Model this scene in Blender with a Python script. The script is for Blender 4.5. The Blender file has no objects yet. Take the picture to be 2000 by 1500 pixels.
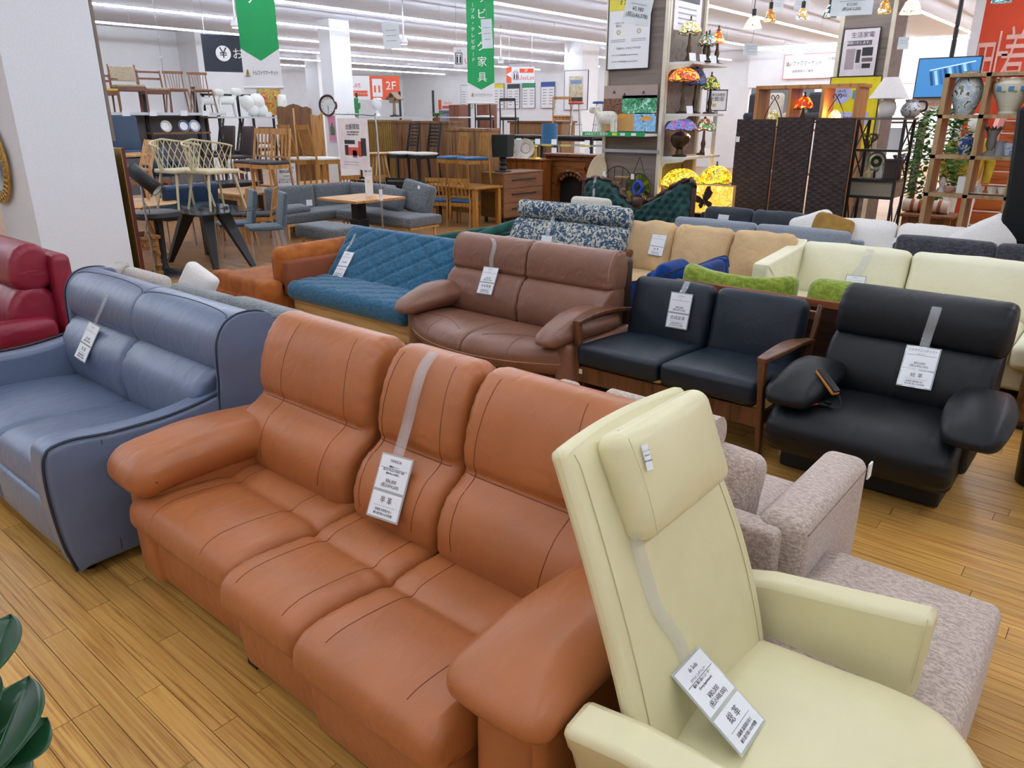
import bpy, bmesh, math, random
from mathutils import Vector, Matrix, noise
from mathutils.bvhtree import BVHTree
PI = math.pi
rnd = random.Random(7)
scene = bpy.context.scene
COL = scene.collection
# ------------------------------------------------------------------ camera
CAM_H, FOC, HORIZON, YAW = 1.75, 1450.0, 230.0, math.radians(40)
pitch = math.atan((750 - HORIZON) / FOC)
cam_d = bpy.data.cameras.new('camera')
cam_d.sensor_width = 36.0
cam_d.lens = FOC / 2000 * 36.0
cam_d.clip_start = .05
cam_d.clip_end = 200
cam = bpy.data.objects.new('camera', cam_d)
COL.objects.link(cam)
cam.location = (0, 0, CAM_H)
cam.rotation_euler = (PI / 2 - pitch, 0, YAW)
scene.camera = cam
# ------------------------------------------------------------------ world, view
world = bpy.data.worlds.new('world')
scene.world = world
world.use_nodes = True
world.node_tree.nodes['Background'].inputs[0].default_value = (.9, .95, 1, 1)
world.node_tree.nodes['Background'].inputs[1].default_value = .15
vs = scene.view_settings
vs.view_transform = 'Standard'
vs.look = 'None'
vs.gamma = 1
vs.use_curve_mapping = False
vs.exposure = 0.65
STRIP_POWER = 27.0          # emission of the ceiling light lines
CEIL, STRIP_Z = 3.98, 3.66
cy = scene.cycles
cy.max_bounces = 6; cy.diffuse_bounces = 3; cy.glossy_bounces = 2; cy.transmission_bounces = 3; cy.transparent_max_bounces = 8
cy.use_light_tree = False; cy.adaptive_threshold = .07; cy.sample_clamp_indirect = 6; cy.caustics_reflective = False; cy.caustics_refractive = False

# ------------------------------------------------------------------ pixel -> world point (for measuring only)
_fw = Vector((-math.sin(YAW), math.cos(YAW), 0)); _rt = Vector((math.cos(YAW), math.sin(YAW), 0))
_F = _fw * math.cos(pitch) - Vector((0, 0, math.sin(pitch)))
_U = Vector((0, 0, math.cos(pitch))) + _fw * math.sin(pitch)
EYE = Vector((0, 0, CAM_H))
def ray(x, y): return (_F * FOC + _rt * (x - 1000) + _U * (750 - y)).normalized()
def atz(x, y, z=0.0):
    d = ray(x, y); return EYE + d * ((z - CAM_H) / d.z)
def aty(x, y, Y):
    d = ray(x, y); return EYE + d * (Y / d.y)
def atx(x, y, X):
    d = ray(x, y); return EYE + d * (X / d.x)

# ------------------------------------------------------------------ materials
MATS = {}
def lin(h):
    h = h.lstrip('#'); c = [int(h[i:i + 2], 16) / 255 for i in (0, 2, 4)]
    return tuple(((v + .055) / 1.055) ** 2.4 if v > .04045 else v / 12.92 for v in c) + (1,)
def nodes(m):
    m.use_nodes = True; t = m.node_tree; return t, t.nodes['Principled BSDF']
def N(t, typ, **kw):
    n = t.nodes.new(typ)
    for k, v in kw.items():
        if k.startswith('i_'): n.inputs[k[2:].replace('_', ' ')].default_value = v
        else: setattr(n, k, v)
    return n
def ramp(t, fac, stops):
    r = t.nodes.new('ShaderNodeValToRGB'); t.links.new(fac, r.inputs[0])
    e = r.color_ramp.elements
    while len(e) < len(stops): e.new(.5)
    for el, (p, c) in zip(e, stops): el.position = p; el.color = c
    return r.outputs[0]
def coords(t, scale=(1, 1, 1), src='Object'):
    tc = t.nodes.new('ShaderNodeTexCoord'); mp = t.nodes.new('ShaderNodeMapping')
    mp.inputs['Scale'].default_value = scale; t.links.new(tc.outputs[src], mp.inputs[0]); return mp.outputs[0]
def shade(c, k): return tuple(min(1, v * k) for v in c[:3]) + (1,)
def bump(t, b, h, s, d):
    bp = N(t, 'ShaderNodeBump', i_Strength=s, i_Distance=d); t.links.new(h, bp.inputs['Height']); t.links.new(bp.outputs[0], b.inputs['Normal'])
def plain(name, hexc, rough=.5, metal=0, spec=.5, var=.06, scale=6, emit=0, alpha=None):
    if name in MATS: return MATS[name]
    m = bpy.data.materials.new(name); t, b = nodes(m); c = lin(hexc)
    n = N(t, 'ShaderNodeTexNoise', i_Scale=scale, i_Detail=1.0); t.links.new(coords(t), n.inputs['Vector'])
    col = ramp(t, n.outputs['Fac'], [(.3, shade(c, 1 - var)), (.7, shade(c, 1 + var))])
    t.links.new(col, b.inputs['Base Color'])
    b.inputs['Roughness'].default_value = rough; b.inputs['Metallic'].default_value = metal
    b.inputs['Specular IOR Level'].default_value = spec
    if emit:
        b.inputs['Emission Color'].default_value = c; b.inputs['Emission Strength'].default_value = emit
    if alpha is not None: b.inputs['Alpha'].default_value = alpha
    MATS[name] = m; return m
def leather(name, hexc, rough=.38, var=.1, wrinkle=.35, grain=.25, spec=.5):
    if name in MATS: return MATS[name]
    m = bpy.data.materials.new(name); t, b = nodes(m); c = lin(hexc); co = coords(t)
    n = N(t, 'ShaderNodeTexNoise', i_Scale=5.0, i_Detail=2.0); t.links.new(co, n.inputs['Vector'])
    t.links.new(ramp(t, n.outputs['Fac'], [(.3, shade(c, 1 - var)), (.7, shade(c, 1 + var))]), b.inputs['Base Color'])
    w = N(t, 'ShaderNodeTexNoise', i_Scale=16.0, i_Detail=1.0, i_Distortion=1.0); t.links.new(coords(t, (1, .45, .7)), w.inputs['Vector']); hgt = w.outputs['Fac']
    if grain:
        v = N(t, 'ShaderNodeTexVoronoi', i_Scale=260.0); t.links.new(co, v.inputs['Vector'])
        ma = N(t, 'ShaderNodeMath', operation='MULTIPLY_ADD'); ma.inputs[1].default_value = .08 * grain / max(.05, wrinkle); t.links.new(v.outputs['Distance'], ma.inputs[0]); t.links.new(hgt, ma.inputs[2]); hgt = ma.outputs[0]
    bump(t, b, hgt, wrinkle, .012)
    b.inputs['Roughness'].default_value = rough; b.inputs['Specular IOR Level'].default_value = spec
    MATS[name] = m; return m
def fabric(name, hexc, hex2=None, rough=.9, scale=420, mottle=.5, strength=.5, sheen=.3):
    if name in MATS: return MATS[name]
    m = bpy.data.materials.new(name); t, b = nodes(m); c = lin(hexc); c2 = lin(hex2) if hex2 else shade(c, .75)
    n = N(t, 'ShaderNodeTexNoise', i_Scale=scale * .35, i_Detail=1.0); t.links.new(coords(t, (1, 1, .45)), n.inputs['Vector'])
    n2 = N(t, 'ShaderNodeTexNoise', i_Scale=scale * .3, i_Detail=0.0); t.links.new(coords(t, (.35, 1, 1)), n2.inputs['Vector'])
    mx = N(t, 'ShaderNodeMath', operation='ADD'); t.links.new(n.outputs['Fac'], mx.inputs[0]); t.links.new(n2.outputs['Fac'], mx.inputs[1])
    hl = N(t, 'ShaderNodeMath', operation='MULTIPLY'); hl.inputs[1].default_value = .5; t.links.new(mx.outputs[0], hl.inputs[0])
    t.links.new(ramp(t, hl.outputs[0], [(.5 - .12 / mottle * .5, c2), (.5 + .12 / mottle * .5, c)]), b.inputs['Base Color'])
    bump(t, b, hl.outputs[0], strength, .002)
    b.inputs['Roughness'].default_value = rough; b.inputs['Sheen Weight'].default_value = sheen; b.inputs['Specular IOR Level'].default_value = .2
    MATS[name] = m; return m
def velvet(name, hexc, hex2=None):
    if name in MATS: return MATS[name]
    m = bpy.data.materials.new(name); t, b = nodes(m); c = lin(hexc); c2 = lin(hex2) if hex2 else shade(c, .8)
    n = N(t, 'ShaderNodeTexNoise', i_Scale=7.0, i_Detail=2.0, i_Distortion=.6); t.links.new(coords(t), n.inputs['Vector'])
    t.links.new(ramp(t, n.outputs['Fac'], [(.35, c2), (.65, c)]), b.inputs['Base Color'])
    b.inputs['Roughness'].default_value = .8; b.inputs['Sheen Weight'].default_value = .12; b.inputs['Specular IOR Level'].default_value = .15
    bump(t, b, n.outputs['Fac'], .3, .01)
    MATS[name] = m; return m
def wood(name, hexc, hex2=None, axis=0, scale=9, rough=.42, stretch=.07):
    if name in MATS: return MATS[name]
    m = bpy.data.materials.new(name); t, b = nodes(m); c = lin(hexc); c2 = lin(hex2) if hex2 else shade(c, .62)
    s = [1, 1, 1]; s[axis] = stretch
    n = N(t, 'ShaderNodeTexNoise', i_Scale=scale * 3.0, i_Detail=3.0, i_Distortion=.8); t.links.new(coords(t, s), n.inputs['Vector'])
    t.links.new(ramp(t, n.outputs['Fac'], [(.32, c2), (.5, c), (.75, shade(c, 1.18))]), b.inputs['Base Color'])
    b.inputs['Roughness'].default_value = rough
    MATS[name] = m; return m
def glass(name, hexc='#ffffff', alpha=.25, rough=.05):
    if name in MATS: return MATS[name]
    m = bpy.data.materials.new(name); t, b = nodes(m)
    n = N(t, 'ShaderNodeTexNoise', i_Scale=25.0, i_Detail=2.0); t.links.new(coords(t), n.inputs['Vector'])
    t.links.new(ramp(t, n.outputs['Fac'], [(.4, lin(hexc)), (.6, shade(lin(hexc), .96))]), b.inputs['Base Color'])
    bump(t, b, n.outputs['Fac'], .25, .004)
    b.inputs['Alpha'].default_value = alpha; b.inputs['Roughness'].default_value = rough
    b.inputs['Specular IOR Level'].default_value = .8
    MATS[name] = m; return m
def emit(name, hexc, s):
    if name in MATS: return MATS[name]
    m = bpy.data.materials.new(name); t, b = nodes(m); b.inputs['Base Color'].default_value = lin(hexc)
    b.inputs['Emission Color'].default_value = lin(hexc); b.inputs['Emission Strength'].default_value = s
    MATS[name] = m; return m
def stained(name, cols, scale=45, strength=1.0, lw=.045):
    if name in MATS: return MATS[name]
    m = bpy.data.materials.new(name); t, b = nodes(m); co = coords(t)
    v = N(t, 'ShaderNodeTexVoronoi', i_Scale=scale); t.links.new(co, v.inputs['Vector'])
    e = N(t, 'ShaderNodeTexVoronoi', i_Scale=scale, feature='DISTANCE_TO_EDGE'); t.links.new(co, e.inputs['Vector'])
    sp = N(t, 'ShaderNodeSeparateColor'); t.links.new(v.outputs['Color'], sp.inputs[0])
    k = len(cols); col = ramp(t, sp.outputs[0], [(i / k, lin(h)) for i, h in enumerate(cols)])
    col.node.color_ramp.interpolation = 'CONSTANT'
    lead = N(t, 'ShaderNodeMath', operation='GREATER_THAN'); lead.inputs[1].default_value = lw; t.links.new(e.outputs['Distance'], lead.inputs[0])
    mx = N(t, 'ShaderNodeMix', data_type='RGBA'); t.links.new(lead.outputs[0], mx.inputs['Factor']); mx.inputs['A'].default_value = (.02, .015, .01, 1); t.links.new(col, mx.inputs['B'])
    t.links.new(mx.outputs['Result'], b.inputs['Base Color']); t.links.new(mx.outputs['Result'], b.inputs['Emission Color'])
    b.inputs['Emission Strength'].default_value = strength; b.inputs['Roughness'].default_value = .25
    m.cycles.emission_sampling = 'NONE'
    MATS[name] = m; return m
def blobs(name, base, cols, scale=14, thr=(.4, .55, .68), rough=.85):
    """a printed pattern: base colour with irregular patches of other colours"""
    if name in MATS: return MATS[name]
    m = bpy.data.materials.new(name); t, b = nodes(m)
    n = N(t, 'ShaderNodeTexNoise', i_Scale=float(scale), i_Detail=4.0, i_Roughness=.6, i_Distortion=1.5); t.links.new(coords(t), n.inputs['Vector'])
    st = [(0, lin(base))] + [(p, lin(h)) for p, h in zip(thr, cols)]
    c = ramp(t, n.outputs['Fac'], st); c.node.color_ramp.interpolation = 'CONSTANT'
    t.links.new(c, b.inputs['Base Color']); b.inputs['Roughness'].default_value = rough
    MATS[name] = m; return m

# ------------------------------------------------------------------ mesh builder
class MB:
    def __init__(s): s.v = []; s.f = []
    def add(s, vs, fs, M=None):
        o = len(s.v)
        s.v += [tuple(M @ Vector(p)) for p in vs] if M is not None else [tuple(p) for p in vs]
        s.f += [tuple(i + o for i in f) for f in fs]; return s
    def box(s, x0, x1, y0, y1, z0, z1, M=None):
        vs = [(x, y, z) for z in (z0, z1) for y in (y0, y1) for x in (x0, x1)]
        return s.add(vs, [(0, 2, 3, 1), (4, 5, 7, 6), (0, 1, 5, 4), (2, 6, 7, 3), (0, 4, 6, 2), (1, 3, 7, 5)], M)
    def bar(s, p, q, w, h=None, up=(0, 0, 1), w2=None, h2=None):
        p, q = Vector(p), Vector(q); h = h or w; w2 = w2 or w; h2 = h2 or h
        d = (q - p).normalized(); u = Vector(up)
        if abs(d.dot(u)) > .98: u = Vector((0, 1, 0))
        a = d.cross(u).normalized(); b = a.cross(d)
        vs = []
        for c, ww, hh in ((p, w, h), (q, w2, h2)):
            vs += [c - a * ww / 2 - b * hh / 2, c + a * ww / 2 - b * hh / 2, c + a * ww / 2 + b * hh / 2, c - a * ww / 2 + b * hh / 2]
        return s.add(vs, [(0, 3, 2, 1), (4, 5, 6, 7), (0, 1, 5, 4), (1, 2, 6, 5), (2, 3, 7, 6), (3, 0, 4, 7)])
    def tube(s, pts, r, n=8, closed=False, caps=True):
        pts = [Vector(p) for p in pts]; k = len(pts); rr = r if isinstance(r, (list, tuple)) else [r] * k
        vs = []; prev = None
        for i, p in enumerate(pts):
            a = pts[(i - 1) % k] if closed or i > 0 else p; b = pts[(i + 1) % k] if closed or i < k - 1 else p
            d = (b - a)
            d = d.normalized() if d.length > 1e-9 else Vector((0, 0, 1))
            if prev is None:
                u = Vector((0, 0, 1)) if abs(d.z) < .9 else Vector((1, 0, 0)); u = (u - d * u.dot(d)).normalized()
            else:
                u = prev - d * prev.dot(d); u = u.normalized() if u.length > 1e-6 else prev
            prev = u; w = d.cross(u)
            vs += [p + (u * math.cos(2 * PI * j / n) + w * math.sin(2 * PI * j / n)) * rr[i] for j in range(n)]
        fs = []
        for i in range(k if closed else k - 1):
            for j in range(n):
                a, b = i * n, ((i + 1) % k) * n
                fs.append((a + j, a + (j + 1) % n, b + (j + 1) % n, b + j))
        if not closed and caps: fs += [tuple(range(n))[::-1], tuple((k - 1) * n + j for j in range(n))]
        return s.add(vs, fs)
    def cyl(s, p, q, r, r2=None, n=16): return s.tube([p, q], [r, r2 if r2 is not None else r], n)
    def lathe(s, prof, c=(0, 0, 0), n=20, fn=None, caps=True):
        vs = []; k = len(prof)
        for r, z in prof:
            for j in range(n):
                a = 2 * PI * j / n; rr = fn(a, r, z) if fn else r
                vs.append((c[0] + rr * math.cos(a), c[1] + rr * math.sin(a), c[2] + z))
        fs = [(i * n + j, i * n + (j + 1) % n, (i + 1) * n + (j + 1) % n, (i + 1) * n + j) for i in range(k - 1) for j in range(n)]
        if caps and prof[0][0] > 1e-5: fs.append(tuple(range(n))[::-1])
        if caps and prof[-1][0] > 1e-5: fs.append(tuple((k - 1) * n + j for j in range(n)))
        return s.add(vs, fs)
    def prism(s, poly, a, b, plane='xz'):
        """polygon in a plane, extruded along the third axis from a to b"""
        k = len(poly)
        def P(u, v, w): return {'xz': (u, w, v), 'xy': (u, v, w), 'yz': (w, u, v)}[plane]
        vs = [P(u, v, a) for u, v in poly] + [P(u, v, b) for u, v in poly]
        fs = [tuple(range(k)), tuple(range(2 * k - 1, k - 1, -1))] + [(i, i + k, (i + 1) % k + k, (i + 1) % k) for i in range(k)]
        return s.add(vs, fs)
    def grid(s, fn, nu, nv, closed_u=False):
        vs = [fn(i / nu, j / nv) for i in range(nu + (0 if closed_u else 1)) for j in range(nv + 1)]
        m = nu if closed_u else nu + 1; w = nv + 1
        return s.add(vs, [(i * w + j, ((i + 1) % m) * w + j, ((i + 1) % m) * w + j + 1, i * w + j + 1) for i in range(nu) for j in range(nv)])
    def soft(s, w, d, h, at=(0, 0, 0), r=.05, b=(0, 0, 0), seg=.04, fn=None, M=None, wr=0, p=2.4, e=3):
        """padded block: rounded box, faces bulged by b, optional noise wr and deform fn"""
        r = min(r, w / 2 - .001, d / 2 - .001, h / 2 - .001)
        def axis(L):
            n = max(2, int((L - 2 * r) / seg)); c = [-L / 2 + r * i / e for i in range(e)]
            c += [-L / 2 + r + (L - 2 * r) * i / n for i in range(n + 1)]
            return c + [L / 2 - r + r * (i + 1) / e for i in range(e)]
        ax = [axis(L) for L in (w, d, h)]; H = (w / 2, d / 2, h / 2); idx = {}; vs = []
        nx, ny, nz = (len(a) - 1 for a in ax); off = Vector((rnd.random() * 50, rnd.random() * 50, 0))
        def vid(i, j, k):
            key = (i, j, k)
            if key in idx: return idx[key]
            q = Vector((ax[0][i], ax[1][j], ax[2][k]))
            inn = Vector(tuple(max(-(H[m] - r), min(H[m] - r, q[m])) for m in range(3)))
            dv = q - inn
            if dv.length > 1e-9: q = inn + dv.normalized() * r
            t = [q[m] / H[m] for m in range(3)]; f = [1 - abs(v) ** p for v in t]
            q2 = Vector((q.x + b[0] * t[0] * f[1] * f[2], q.y + b[1] * t[1] * f[0] * f[2], q.z + b[2] * t[2] * f[0] * f[1]))
            if wr: q2 += Vector((t[0], t[1], t[2])).normalized() * wr * noise.noise((q2 + off) * 9)
            if fn: q2 = Vector(fn(q2.x, q2.y, q2.z))
            idx[key] = len(vs); vs.append(q2 + Vector(at)); return idx[key]
        fs = []
        for a_, (n1, n2, n3) in enumerate(((nx, ny, nz), (ny, nz, nx), (nz, nx, ny))):
            for side in (0, n3):
                for i in range(n1):
                    for j in range(n2):
                        quad = []
                        for (u, v) in ((i, j), (i + 1, j), (i + 1, j + 1), (i, j + 1)):
                            t = (u, v, side) if a_ == 0 else (side, u, v) if a_ == 1 else (v, side, u)
                            quad.append(vid(*t))
                        fs.append(tuple(quad if side else quad[::-1]))
        return s.add(vs, fs, M)
    def sweep(s, prof, x0, x1, r=.04, nx=24, fn=None, dens=4, gather=0, gfreq=90):
        """closed (y,z) profile swept along x with rounded, slightly gathered ends"""
        P = spline(prof, dens, True); k = len(P); nrm = []
        area = sum(P[i][0] * P[(i + 1) % k][1] - P[(i + 1) % k][0] * P[i][1] for i in range(k)); sg = 1 if area > 0 else -1
        for i in range(k):
            dy = P[(i + 1) % k][0] - P[i - 1][0]; dz = P[(i + 1) % k][1] - P[i - 1][1]; L = math.hypot(dy, dz) or 1
            nrm.append((-dz / L * sg, dy / L * sg))      # inward
        st = [(x0 + r * (1 - math.cos(a * PI / 10)), r * (1 - math.sin(a * PI / 10))) for a in range(5)]
        st += [(x0 + r + (x1 - x0 - 2 * r) * i / nx, 0) for i in range(nx + 1)]
        st += [(x1 - r * (1 - math.cos(a * PI / 10)), r * (1 - math.sin(a * PI / 10))) for a in range(4, -1, -1)]
        vs = []
        for x, ins in st:
            t = min(x - x0, x1 - x); ln = 0
            for i in range(k):
                ln += math.hypot(P[i][0] - P[i - 1][0], P[i][1] - P[i - 1][1])
                e = ins + (gather * math.sin(gfreq * ln + 2 * math.sin(ln * 17)) * math.exp(-max(0, t - r * .4) / .035) if gather else 0)
                q = (x, P[i][0] + nrm[i][0] * e, P[i][1] + nrm[i][1] * e)
                vs.append(fn(*q) if fn else q)
        m = len(st); fs = [(a * k + i, a * k + (i + 1) % k, (a + 1) * k + (i + 1) % k, (a + 1) * k + i) for a in range(m - 1) for i in range(k)]
        for a in (0, m - 1):
            rg = vs[a * k:a * k + k]; c = [(min(p[q] for p in rg) + max(p[q] for p in rg)) / 2 for q in range(3)]; vs.append(tuple(c)); o = len(vs) - 1
            fs += [(a * k + (i + 1) % k, a * k + i, o) if a == 0 else (a * k + i, a * k + (i + 1) % k, o) for i in range(k)]
        if sg > 0: fs = [f[::-1] for f in fs]
        return s.add(vs, fs)
    def _smooth(s, me, sharp):
        me.polygons.foreach_set('use_smooth', [len(p.vertices) < 10 for p in me.polygons]); me.set_sharp_from_angle(angle=math.radians(sharp))
    def mesh(s, name, mat, sharp=40, flat=False):
        me = bpy.data.meshes.new(name); me.from_pydata(s.v, [], s.f)
        if not flat:
            s._smooth(me, sharp)
        for mm in (mat if isinstance(mat, (list, tuple)) else [mat]): me.materials.append(mm)
        me.update(); return me
    def build(s, name, mat, parent=None, bevel=0, sharp=40, flat=False, fix=True):
        if fix:
            me = s.mesh(name, mat, sharp, True); bm = bmesh.new(); bm.from_mesh(me); bmesh.ops.recalc_face_normals(bm, faces=bm.faces); bm.to_mesh(me); bm.free()
            if not flat:
                s._smooth(me, sharp)
        else: me = s.mesh(name, mat, sharp, flat)
        o = bpy.data.objects.new(name, me); COL.objects.link(o)
        if parent is not None: o.parent = parent
        if bevel:
            b = o.modifiers.new('bevel', 'BEVEL'); b.width = bevel; b.segments = 2; b.limit_method = 'ANGLE'
        return o
def spline(P, n=4, closed=False):
    k = len(P); out = []; D = len(P[0])
    for i in range(k if closed else k - 1):
        p0 = P[(i - 1) % k] if closed or i > 0 else P[0]; p1 = P[i]; p2 = P[(i + 1) % k]; p3 = P[(i + 2) % k] if closed or i < k - 2 else P[-1]
        for j in range(n):
            t = j / n
            out.append(tuple(.5 * (2 * p1[m] + (p2[m] - p0[m]) * t + (2 * p0[m] - 5 * p1[m] + 4 * p2[m] - p3[m]) * t * t + (3 * p1[m] - p0[m] - 3 * p2[m] + p3[m]) * t ** 3) for m in range(D)))
    if not closed: out.append(tuple(P[-1]))
    return out
def ring(w, d, r, n=5):
    """rounded rectangle outline, centred"""
    out = []
    for cx, cy, a0 in ((w / 2 - r, d / 2 - r, 0), (-w / 2 + r, d / 2 - r, 90), (-w / 2 + r, -d / 2 + r, 180), (w / 2 - r, -d / 2 + r, 270)):
        out += [(cx + r * math.cos(math.radians(a0 + 90 * i / n)), cy + r * math.sin(math.radians(a0 + 90 * i / n))) for i in range(n + 1)]
    return out
# ------------------------------------------------------------------ scene objects
def tagit(o, label, cat, group=None, kind=None):
    if label: o['label'] = label
    if cat: o['category'] = cat
    if group: o['group'] = group
    if kind: o['kind'] = kind
    return o
def thing(name, label, cat, loc=(0, 0, 0), rz=0, group=None):
    o = bpy.data.objects.new(name, None); o.empty_display_size = .1; COL.objects.link(o)
    o.location = loc; o.rotation_euler = (0, 0, rz); return tagit(o, label, cat, group)
def struct(o): o['kind'] = 'structure'; return o
def world_of(o):
    M = Matrix.Identity(4)
    while o is not None:
        M = Matrix.LocRotScale(o.location, o.rotation_euler, o.scale) @ M; o = o.parent
    return M
def dup(root, loc=None, rz=None, label=None, group=None, parent=None):
    r = root.copy(); COL.objects.link(r)
    if loc is not None: r.location = loc
    if rz is not None: r.rotation_euler = (0, 0, rz)
    if parent is not None: r.parent = parent
    if label: r['label'] = label
    if group: r['group'] = group
    for ch in list(root.children): dup(ch, parent=r)
    return r
def tree(roots):
    vs = []; fs = []
    def rec(o):
        if o.type == 'MESH':
            M = world_of(o); k = len(vs)
            vs.extend(M @ v.co for v in o.data.vertices); fs.extend(tuple(i + k for i in p.vertices) for p in o.data.polygons)
        for c in o.children: rec(c)
    for r in roots if isinstance(roots, (list, tuple)) else [roots]: rec(r)
    return BVHTree.FromPolygons(vs, fs)
def text(body, size, mat, parent, M, align='CENTER', name='lettering', sx=1.0, depth=.0008):
    cu = bpy.data.curves.new(name, 'FONT'); cu.body = body; cu.size = size; cu.align_x = align; cu.align_y = 'CENTER'; cu.extrude = depth; cu.resolution_u = 2
    tmp = bpy.data.objects.new(name, cu); COL.objects.link(tmp)
    me = bpy.data.meshes.new_from_object(tmp); bpy.data.objects.remove(tmp); bpy.data.curves.remove(cu)
    me.transform(M @ Matrix.Diagonal((sx, 1, 1, 1))); me.materials.clear(); me.materials.append(mat)
    o = bpy.data.objects.new(name, me); COL.objects.link(o); o.parent = parent; return o
def frame(o, x, y):
    """matrix with origin o, x axis x, y axis y (z = out of the page)"""
    x = Vector(x).normalized(); y = Vector(y); z = x.cross(y).normalized(); y = z.cross(x)
    return Matrix(((x.x, y.x, z.x, o[0]), (x.y, y.y, z.y, o[1]), (x.z, y.z, z.z, o[2]), (0, 0, 0, 1)))
# ================================================================== THE ROOM
M_white = plain('wall_white', '#eef0f2', .85, var=.02, scale=3)
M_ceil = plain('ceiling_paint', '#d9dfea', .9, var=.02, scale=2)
M_pillar = plain('pillar_paper', '#e9ecf0', .8, var=.025, scale=60)
def slab(name, x0, x1, y0, y1, z0, z1, m): return struct(MB().box(x0, x1, y0, y1, z0, z1).build(name, m))
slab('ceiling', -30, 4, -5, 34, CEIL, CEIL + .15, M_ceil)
slab('wall_front', -30.2, 4.2, -5.2, -5, 0, CEIL, M_white)
slab('wall_right', 4, 4.2, -5, 34, 0, CEIL, M_white)
slab('wall_left', -30.2, -30, -5, 34, 0, CEIL, M_white)
slab('wall_back', -30, -11.8, 27.2, 27.4, 0, CEIL, M_white)
slab('wall_far', -11.8, 4, 33.8, 34, 0, CEIL, M_white)
slab('wall_side', -22.2, -21.6, -5, 11.6, 0, CEIL, M_white)          # white wall behind the shelf of chairs
slab('wall_return', -21.6, -20.6, 11.3, 12.6, 0, CEIL, M_white)
# soffit over the appliance hall on the right
slab('trim_1', -11.8, -1, 27.0, 27.4, 2.75, CEIL, M_white)
# near white pillar with its wood panel on the far side
slab('wall_pillar', -7.8, -7.0, 2.24, 2.955, 0, CEIL, M_pillar)
slab('wall_beside_pillar', -11.5, -7.8, 2.0, 2.1, 0, CEIL, M_white)
slab('trim_2', -7.8, -7.0, 2.96, 2.985, 1.56, CEIL, wood('panel_brown', '#7a6a5c', '#54483e', 2, 6))
# ceiling columns
for nm, (x0, x1, y0, y1) in {'wall_column_1': (-16.4, -15.95, 12.2, 12.8), 'wall_column_2': (-15.2, -14.5, 20.7, 21.6), 'wall_column_3': (-26, -25.2, 18.6, 19.4)}.items():
    slab(nm, x0, x1, y0, y1, 0, CEIL, M_white)
# light lines
M_strip = emit('light_line', '#e9f1ff', STRIP_POWER)
M_dark_trim = plain('strip_housing', '#d8dade', .6)
for i, X in enumerate((1.35, -1.38, -4.11, -6.84, -9.57, -12.3, -15.05, -17.8, -20.8, -23.6, -26.4)):
    y0, y1 = (-4, 26.6) if X > -20 else (12.8, 26.6)
    if X == -6.84: y0 = 3.2
    t = thing('ceiling_light_line', 'long white ceiling light line, %s from the right' % ('nearest', 'second', 'third', 'fourth', 'fifth', 'sixth', 'seventh', 'eighth', 'ninth', 'tenth', 'eleventh')[i], 'ceiling light', (X, 0, STRIP_Z), group='parallel ceiling light lines')
    MB().box(-.02, .02, y0, y1, .0005, .015).build('housing', M_dark_trim, t)
    for k in range(int((y1 - y0) / 4) + 1): MB().cyl((0, y0 + .3 + k * 4, .015), (0, y0 + .3 + k * 4, CEIL - STRIP_Z), .004, n=5).build('added_hanger', M_dark_trim, t)  # drop and hangers added so the lines light the ceiling evenly
    MB().box(-.022, .022, y0 + .02, y1 - .02, -.028, 0).build('diffuser', M_strip, t)
t = thing('ceiling_light_line', 'ceiling light line running crosswise in front of the far white beam', 'ceiling light', (0, 26.3, CEIL))
MB().box(-11.5, 0, -.02, .02, -.06, 0).build('housing', M_dark_trim, t)
MB().box(-11.4, 0, -.03, .03, -.10, -.0605).build('diffuser', emit('light_line_soft', '#e9f1ff', STRIP_POWER * .3), t)
# ------------------------------------------------------------------ floor
def floor_mat(name, c1, c2, c3):
    m = bpy.data.materials.new(name); t, b = nodes(m)
    g = t.nodes.new('ShaderNodeNewGeometry'); oi = t.nodes.new('ShaderNodeObjectInfo')
    ad = N(t, 'ShaderNodeMath', operation='ADD'); t.links.new(g.outputs['Random Per Island'], ad.inputs[0]); t.links.new(oi.outputs['Random'], ad.inputs[1])
    fr = N(t, 'ShaderNodeMath', operation='FRACT'); t.links.new(ad.outputs[0], fr.inputs[0])
    cx = t.nodes.new('ShaderNodeCombineXYZ'); mu = N(t, 'ShaderNodeMath', operation='MULTIPLY'); mu.inputs[1].default_value = 37.0
    t.links.new(fr.outputs[0], mu.inputs[0]); t.links.new(mu.outputs[0], cx.inputs[2]); t.links.new(mu.outputs[0], cx.inputs[0])
    va = N(t, 'ShaderNodeVectorMath', operation='ADD'); t.links.new(g.outputs['Position'], va.inputs[0]); t.links.new(cx.outputs[0], va.inputs[1])
    mp = t.nodes.new('ShaderNodeMapping'); mp.inputs['Scale'].default_value = (.4, 17, 1); t.links.new(va.outputs[0], mp.inputs[0])
    n = N(t, 'ShaderNodeTexNoise', i_Scale=4.5, i_Detail=4.0, i_Roughness=.62, i_Distortion=.9); t.links.new(mp.outputs[0], n.inputs['Vector'])
    col = ramp(t, n.outputs['Fac'], [(.3, lin(c3)), (.47, lin(c1)), (.7, lin(c2))])
    hs = t.nodes.new('ShaderNodeHueSaturation'); t.links.new(col, hs.inputs['Color'])
    mr = N(t, 'ShaderNodeMapRange'); mr.inputs['To Min'].default_value = .82; mr.inputs['To Max'].default_value = 1.12; t.links.new(fr.outputs[0], mr.inputs['Value']); t.links.new(mr.outputs[0], hs.inputs['Value'])
    t.links.new(hs.outputs[0], b.inputs['Base Color'])
    b.inputs['Roughness'].default_value = .3; b.inputs['Specular IOR Level'].default_value = .45
    return m
M_floor = floor_mat('floor_oak', '#c8944a', '#d9ab5e', '#9c6a2c')
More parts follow.
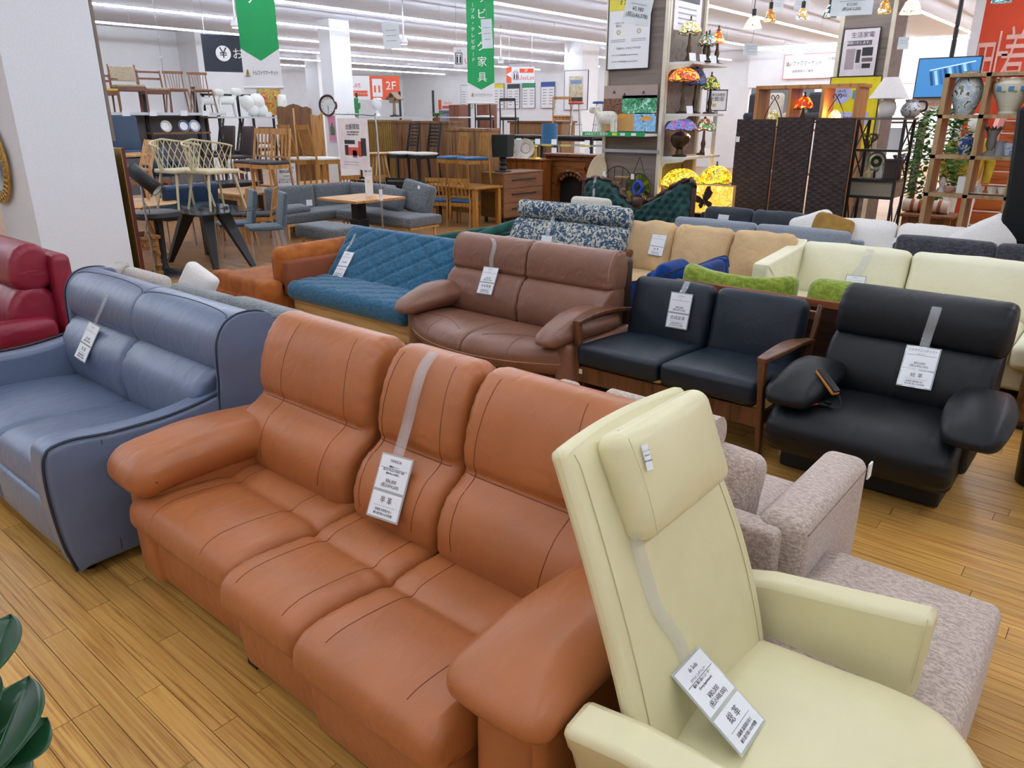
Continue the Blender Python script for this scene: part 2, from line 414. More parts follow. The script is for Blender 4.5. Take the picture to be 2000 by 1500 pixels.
M_floor2 = floor_mat('floor_walnut', '#a8794a', '#bd9060', '#7a5230')
fl = slab('floor', -30, 4, -5, 34, -.15, -.006, plain('floor_gap', '#3a2410', .8))
PW, PL, GAP = .085, .91, .0012
def row_off(j): return (j * .377 + (j % 3) * .11 + (j * j % 7) * .053) % PL
def is_near(x, y): return (-4.3 < x < -.75 and .15 < y < 1.3) or (-1.1 < x < .45 and 1.9 < y < 4.75)
plank = MB().box(GAP, PL - GAP, GAP, PW - GAP, -.006, 0).mesh('plank', M_floor, flat=True)
far1, far2 = MB(), MB(); count = 0
for j in range(int(-5 / PW), int(34 / PW)):
    y = j * PW; x = -30 + row_off(j) - PL
    while x < 4:
        xc, yc = x + PL / 2, y + PW / 2
        if is_near(xc, yc) and count < 298:
            o = bpy.data.objects.new('plank', plank); COL.objects.link(o); o.parent = fl; o.location = (x, y, 0); count += 1
        else:
            mb = far1 if xc > -8.35 else far2
            a, bq = max(-30, x) + GAP, min(4, x + PL) - GAP
            if bq - a > .02: mb.add([(a, y + GAP, 0), (bq, y + GAP, 0), (bq, y + PW - GAP, 0), (a, y + PW - GAP, 0)], [(0, 1, 2, 3)])
        x += PL
for mb, m in ((far1, M_floor), (far2, M_floor2)):
    o = mb.build('planks', m, fl, flat=True, fix=False); o['kind'] = 'stuff'
slab('trim_3', -8.37, -8.335, 3.0, 5.7, 0, .004, plain('brushed_strip', '#c9c9c4', .3, metal=.8))
# ================================================================== SOFAS
def seam(root, trees, pts, mat, r=.003, d=(0, 1, 0), name='seam', lift=.0, parent=None):
    """a stitched seam or welt lying on the upholstery: points given in the thing's space are dropped along d onto it"""
    M = world_of(root); Mi = M.inverted(); D = (M.to_3x3() @ Vector(d)).normalized(); out = []
    for p in pts:
        q = M @ Vector(p); h = trees.ray_cast(q - D * 1.2, D)
        if h[0] is not None: out.append(Mi @ (h[0] - D * lift))
    if len(out) > 1: return MB().tube(out, r, 6).build(name, mat, parent or root, fix=False)
def line(p, q, n=24): return [tuple(p[k] + (q[k] - p[k]) * i / n for k in range(3)) for i in range(n + 1)]

M_ink = plain('tag_ink', '#3a3d42', .7); M_card = plain('tag_card', '#f2f4f6', .5, var=.01); M_film = glass('clear_film', '#eef4f4', .2, .03)
M_holder = glass('card_holder', '#dfe6e4', .45, .08)
def price_tag(root, strap, card, label, head=('',), foot='', bars=True, sw=.045, lift=.012, free=False):
    """hang tag of two cards on a clear strap; strap and card outline are measured on the photo and laid on the furniture"""
    T = tree(root); t = thing('price_tag', label, 'price tag', (0, 0, 0), group='hanging price tags')
    X = (world_of(root[0] if isinstance(root, (list, tuple)) else root).to_3x3() @ Vector((1, 0, 0))).normalized()
    def hit(px):
        d = ray(*px); h = T.ray_cast(EYE, d)
        return h[0] - d * lift if h[0] is not None else None
    tl, tr, br, bl = card; tm = ((tl[0] + tr[0]) / 2, (tl[1] + tr[1]) / 2); bm_ = ((bl[0] + br[0]) / 2, (bl[1] + br[1]) / 2)
    a, b = hit(tm), hit(bm_)
    if free and hit(tl) is not None and hit(tr) is not None: X = (hit(tr) - hit(tl)).normalized()
    if a is None or b is None: return t
    mid = hit(((tm[0] + bm_[0]) / 2, (tm[1] + bm_[1]) / 2))
    if mid is not None:
        n_ = X.cross(b - a).normalized(); n_ = n_ if n_.dot(EYE - a) > 0 else -n_
        bulge = (mid - (a + b) / 2).dot(n_)
        if bulge > 0: a = a + n_ * (bulge + .004); b = b + n_ * (bulge + .004)
    n = X.cross(b - a).normalized()
    def onp(px):
        d = ray(*px); return EYE + d * ((a - EYE).dot(n) / d.dot(n))
    A, B, C, D = (onp(p) for p in card); org = (A + B + C + D) / 4; xa = ((B - A) + (C - D)).normalized(); ya = ((A - D) + (B - C)).normalized()
    W = ((B - A).length + (C - D).length) / 2; H = ((A - D).length + (B - C).length) / 2
    if n.dot(EYE - org) < 0: n = -n
    Mx = frame(org, xa, ya); t.matrix_world = Mx; t.location = org; t.rotation_euler = Mx.to_euler()
    MB().box(-W / 2, W / 2, -H / 2, H / 2, -.0012, 0).build('holder', M_holder, t)
    k = .045 * H; split = -H / 2 + H * .42
    MB().box(-W * .46, W * .46, split + k * .6, H / 2 - k * .6, .0002, .0012).build('card', M_card, t)
    MB().box(-W * .46, W * .46, -H / 2 + k * .6, split - k * .3, .0002, .0012).build('card', M_card, t)
    def T_(s, y, sz, sx=.9, x=0):
        if s: text(s, sz, M_ink, t, Matrix.Translation((x, y, .0016)), sx=sx, depth=.0002)
    up = H / 2 - k * .6 - split; ys = [split + up * f for f in (.86, .7, .6, .51, .3, .17)]
    sizes = (.1, .055, .06, .055, .12, .11)
    for y, s, z in zip(ys, head, sizes): T_(s, y, z * up * 1.2)
    if bars: MB().box(-W * .42, W * .42, split + up * .645, split + up * .655, .0014, .002).build('rule', M_ink, t)
    MB().box(-W * .34, W * .34, -H / 2 + H * .2, -H / 2 + H * .203, .0014, .002).build('rule', M_ink, t)
    T_(foot, -H / 2 + H * .29, H * .115, 1)
    if foot: T_('高級感 高質感が良く', -H / 2 + H * .14, H * .045); T_('耐久度が高いのが特徴', -H / 2 + H * .08, H * .045)
    if strap:
        P = [q for q in (hit(p) for p in strap) if q is not None]
        P = [Mx.inverted() @ q for q in P] + [Vector((0, H / 2, .001))]
        if len(P) > 1:
            wx = Mx.to_3x3().inverted() @ X * sw / 2; P2 = spline([tuple(p) for p in P], 6)
            mb = MB(); mb.add([Vector(p) + wx * s for p in P2 for s in (-1, 1)], [(2 * i, 2 * i + 1, 2 * i + 3, 2 * i + 2) for i in range(len(P2) - 1)])
            o = mb.build('strap', M_film, t, fix=False); s_ = o.modifiers.new('thick', 'SOLIDIFY'); s_.thickness = .0008
    return t

M_tan = leather('tan_leather', '#ad683a', .36, var=.07, wrinkle=.34, grain=.35)
M_tan_seam = plain('tan_thread', '#6e3a1e', .6)
M_blk_cloth = plain('black_cloth', '#0d0d0f', .9)
# ---- tan three-seat recliner -------------------------------------------------
def tan_sofa():
    t = thing('recliner_sofa', 'tan orange leather three-seat recliner sofa in the foreground', 'sofa', (-1.86, 0, 0))
    # x is relative to -1.86; y is the room's depth
    units = ((-.80, -.105, .02), (-.105, .315, -.025), (.315, .865, -.05))
    seat_p = [(1.03, .27), (.965, .28), (.925, .335), (.94, .405), (1.0, .437), (1.1, .44), (1.24, .425), (1.29, .408), (1.34, .425), (1.5, .425), (1.66, .40), (1.70, .34), (1.6, .26), (1.3, .24)]
    apron_p = [(1.04, .045), (1.0, .06), (.985, .15), (.985, .24), (1.0, .285), (1.05, .30), (1.12, .28), (1.12, .06)]
    back_p = [(1.47, .37), (1.425, .43), (1.425, .53), (1.475, .62), (1.555, .672), (1.55, .72), (1.56, .80), (1.595, .90), (1.645, .97), (1.70, .995), (1.775, .975), (1.82, .90), (1.83, .7), (1.80, .4), (1.72, .34)]
    for i, (a, b, dy) in enumerate(units):
        A, B = a + .004, b - .004
        cx = (a + b) / 2
        s0 = MB().sweep(seat_p, A + (.0 if i else -.02), B + (.02 if i == 2 else 0), .045, 26, gather=.0015, dens=6, gfreq=110, fn=lambda x, y, z: (x, y + dy, z)).build('seat', M_tan, t)
        MB().sweep(apron_p, A + (0 if i else -.03), B, .02, 10, dens=5, fn=lambda x, y, z: (x, y + dy, z)).build('front_panel', M_tan, t)
        ba, bb = (A - .01, B + .005) if i == 0 else (A + .012, B + .01) if i == 1 else (A + .01, B + .055)
        bk = MB().sweep(back_p, ba, bb, .05, 26, gather=.002, dens=6, gfreq=120, fn=lambda x, y, z: (cx + (x - cx) * (1 - .045 * max(0, (z - .62) / .38) ** 2) - (.03 if i == 0 else 0), y, z)).build('back', M_tan, t)
        Ts, Tb = tree(s0), tree(bk)
        w = b - a; o = min(.17, w * .29)
        for sx in (-o, o):
            seam(t, Tb, [(cx + sx * (1 + .18 * math.cos((z - .7) * 5)), 1.5, z) for z in [.47 + .51 * k / 40 for k in range(41)]], M_tan_seam, .0016, (0, 1, 0), parent=bk)
            seam(t, Ts, [(cx + sx, .93 + .50 * k / 40, 0) for k in range(41)], M_tan_seam, .0016, (0, 0, -1), parent=s0)
        seam(t, Tb, [(ba + .03 + (bb - ba - .06) * k / 20, 1.5, .673) for k in range(21)], M_tan_seam, .002, parent=bk)
    # plinth and mechanism
    MB().box(-.78, .88, 1.12, 1.74, .03, .25).build('base', M_blk_cloth, t)
    MB().box(-.13, -.08, .99, 1.14, .02, .3).build('foot_lever', M_blk_cloth, t)
    # shell behind the backs
    MB().soft(1.68, .09, .75, (.04, 1.87, .5), .035, (0, .01, 0)).build('back_shell', M_tan, t)
    for sgn, xc in ((-1, -.80), (1, .985)):
        body = MB().soft(.20, .80, .46, (xc, 1.42, .27), .03, (.01, .005, 0), seg=.08).build('arm_body', M_tan, t)
        def warp(x, y, z, s=sgn):
            k = (y + .4) / .8
            return (x * (1 - .10 * k), y, z + .015 * math.sin(k * PI) - .045 * max(0, .22 - k) - .045 * max(0, k - .3))
        pad = MB().soft(.30, .84, .15 if sgn < 0 else .10, (xc + sgn * .005, 1.375, .525 if sgn < 0 else .545), .07 if sgn < 0 else .048, (.012, .02, .015 if sgn < 0 else .032), seg=.035, fn=warp, wr=.005, e=5).build('arm_pad', M_tan, t)
        f = -.36
        pts = [(xc + .155 * math.cos(a), 1.0 + .025 * abs(math.cos(a)), .555 + .0 * a) for a in ()]
        MB().tube([(xc + sgn * .005 - .15 + .30 * k / 24, .966 + .05 * abs(2 * k / 24 - 1) ** 5, .515 + .012 * math.sin(k / 24 * PI)) for k in range(25)], .004, 6).build('seam', M_tan_seam, pad)
        # rolled front facing of the arm
        MB().soft(.16, .07, .42, (xc, 1.03, .265), .03, (0, .012, 0), seg=.05).build('arm_front', M_tan, t)
        if sgn > 0:
            MB().box(xc + .095, xc + .105, 1.28, 1.40, .37, .43).build('control_plate', plain('control_grey', '#2b2c2e', .4), t, bevel=.004)
    return t
tan = tan_sofa()
price_tag(tan, [(848, 688), (826, 720), (810, 770), (795, 830)], ((745, 882), (806, 897), (778, 1027), (717, 1005)),
          'price tag with two cards hanging on the tan leather recliner sofa', ('YAMADA', '電動3Pソファー', '組立式 中古品 牛革張り 背面', '幅約185cm 店頭渡し', '¥86,000', '(税込¥94,600)'), '半 革', sw=.05)

# ---- blue leather two-seater ---------------------------------------------------
M_blue = leather('slate_blue_leather', '#66728a', .33, var=.06, wrinkle=.3, grain=.2)
M_blue_w = plain('blue_welt', '#1f2a3c', .5)
def blue_sofa():
    t = thing('leather_sofa', 'slate blue leather two-seat sofa beside the white pillar', 'sofa', (-3.74, 0, 0))
    MB().soft(1.34, .86, .24, (0, 1.37, .17), .03, (0, .02, 0), seg=.1).build('base', M_blue, t)
    seat_p = [(.90, .24), (.845, .27), (.835, .34), (.865, .405), (.95, .43), (1.2, .425), (1.45, .40), (1.55, .36), (1.5, .28), (1.2, .24)]
    back_p = [(1.47, .36), (1.43, .45), (1.42, .56), (1.455, .645), (1.53, .705), (1.60, .72), (1.70, .70), (1.72, .4), (1.6, .34)]
    head_p = [(1.545, .70), (1.52, .765), (1.53, .85), (1.575, .915), (1.65, .945), (1.73, .935), (1.785, .88), (1.80, .76), (1.77, .69), (1.63, .67)]
    for sgn in (-1, 1):
        A, B = (-.665, -.002) if sgn < 0 else (.002, .665)
        MB().sweep(seat_p, A, B, .03, 20, dens=6, fn=lambda x, y, z: (x, y, z + (.014 * math.cos((x - sgn * .33) * 4.2) if z > .38 else 0))).build('seat', M_blue, t)
        MB().soft(.66, .05, .2, (sgn * .335, .845, .19), .02, (0, .01, 0), seg=.08).build('front_panel', M_blue, t)
        wide = lambda x, y, z: (x * (1 + .17 * max(0, min(1, (z - .42) / .3)) * abs(x) / .66), y, z)
        MB().sweep(back_p, A, B, .035, 20, dens=6, gather=.003, fn=wide).build('back', M_blue, t)
        hd = MB().sweep(head_p, A * 1.185 if sgn < 0 else A, B * 1.185 if sgn > 0 else B, .012, 20, dens=6).build('headrest', M_blue, t)
        Th = tree(hd); A2, B2 = (A * 1.185, B) if sgn < 0 else (A, B * 1.185)
        seam(t, Th, [(A2 + .01 + (B2 - A2 - .02) * k / 40, 1.60 + .05 * math.sin(k / 40 * PI) ** .5, 0) for k in range(41)], M_blue_w, .003, (0, 0, -1), parent=hd)
        e = .795 * sgn
        side_p = [(1.50, .50), (1.512, .66), (1.518, .77), (1.53, .85), (1.575, .918), (1.65, .948), (1.75, .94), (1.815, .89), (1.835, .6), (1.835, .12), (1.7, .1), (1.62, .3)]
        sd = MB().sweep(side_p, e - .018, e + .018, .012, 3, dens=4).build('back_side', M_blue, t)
        MB().tube([(e + sgn * .012, y - .003, z + .002) for y, z in spline(side_p[0:8], 5)], .0045, 6).build('welt', M_blue_w, sd)
        xi, xo = .665 * sgn, .80 * sgn
        flare = lambda x, y, z: (x + (sgn * .035 * max(0, 1.15 - y) / .35 * (z / .6) if x * sgn > .73 else 0), y, z)
        prof = [(.83, .05), (.80, .2), (.785, .4), (.79, .545), (.82, .592), (.90, .60), (1.05, .578), (1.25, .572), (1.45, .595), (1.66, .645), (1.75, .66), (1.79, .6), (1.80, .3), (1.79, .06), (1.6, .05), (1.3, .05), (1.0, .05), (.88, .05)]
        o = MB().sweep(prof, min(xi, xo), max(xi, xo), .022, 6, dens=5, fn=flare).build('arm', M_blue, t)
        MB().tube([flare(xo - sgn * .008, y - (.006 if y < .84 else 0), z + (.006 if y > .81 else 0)) for y, z in spline(prof[0:10], 6)], .006, 6).build('welt', M_blue_w, o)
        for yy in (1.0, 1.62): MB().tube([flare(xo + sgn * .001, yy, .08 + .49 * k / 10) for k in range(11)], .0018, 5).build('seam', M_blue_w, o)
    MB().soft(1.54, .10, .74, (0, 1.78, .50), .03, (0, .01, 0), seg=.1).build('back_shell', M_blue, t)
    for sx in (-.7, .7):
        for y in (.9, 1.7): MB().cyl((sx, y, 0), (sx, y, .07), .025).build('leg', M_blk_cloth, t)
    return t
blue = blue_sofa()
price_tag(blue, [(243, 520), (225, 540), (208, 580)], ((174, 625), (195, 640), (166, 709), (145, 697)),
          'price tag hanging on the slate blue leather sofa', ('ソファー', '2P', '', '', '¥59,000', '(税込¥64,900)'), '本 革', sw=.035)

# ---- brown leather two-seater ----------------------------------------------------
M_brown = leather('brown_leather', '#815845', .38, var=.08, wrinkle=.45, grain=.2)
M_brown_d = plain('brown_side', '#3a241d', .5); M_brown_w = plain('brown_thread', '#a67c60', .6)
def brown_sofa():
    t = thing('leather_sofa', 'chocolate brown leather two-seat sofa with pillow arms', 'sofa', (-3.26, 0, 0))
    back_lo = [(3.98, .34), (3.92, .42), (3.92, .53), (3.97, .64), (4.05, .70), (4.12, .715), (4.22, .67), (4.2, .4), (4.08, .31)]
    back_hi = [(4.03, .69), (4.02, .755), (4.035, .85), (4.08, .915), (4.15, .935), (4.22, .91), (4.25, .82), (4.22, .68), (4.12, .66)]
    seat_p = [(3.50, .21), (3.40, .235), (3.345, .30), (3.36, .37), (3.45, .415), (3.65, .425), (3.9, .40), (4.0, .36), (3.95, .26), (3.7, .2)]
    for s in (-1, 1):
        A, B = (-.71, -.003) if s < 0 else (.003, .71)
        b1 = MB().sweep(back_lo, A, B, .03, 20, dens=6, gather=.004).build('back', M_brown, t)
        b2 = MB().sweep(back_hi, A, B, .03, 20, dens=6, gather=.003).build('headrest', M_brown, t)
        # curved front: the seat bows out towards the middle
        st = MB().sweep(seat_p, A - (.06 if s < 0 else 0), B + (.06 if s > 0 else 0), .025, 22, dens=6, fn=lambda x, y, z: (x, y + (.30 * (abs(x) / .8) ** 2.2 * max(0, (3.75 - y)) / .4), z)).build('seat', M_brown, t)
        T1, T2 = tree(st), tree(b1)
        seam(t, T1, [(s * (.1 + .5 * k / 24), 3.46 + .10 * math.sin(k / 24 * PI) + .14 * (k / 24) ** 2, 0) for k in range(25)], M_brown_d, .0022, (0, 0, -1), parent=st)
        seam(t, T1, [(s * .36, 3.36 + .2 * k / 16, 0) for k in range(17)], M_brown_d, .002, (0, 0, -1), parent=st)
        MB().tube([(s * .694, y, z) for y, z in spline(back_hi[1:6], 5)], .004, 6).build('welt', M_brown_w, b2)
    MB().tube([(x_, 3.342 + .305 * (abs(x_) / .8) ** 2.2, .305) for x_ in [-.75 + 1.5 * k / 40 for k in range(41)]], .004, 6).build('welt', M_brown_w, t)
    lower = [(3.56, .03), (3.49, .08), (3.46, .16), (3.46, .22), (3.52, .26), (3.8, .27), (4.1, .25), (4.1, .05)]
    o = MB().sweep(lower, -.78, .78, .03, 24, dens=5, fn=lambda x, y, z: (x, y + .26 * (abs(x) / .8) ** 2.2 * max(0, (3.85 - y)) / .4, z)).build('base', M_brown_d, t)
    MB().soft(1.42, .12, .80, (0, 4.26, .48), .04, (0, .01, 0), seg=.1).build('back_shell', M_brown_d, t)
    for s in (-1, 1):
        MB().soft(.12, .70, .34, (s * .73, 3.90, .27), .04, (.02, 0, 0), seg=.08, fn=lambda x, y, z: (x - s * .10 * max(0, -y) / .37 * .6, y, z)).build('arm_body', M_brown, t)
        def warp(x, y, z, s=s):
            k = (y + .33) / .66
            taper = .62 + .38 * min(1, k * 2.2)
            return ((x * taper) - s * .02 * (1 - k), y, z * (.72 + .28 * math.sin(min(1, k * 1.3) * PI / 2)) + .03 * math.sin(k * PI) - .02 * (1 - k))
        p = MB().soft(.25, .66, .12, (s * .66 - .02, 3.77, .49), .055, (.02, .03, .04), seg=.04, fn=warp, wr=.006, e=5).build('arm_pad', M_brown, t)
        Tp = tree(p)
    for sx in (-.6, .6):
        for y in (3.7, 4.1): MB().cyl((sx, y, 0), (sx, y, .04), .03).build('leg', M_blk_cloth, t)
    return t
brown = brown_sofa()
price_tag(brown, [(962, 466), (966, 480), (960, 505)], ((945, 520), (975, 523), (960, 577), (930, 572)),
          'price tag hanging on the chocolate brown leather sofa', ('ソファー', '2P', '', '', '¥45,000', '(税込¥49,500)'), '半本革張', sw=.04)

# ---- black leather two-seater with wooden arms -----------------------------------
M_black = leather('navy_black_leather', '#18222c', .42, var=.1, wrinkle=.25, grain=0, spec=.38)
M_walnut = wood('walnut', '#6b4228', '#3d2415', 2, 8, .38)
def wood_arm_sofa():
    t = thing('wooden_arm_sofa', 'black leather two-seat sofa with open walnut arms', 'sofa', (-1.92, 0, 0))
    for s in (-1, 1):
        A = s * .285
        MB().soft(.555, .60, .13, (A, 3.86, .375), .035, (.004, .008, .02), seg=.05, e=4, fn=lambda x, y, z: (x, y, z - y * .06)).build('seat_cushion', M_black, t)
        R = Matrix.Translation((A, 4.22, .555)) @ Matrix.Rotation(-.23, 4, 'X')
        MB().soft(.55, .13, .44, (0, 0, 0), .05, (.004, .025, .006), seg=.045, e=4, M=R, wr=.004).build('back_cushion', M_black, t)
        x = s * .59
        MB().bar((x, 3.66, 0), (x - s * .012, 3.60, .585), .028, .045, (0, 1, 0), .036, .05).build('leg', M_walnut, t, bevel=.006)
        MB().bar((x, 4.44, 0), (x - s * .01, 4.27, .40), .028, .04, (0, 1, 0), .034, .05).build('leg', M_walnut, t, bevel=.006)
        MB().bar((x - s * .01, 4.27, .38), (x - s * .01, 4.40, .72), .03, .05, (0, 1, 0), .024, .04).build('back_post', M_walnut, t, bevel=.006)
        P = spline([(x - s * .012, 3.575, .585), (x + s * .008, 3.75, .598), (x + s * .01, 3.95, .592), (x + s * .005, 4.12, .566), (x - s * .01, 4.30, .53)], 6)
        mb = MB(); W = [.024 + .022 * math.sin(min(1, i / (len(P) - 1) * 1.15) * PI) for i in range(len(P))]
        vs = []
        for p, w in zip(P, W): vs += [(p[0] - w, p[1], p[2] - .012), (p[0] + w, p[1], p[2] - .012), (p[0] + w, p[1], p[2] + .012), (p[0] - w, p[1], p[2] + .012)]
        k = len(P)
        mb.add(vs, [(4 * i + j, 4 * i + (j + 1) % 4, 4 * i + 4 + (j + 1) % 4, 4 * i + 4 + j) for i in range(k - 1) for j in range(4)] + [(0, 1, 2, 3), (4 * k - 4, 4 * k - 3, 4 * k - 2, 4 * k - 1)])
        mb.build('arm', M_walnut, t, bevel=.005)
        MB().bar((x, 3.65, .25), (x, 4.36, .22), .022, .07).build('side_rail', M_walnut, t, bevel=.004)
    MB().box(-.6, .6, 3.615, 3.64, .20, .305).build('front_rail', M_walnut, t, bevel=.005)
    MB().box(-.6, .6, 4.33, 4.355, .20, .27).build('back_rail', M_walnut, t, bevel=.004)
    for i in range(7): MB().box(-.54 + i * .17, -.50 + i * .17, 3.64, 4.33, .285, .30).build('slat', M_walnut, t)
    MB().bar((-.59, 4.385, .66), (.59, 4.385, .66), .03, .05).build('top_rail', M_walnut, t, bevel=.005)
    MB().box(-.57, -.545, 3.612, 3.6145, .255, .285).build('size_label', M_card, t)
    return t
woody = wood_arm_sofa()
price_tag(woody, [(1343, 550), (1338, 562)], ((1313, 570), (1357, 575), (1338, 645), (1297, 637)),
          'price tag taped to the black sofa with walnut arms', ('ソファー', '2P', '', '', '¥69,000', '(税込¥75,900)'), '合成皮革', sw=.04)

# ---- black leather one-and-a-half seat recliner -------------------------------------
M_blackr = leather('black_leather', '#0d1014', .45, var=.12, wrinkle=.25, grain=0, spec=.32)
M_blk_seam = plain('black_seam', '#06070a', .5)
def black_recliner():
    t = thing('recliner_chair', 'wide black leather recliner chair with winged arm pads', 'armchair', (-.79, 0, 0))
    MB().box(-.425, .335, 3.66, 4.36, .012, .20).build('base', plain('base_black', '#0c0d0f', .6), t, bevel=.012)
    MB().soft(.74, .6, .1, (-.045, 3.98, .23), .02, seg=.1).build('seat_support', M_blk_cloth, t)
    seat_p = [(3.56, .16), (3.47, .19), (3.425, .265), (3.44, .34), (3.51, .395), (3.65, .42), (3.85, .415), (4.05, .40), (4.1, .3), (3.9, .2)]
    st = MB().sweep(seat_p, -.45, .39, .05, 30, dens=6, gather=.005, gfreq=130, fn=lambda x, y, z: (x, y - .03 * (1 - (x / .42) ** 2) * (1 if y < 3.7 else .3), z + .01 * math.cos(x * 4))).build('seat', M_blackr, t)
    lo = [(3.97, .34), (3.91, .41), (3.92, .52), (3.98, .63), (4.06, .685), (4.14, .70), (4.23, .64), (4.21, .38), (4.08, .31)]
    hi = [(4.055, .67), (4.035, .73), (4.05, .83), (4.10, .895), (4.18, .92), (4.27, .89), (4.31, .79), (4.28, .68), (4.17, .645)]
    b1 = MB().sweep(lo, -.36, .42, .04, 26, dens=6, gather=.0025, gfreq=130).build('back', M_blackr, t)
    b2 = MB().sweep(hi, -.36, .43, .045, 26, dens=6, gather=.0025, gfreq=130).build('headrest', M_blackr, t)
    T1, T2 = tree(st), tree(b1)
    for dx in (-.006, .006):
        seam(t, T1, [(dx - .02, 3.42 + .5 * k / 30, 0) for k in range(31)], M_blk_seam, .0018, (0, 0, -1), parent=st)
        seam(t, T2, [(dx, 3.6, .42 + .24 * k / 20) for k in range(21)], M_blk_seam, .0018, parent=b1)
    MB().soft(.76, .10, .66, (.03, 4.31, .52), .04, (0, .01, 0), seg=.1).build('back_shell', M_blackr, t)
    for s, xc in ((-1, -.345), (1, .405)):
        def warp(x, y, z, s=s):
            k = (y + .27) / .54
            return (x * (.9 + .12 * math.sin(k * PI)) + s * .02 * (1 - k), y, z * (.85 + .15 * k) + .055 * k - .03 + .03 * math.sin(k * PI))
        p = MB().soft(.24, .50, .10, (xc, 3.70, .475), .045, (.02, .02, .03), seg=.035, fn=warp, e=5).build('arm_pad', M_blackr, t)
        MB().soft(.07, .5, .22, (xc - s * .02, 3.85, .34), .025, seg=.1).build('arm_support', M_blackr, t)
        MB().tube([(xc - .10 + .20 * k / 16 + s * .02, 3.447 + .02 * abs(k / 8 - 1) ** 3, .455) for k in range(17)], .003, 6).build('seam', M_blk_seam, p)
    return t
blkrec = black_recliner()
price_tag(blkrec, [(1838, 573), (1827, 610), (1812, 655)], ((1773, 674), (1843, 682), (1815, 763), (1748, 750)),
          'price tag hanging on the black leather recliner chair', ('リクライニングソファ', '1.5Pソファー', '', '', '¥50,000', '(税込¥55,000)'), '総 革', sw=.045)
# hand control with its coiled cord, lying against the recliner's arm pad
rc = thing('hand_control', 'black and amber hand control with coiled cord on the black recliner', 'remote control', (-1.02, 3.62, .53), 0)
R = Matrix.Rotation(-.5, 4, 'Z') @ Matrix.Rotation(.55, 4, 'Y')
MB().soft(.155, .045, .022, (0, 0, 0), .01, M=R, seg=.02).build('body', plain('amber_wood', '#c07a2a', .4), rc)
MB().soft(.15, .04, .014, (0, 0, .014), .006, M=R, seg=.02).build('keypad', plain('control_black', '#0d0d10', .35), rc)
MB().tube(spline([(.07, -.03, -.04), (.09, -.05, -.09), (.04, -.06, -.10), (.0, -.05, -.095), (.03, -.07, -.075), (.05, -.05, -.085), (.02, -.04, -.1), (-.02, -.07, -.09), (.02, -.08, -.085), (.04, -.06, -.1), (-.02, -.06, -.1)], 8), .004, 6).build('cord', plain('cord_black', '#0a0a0a', .5), rc)
MB().cyl((-.035, -.085, -.1), (-.005, -.07, -.092), .007).build('plug', plain('plug_red', '#c23b33', .4), rc)
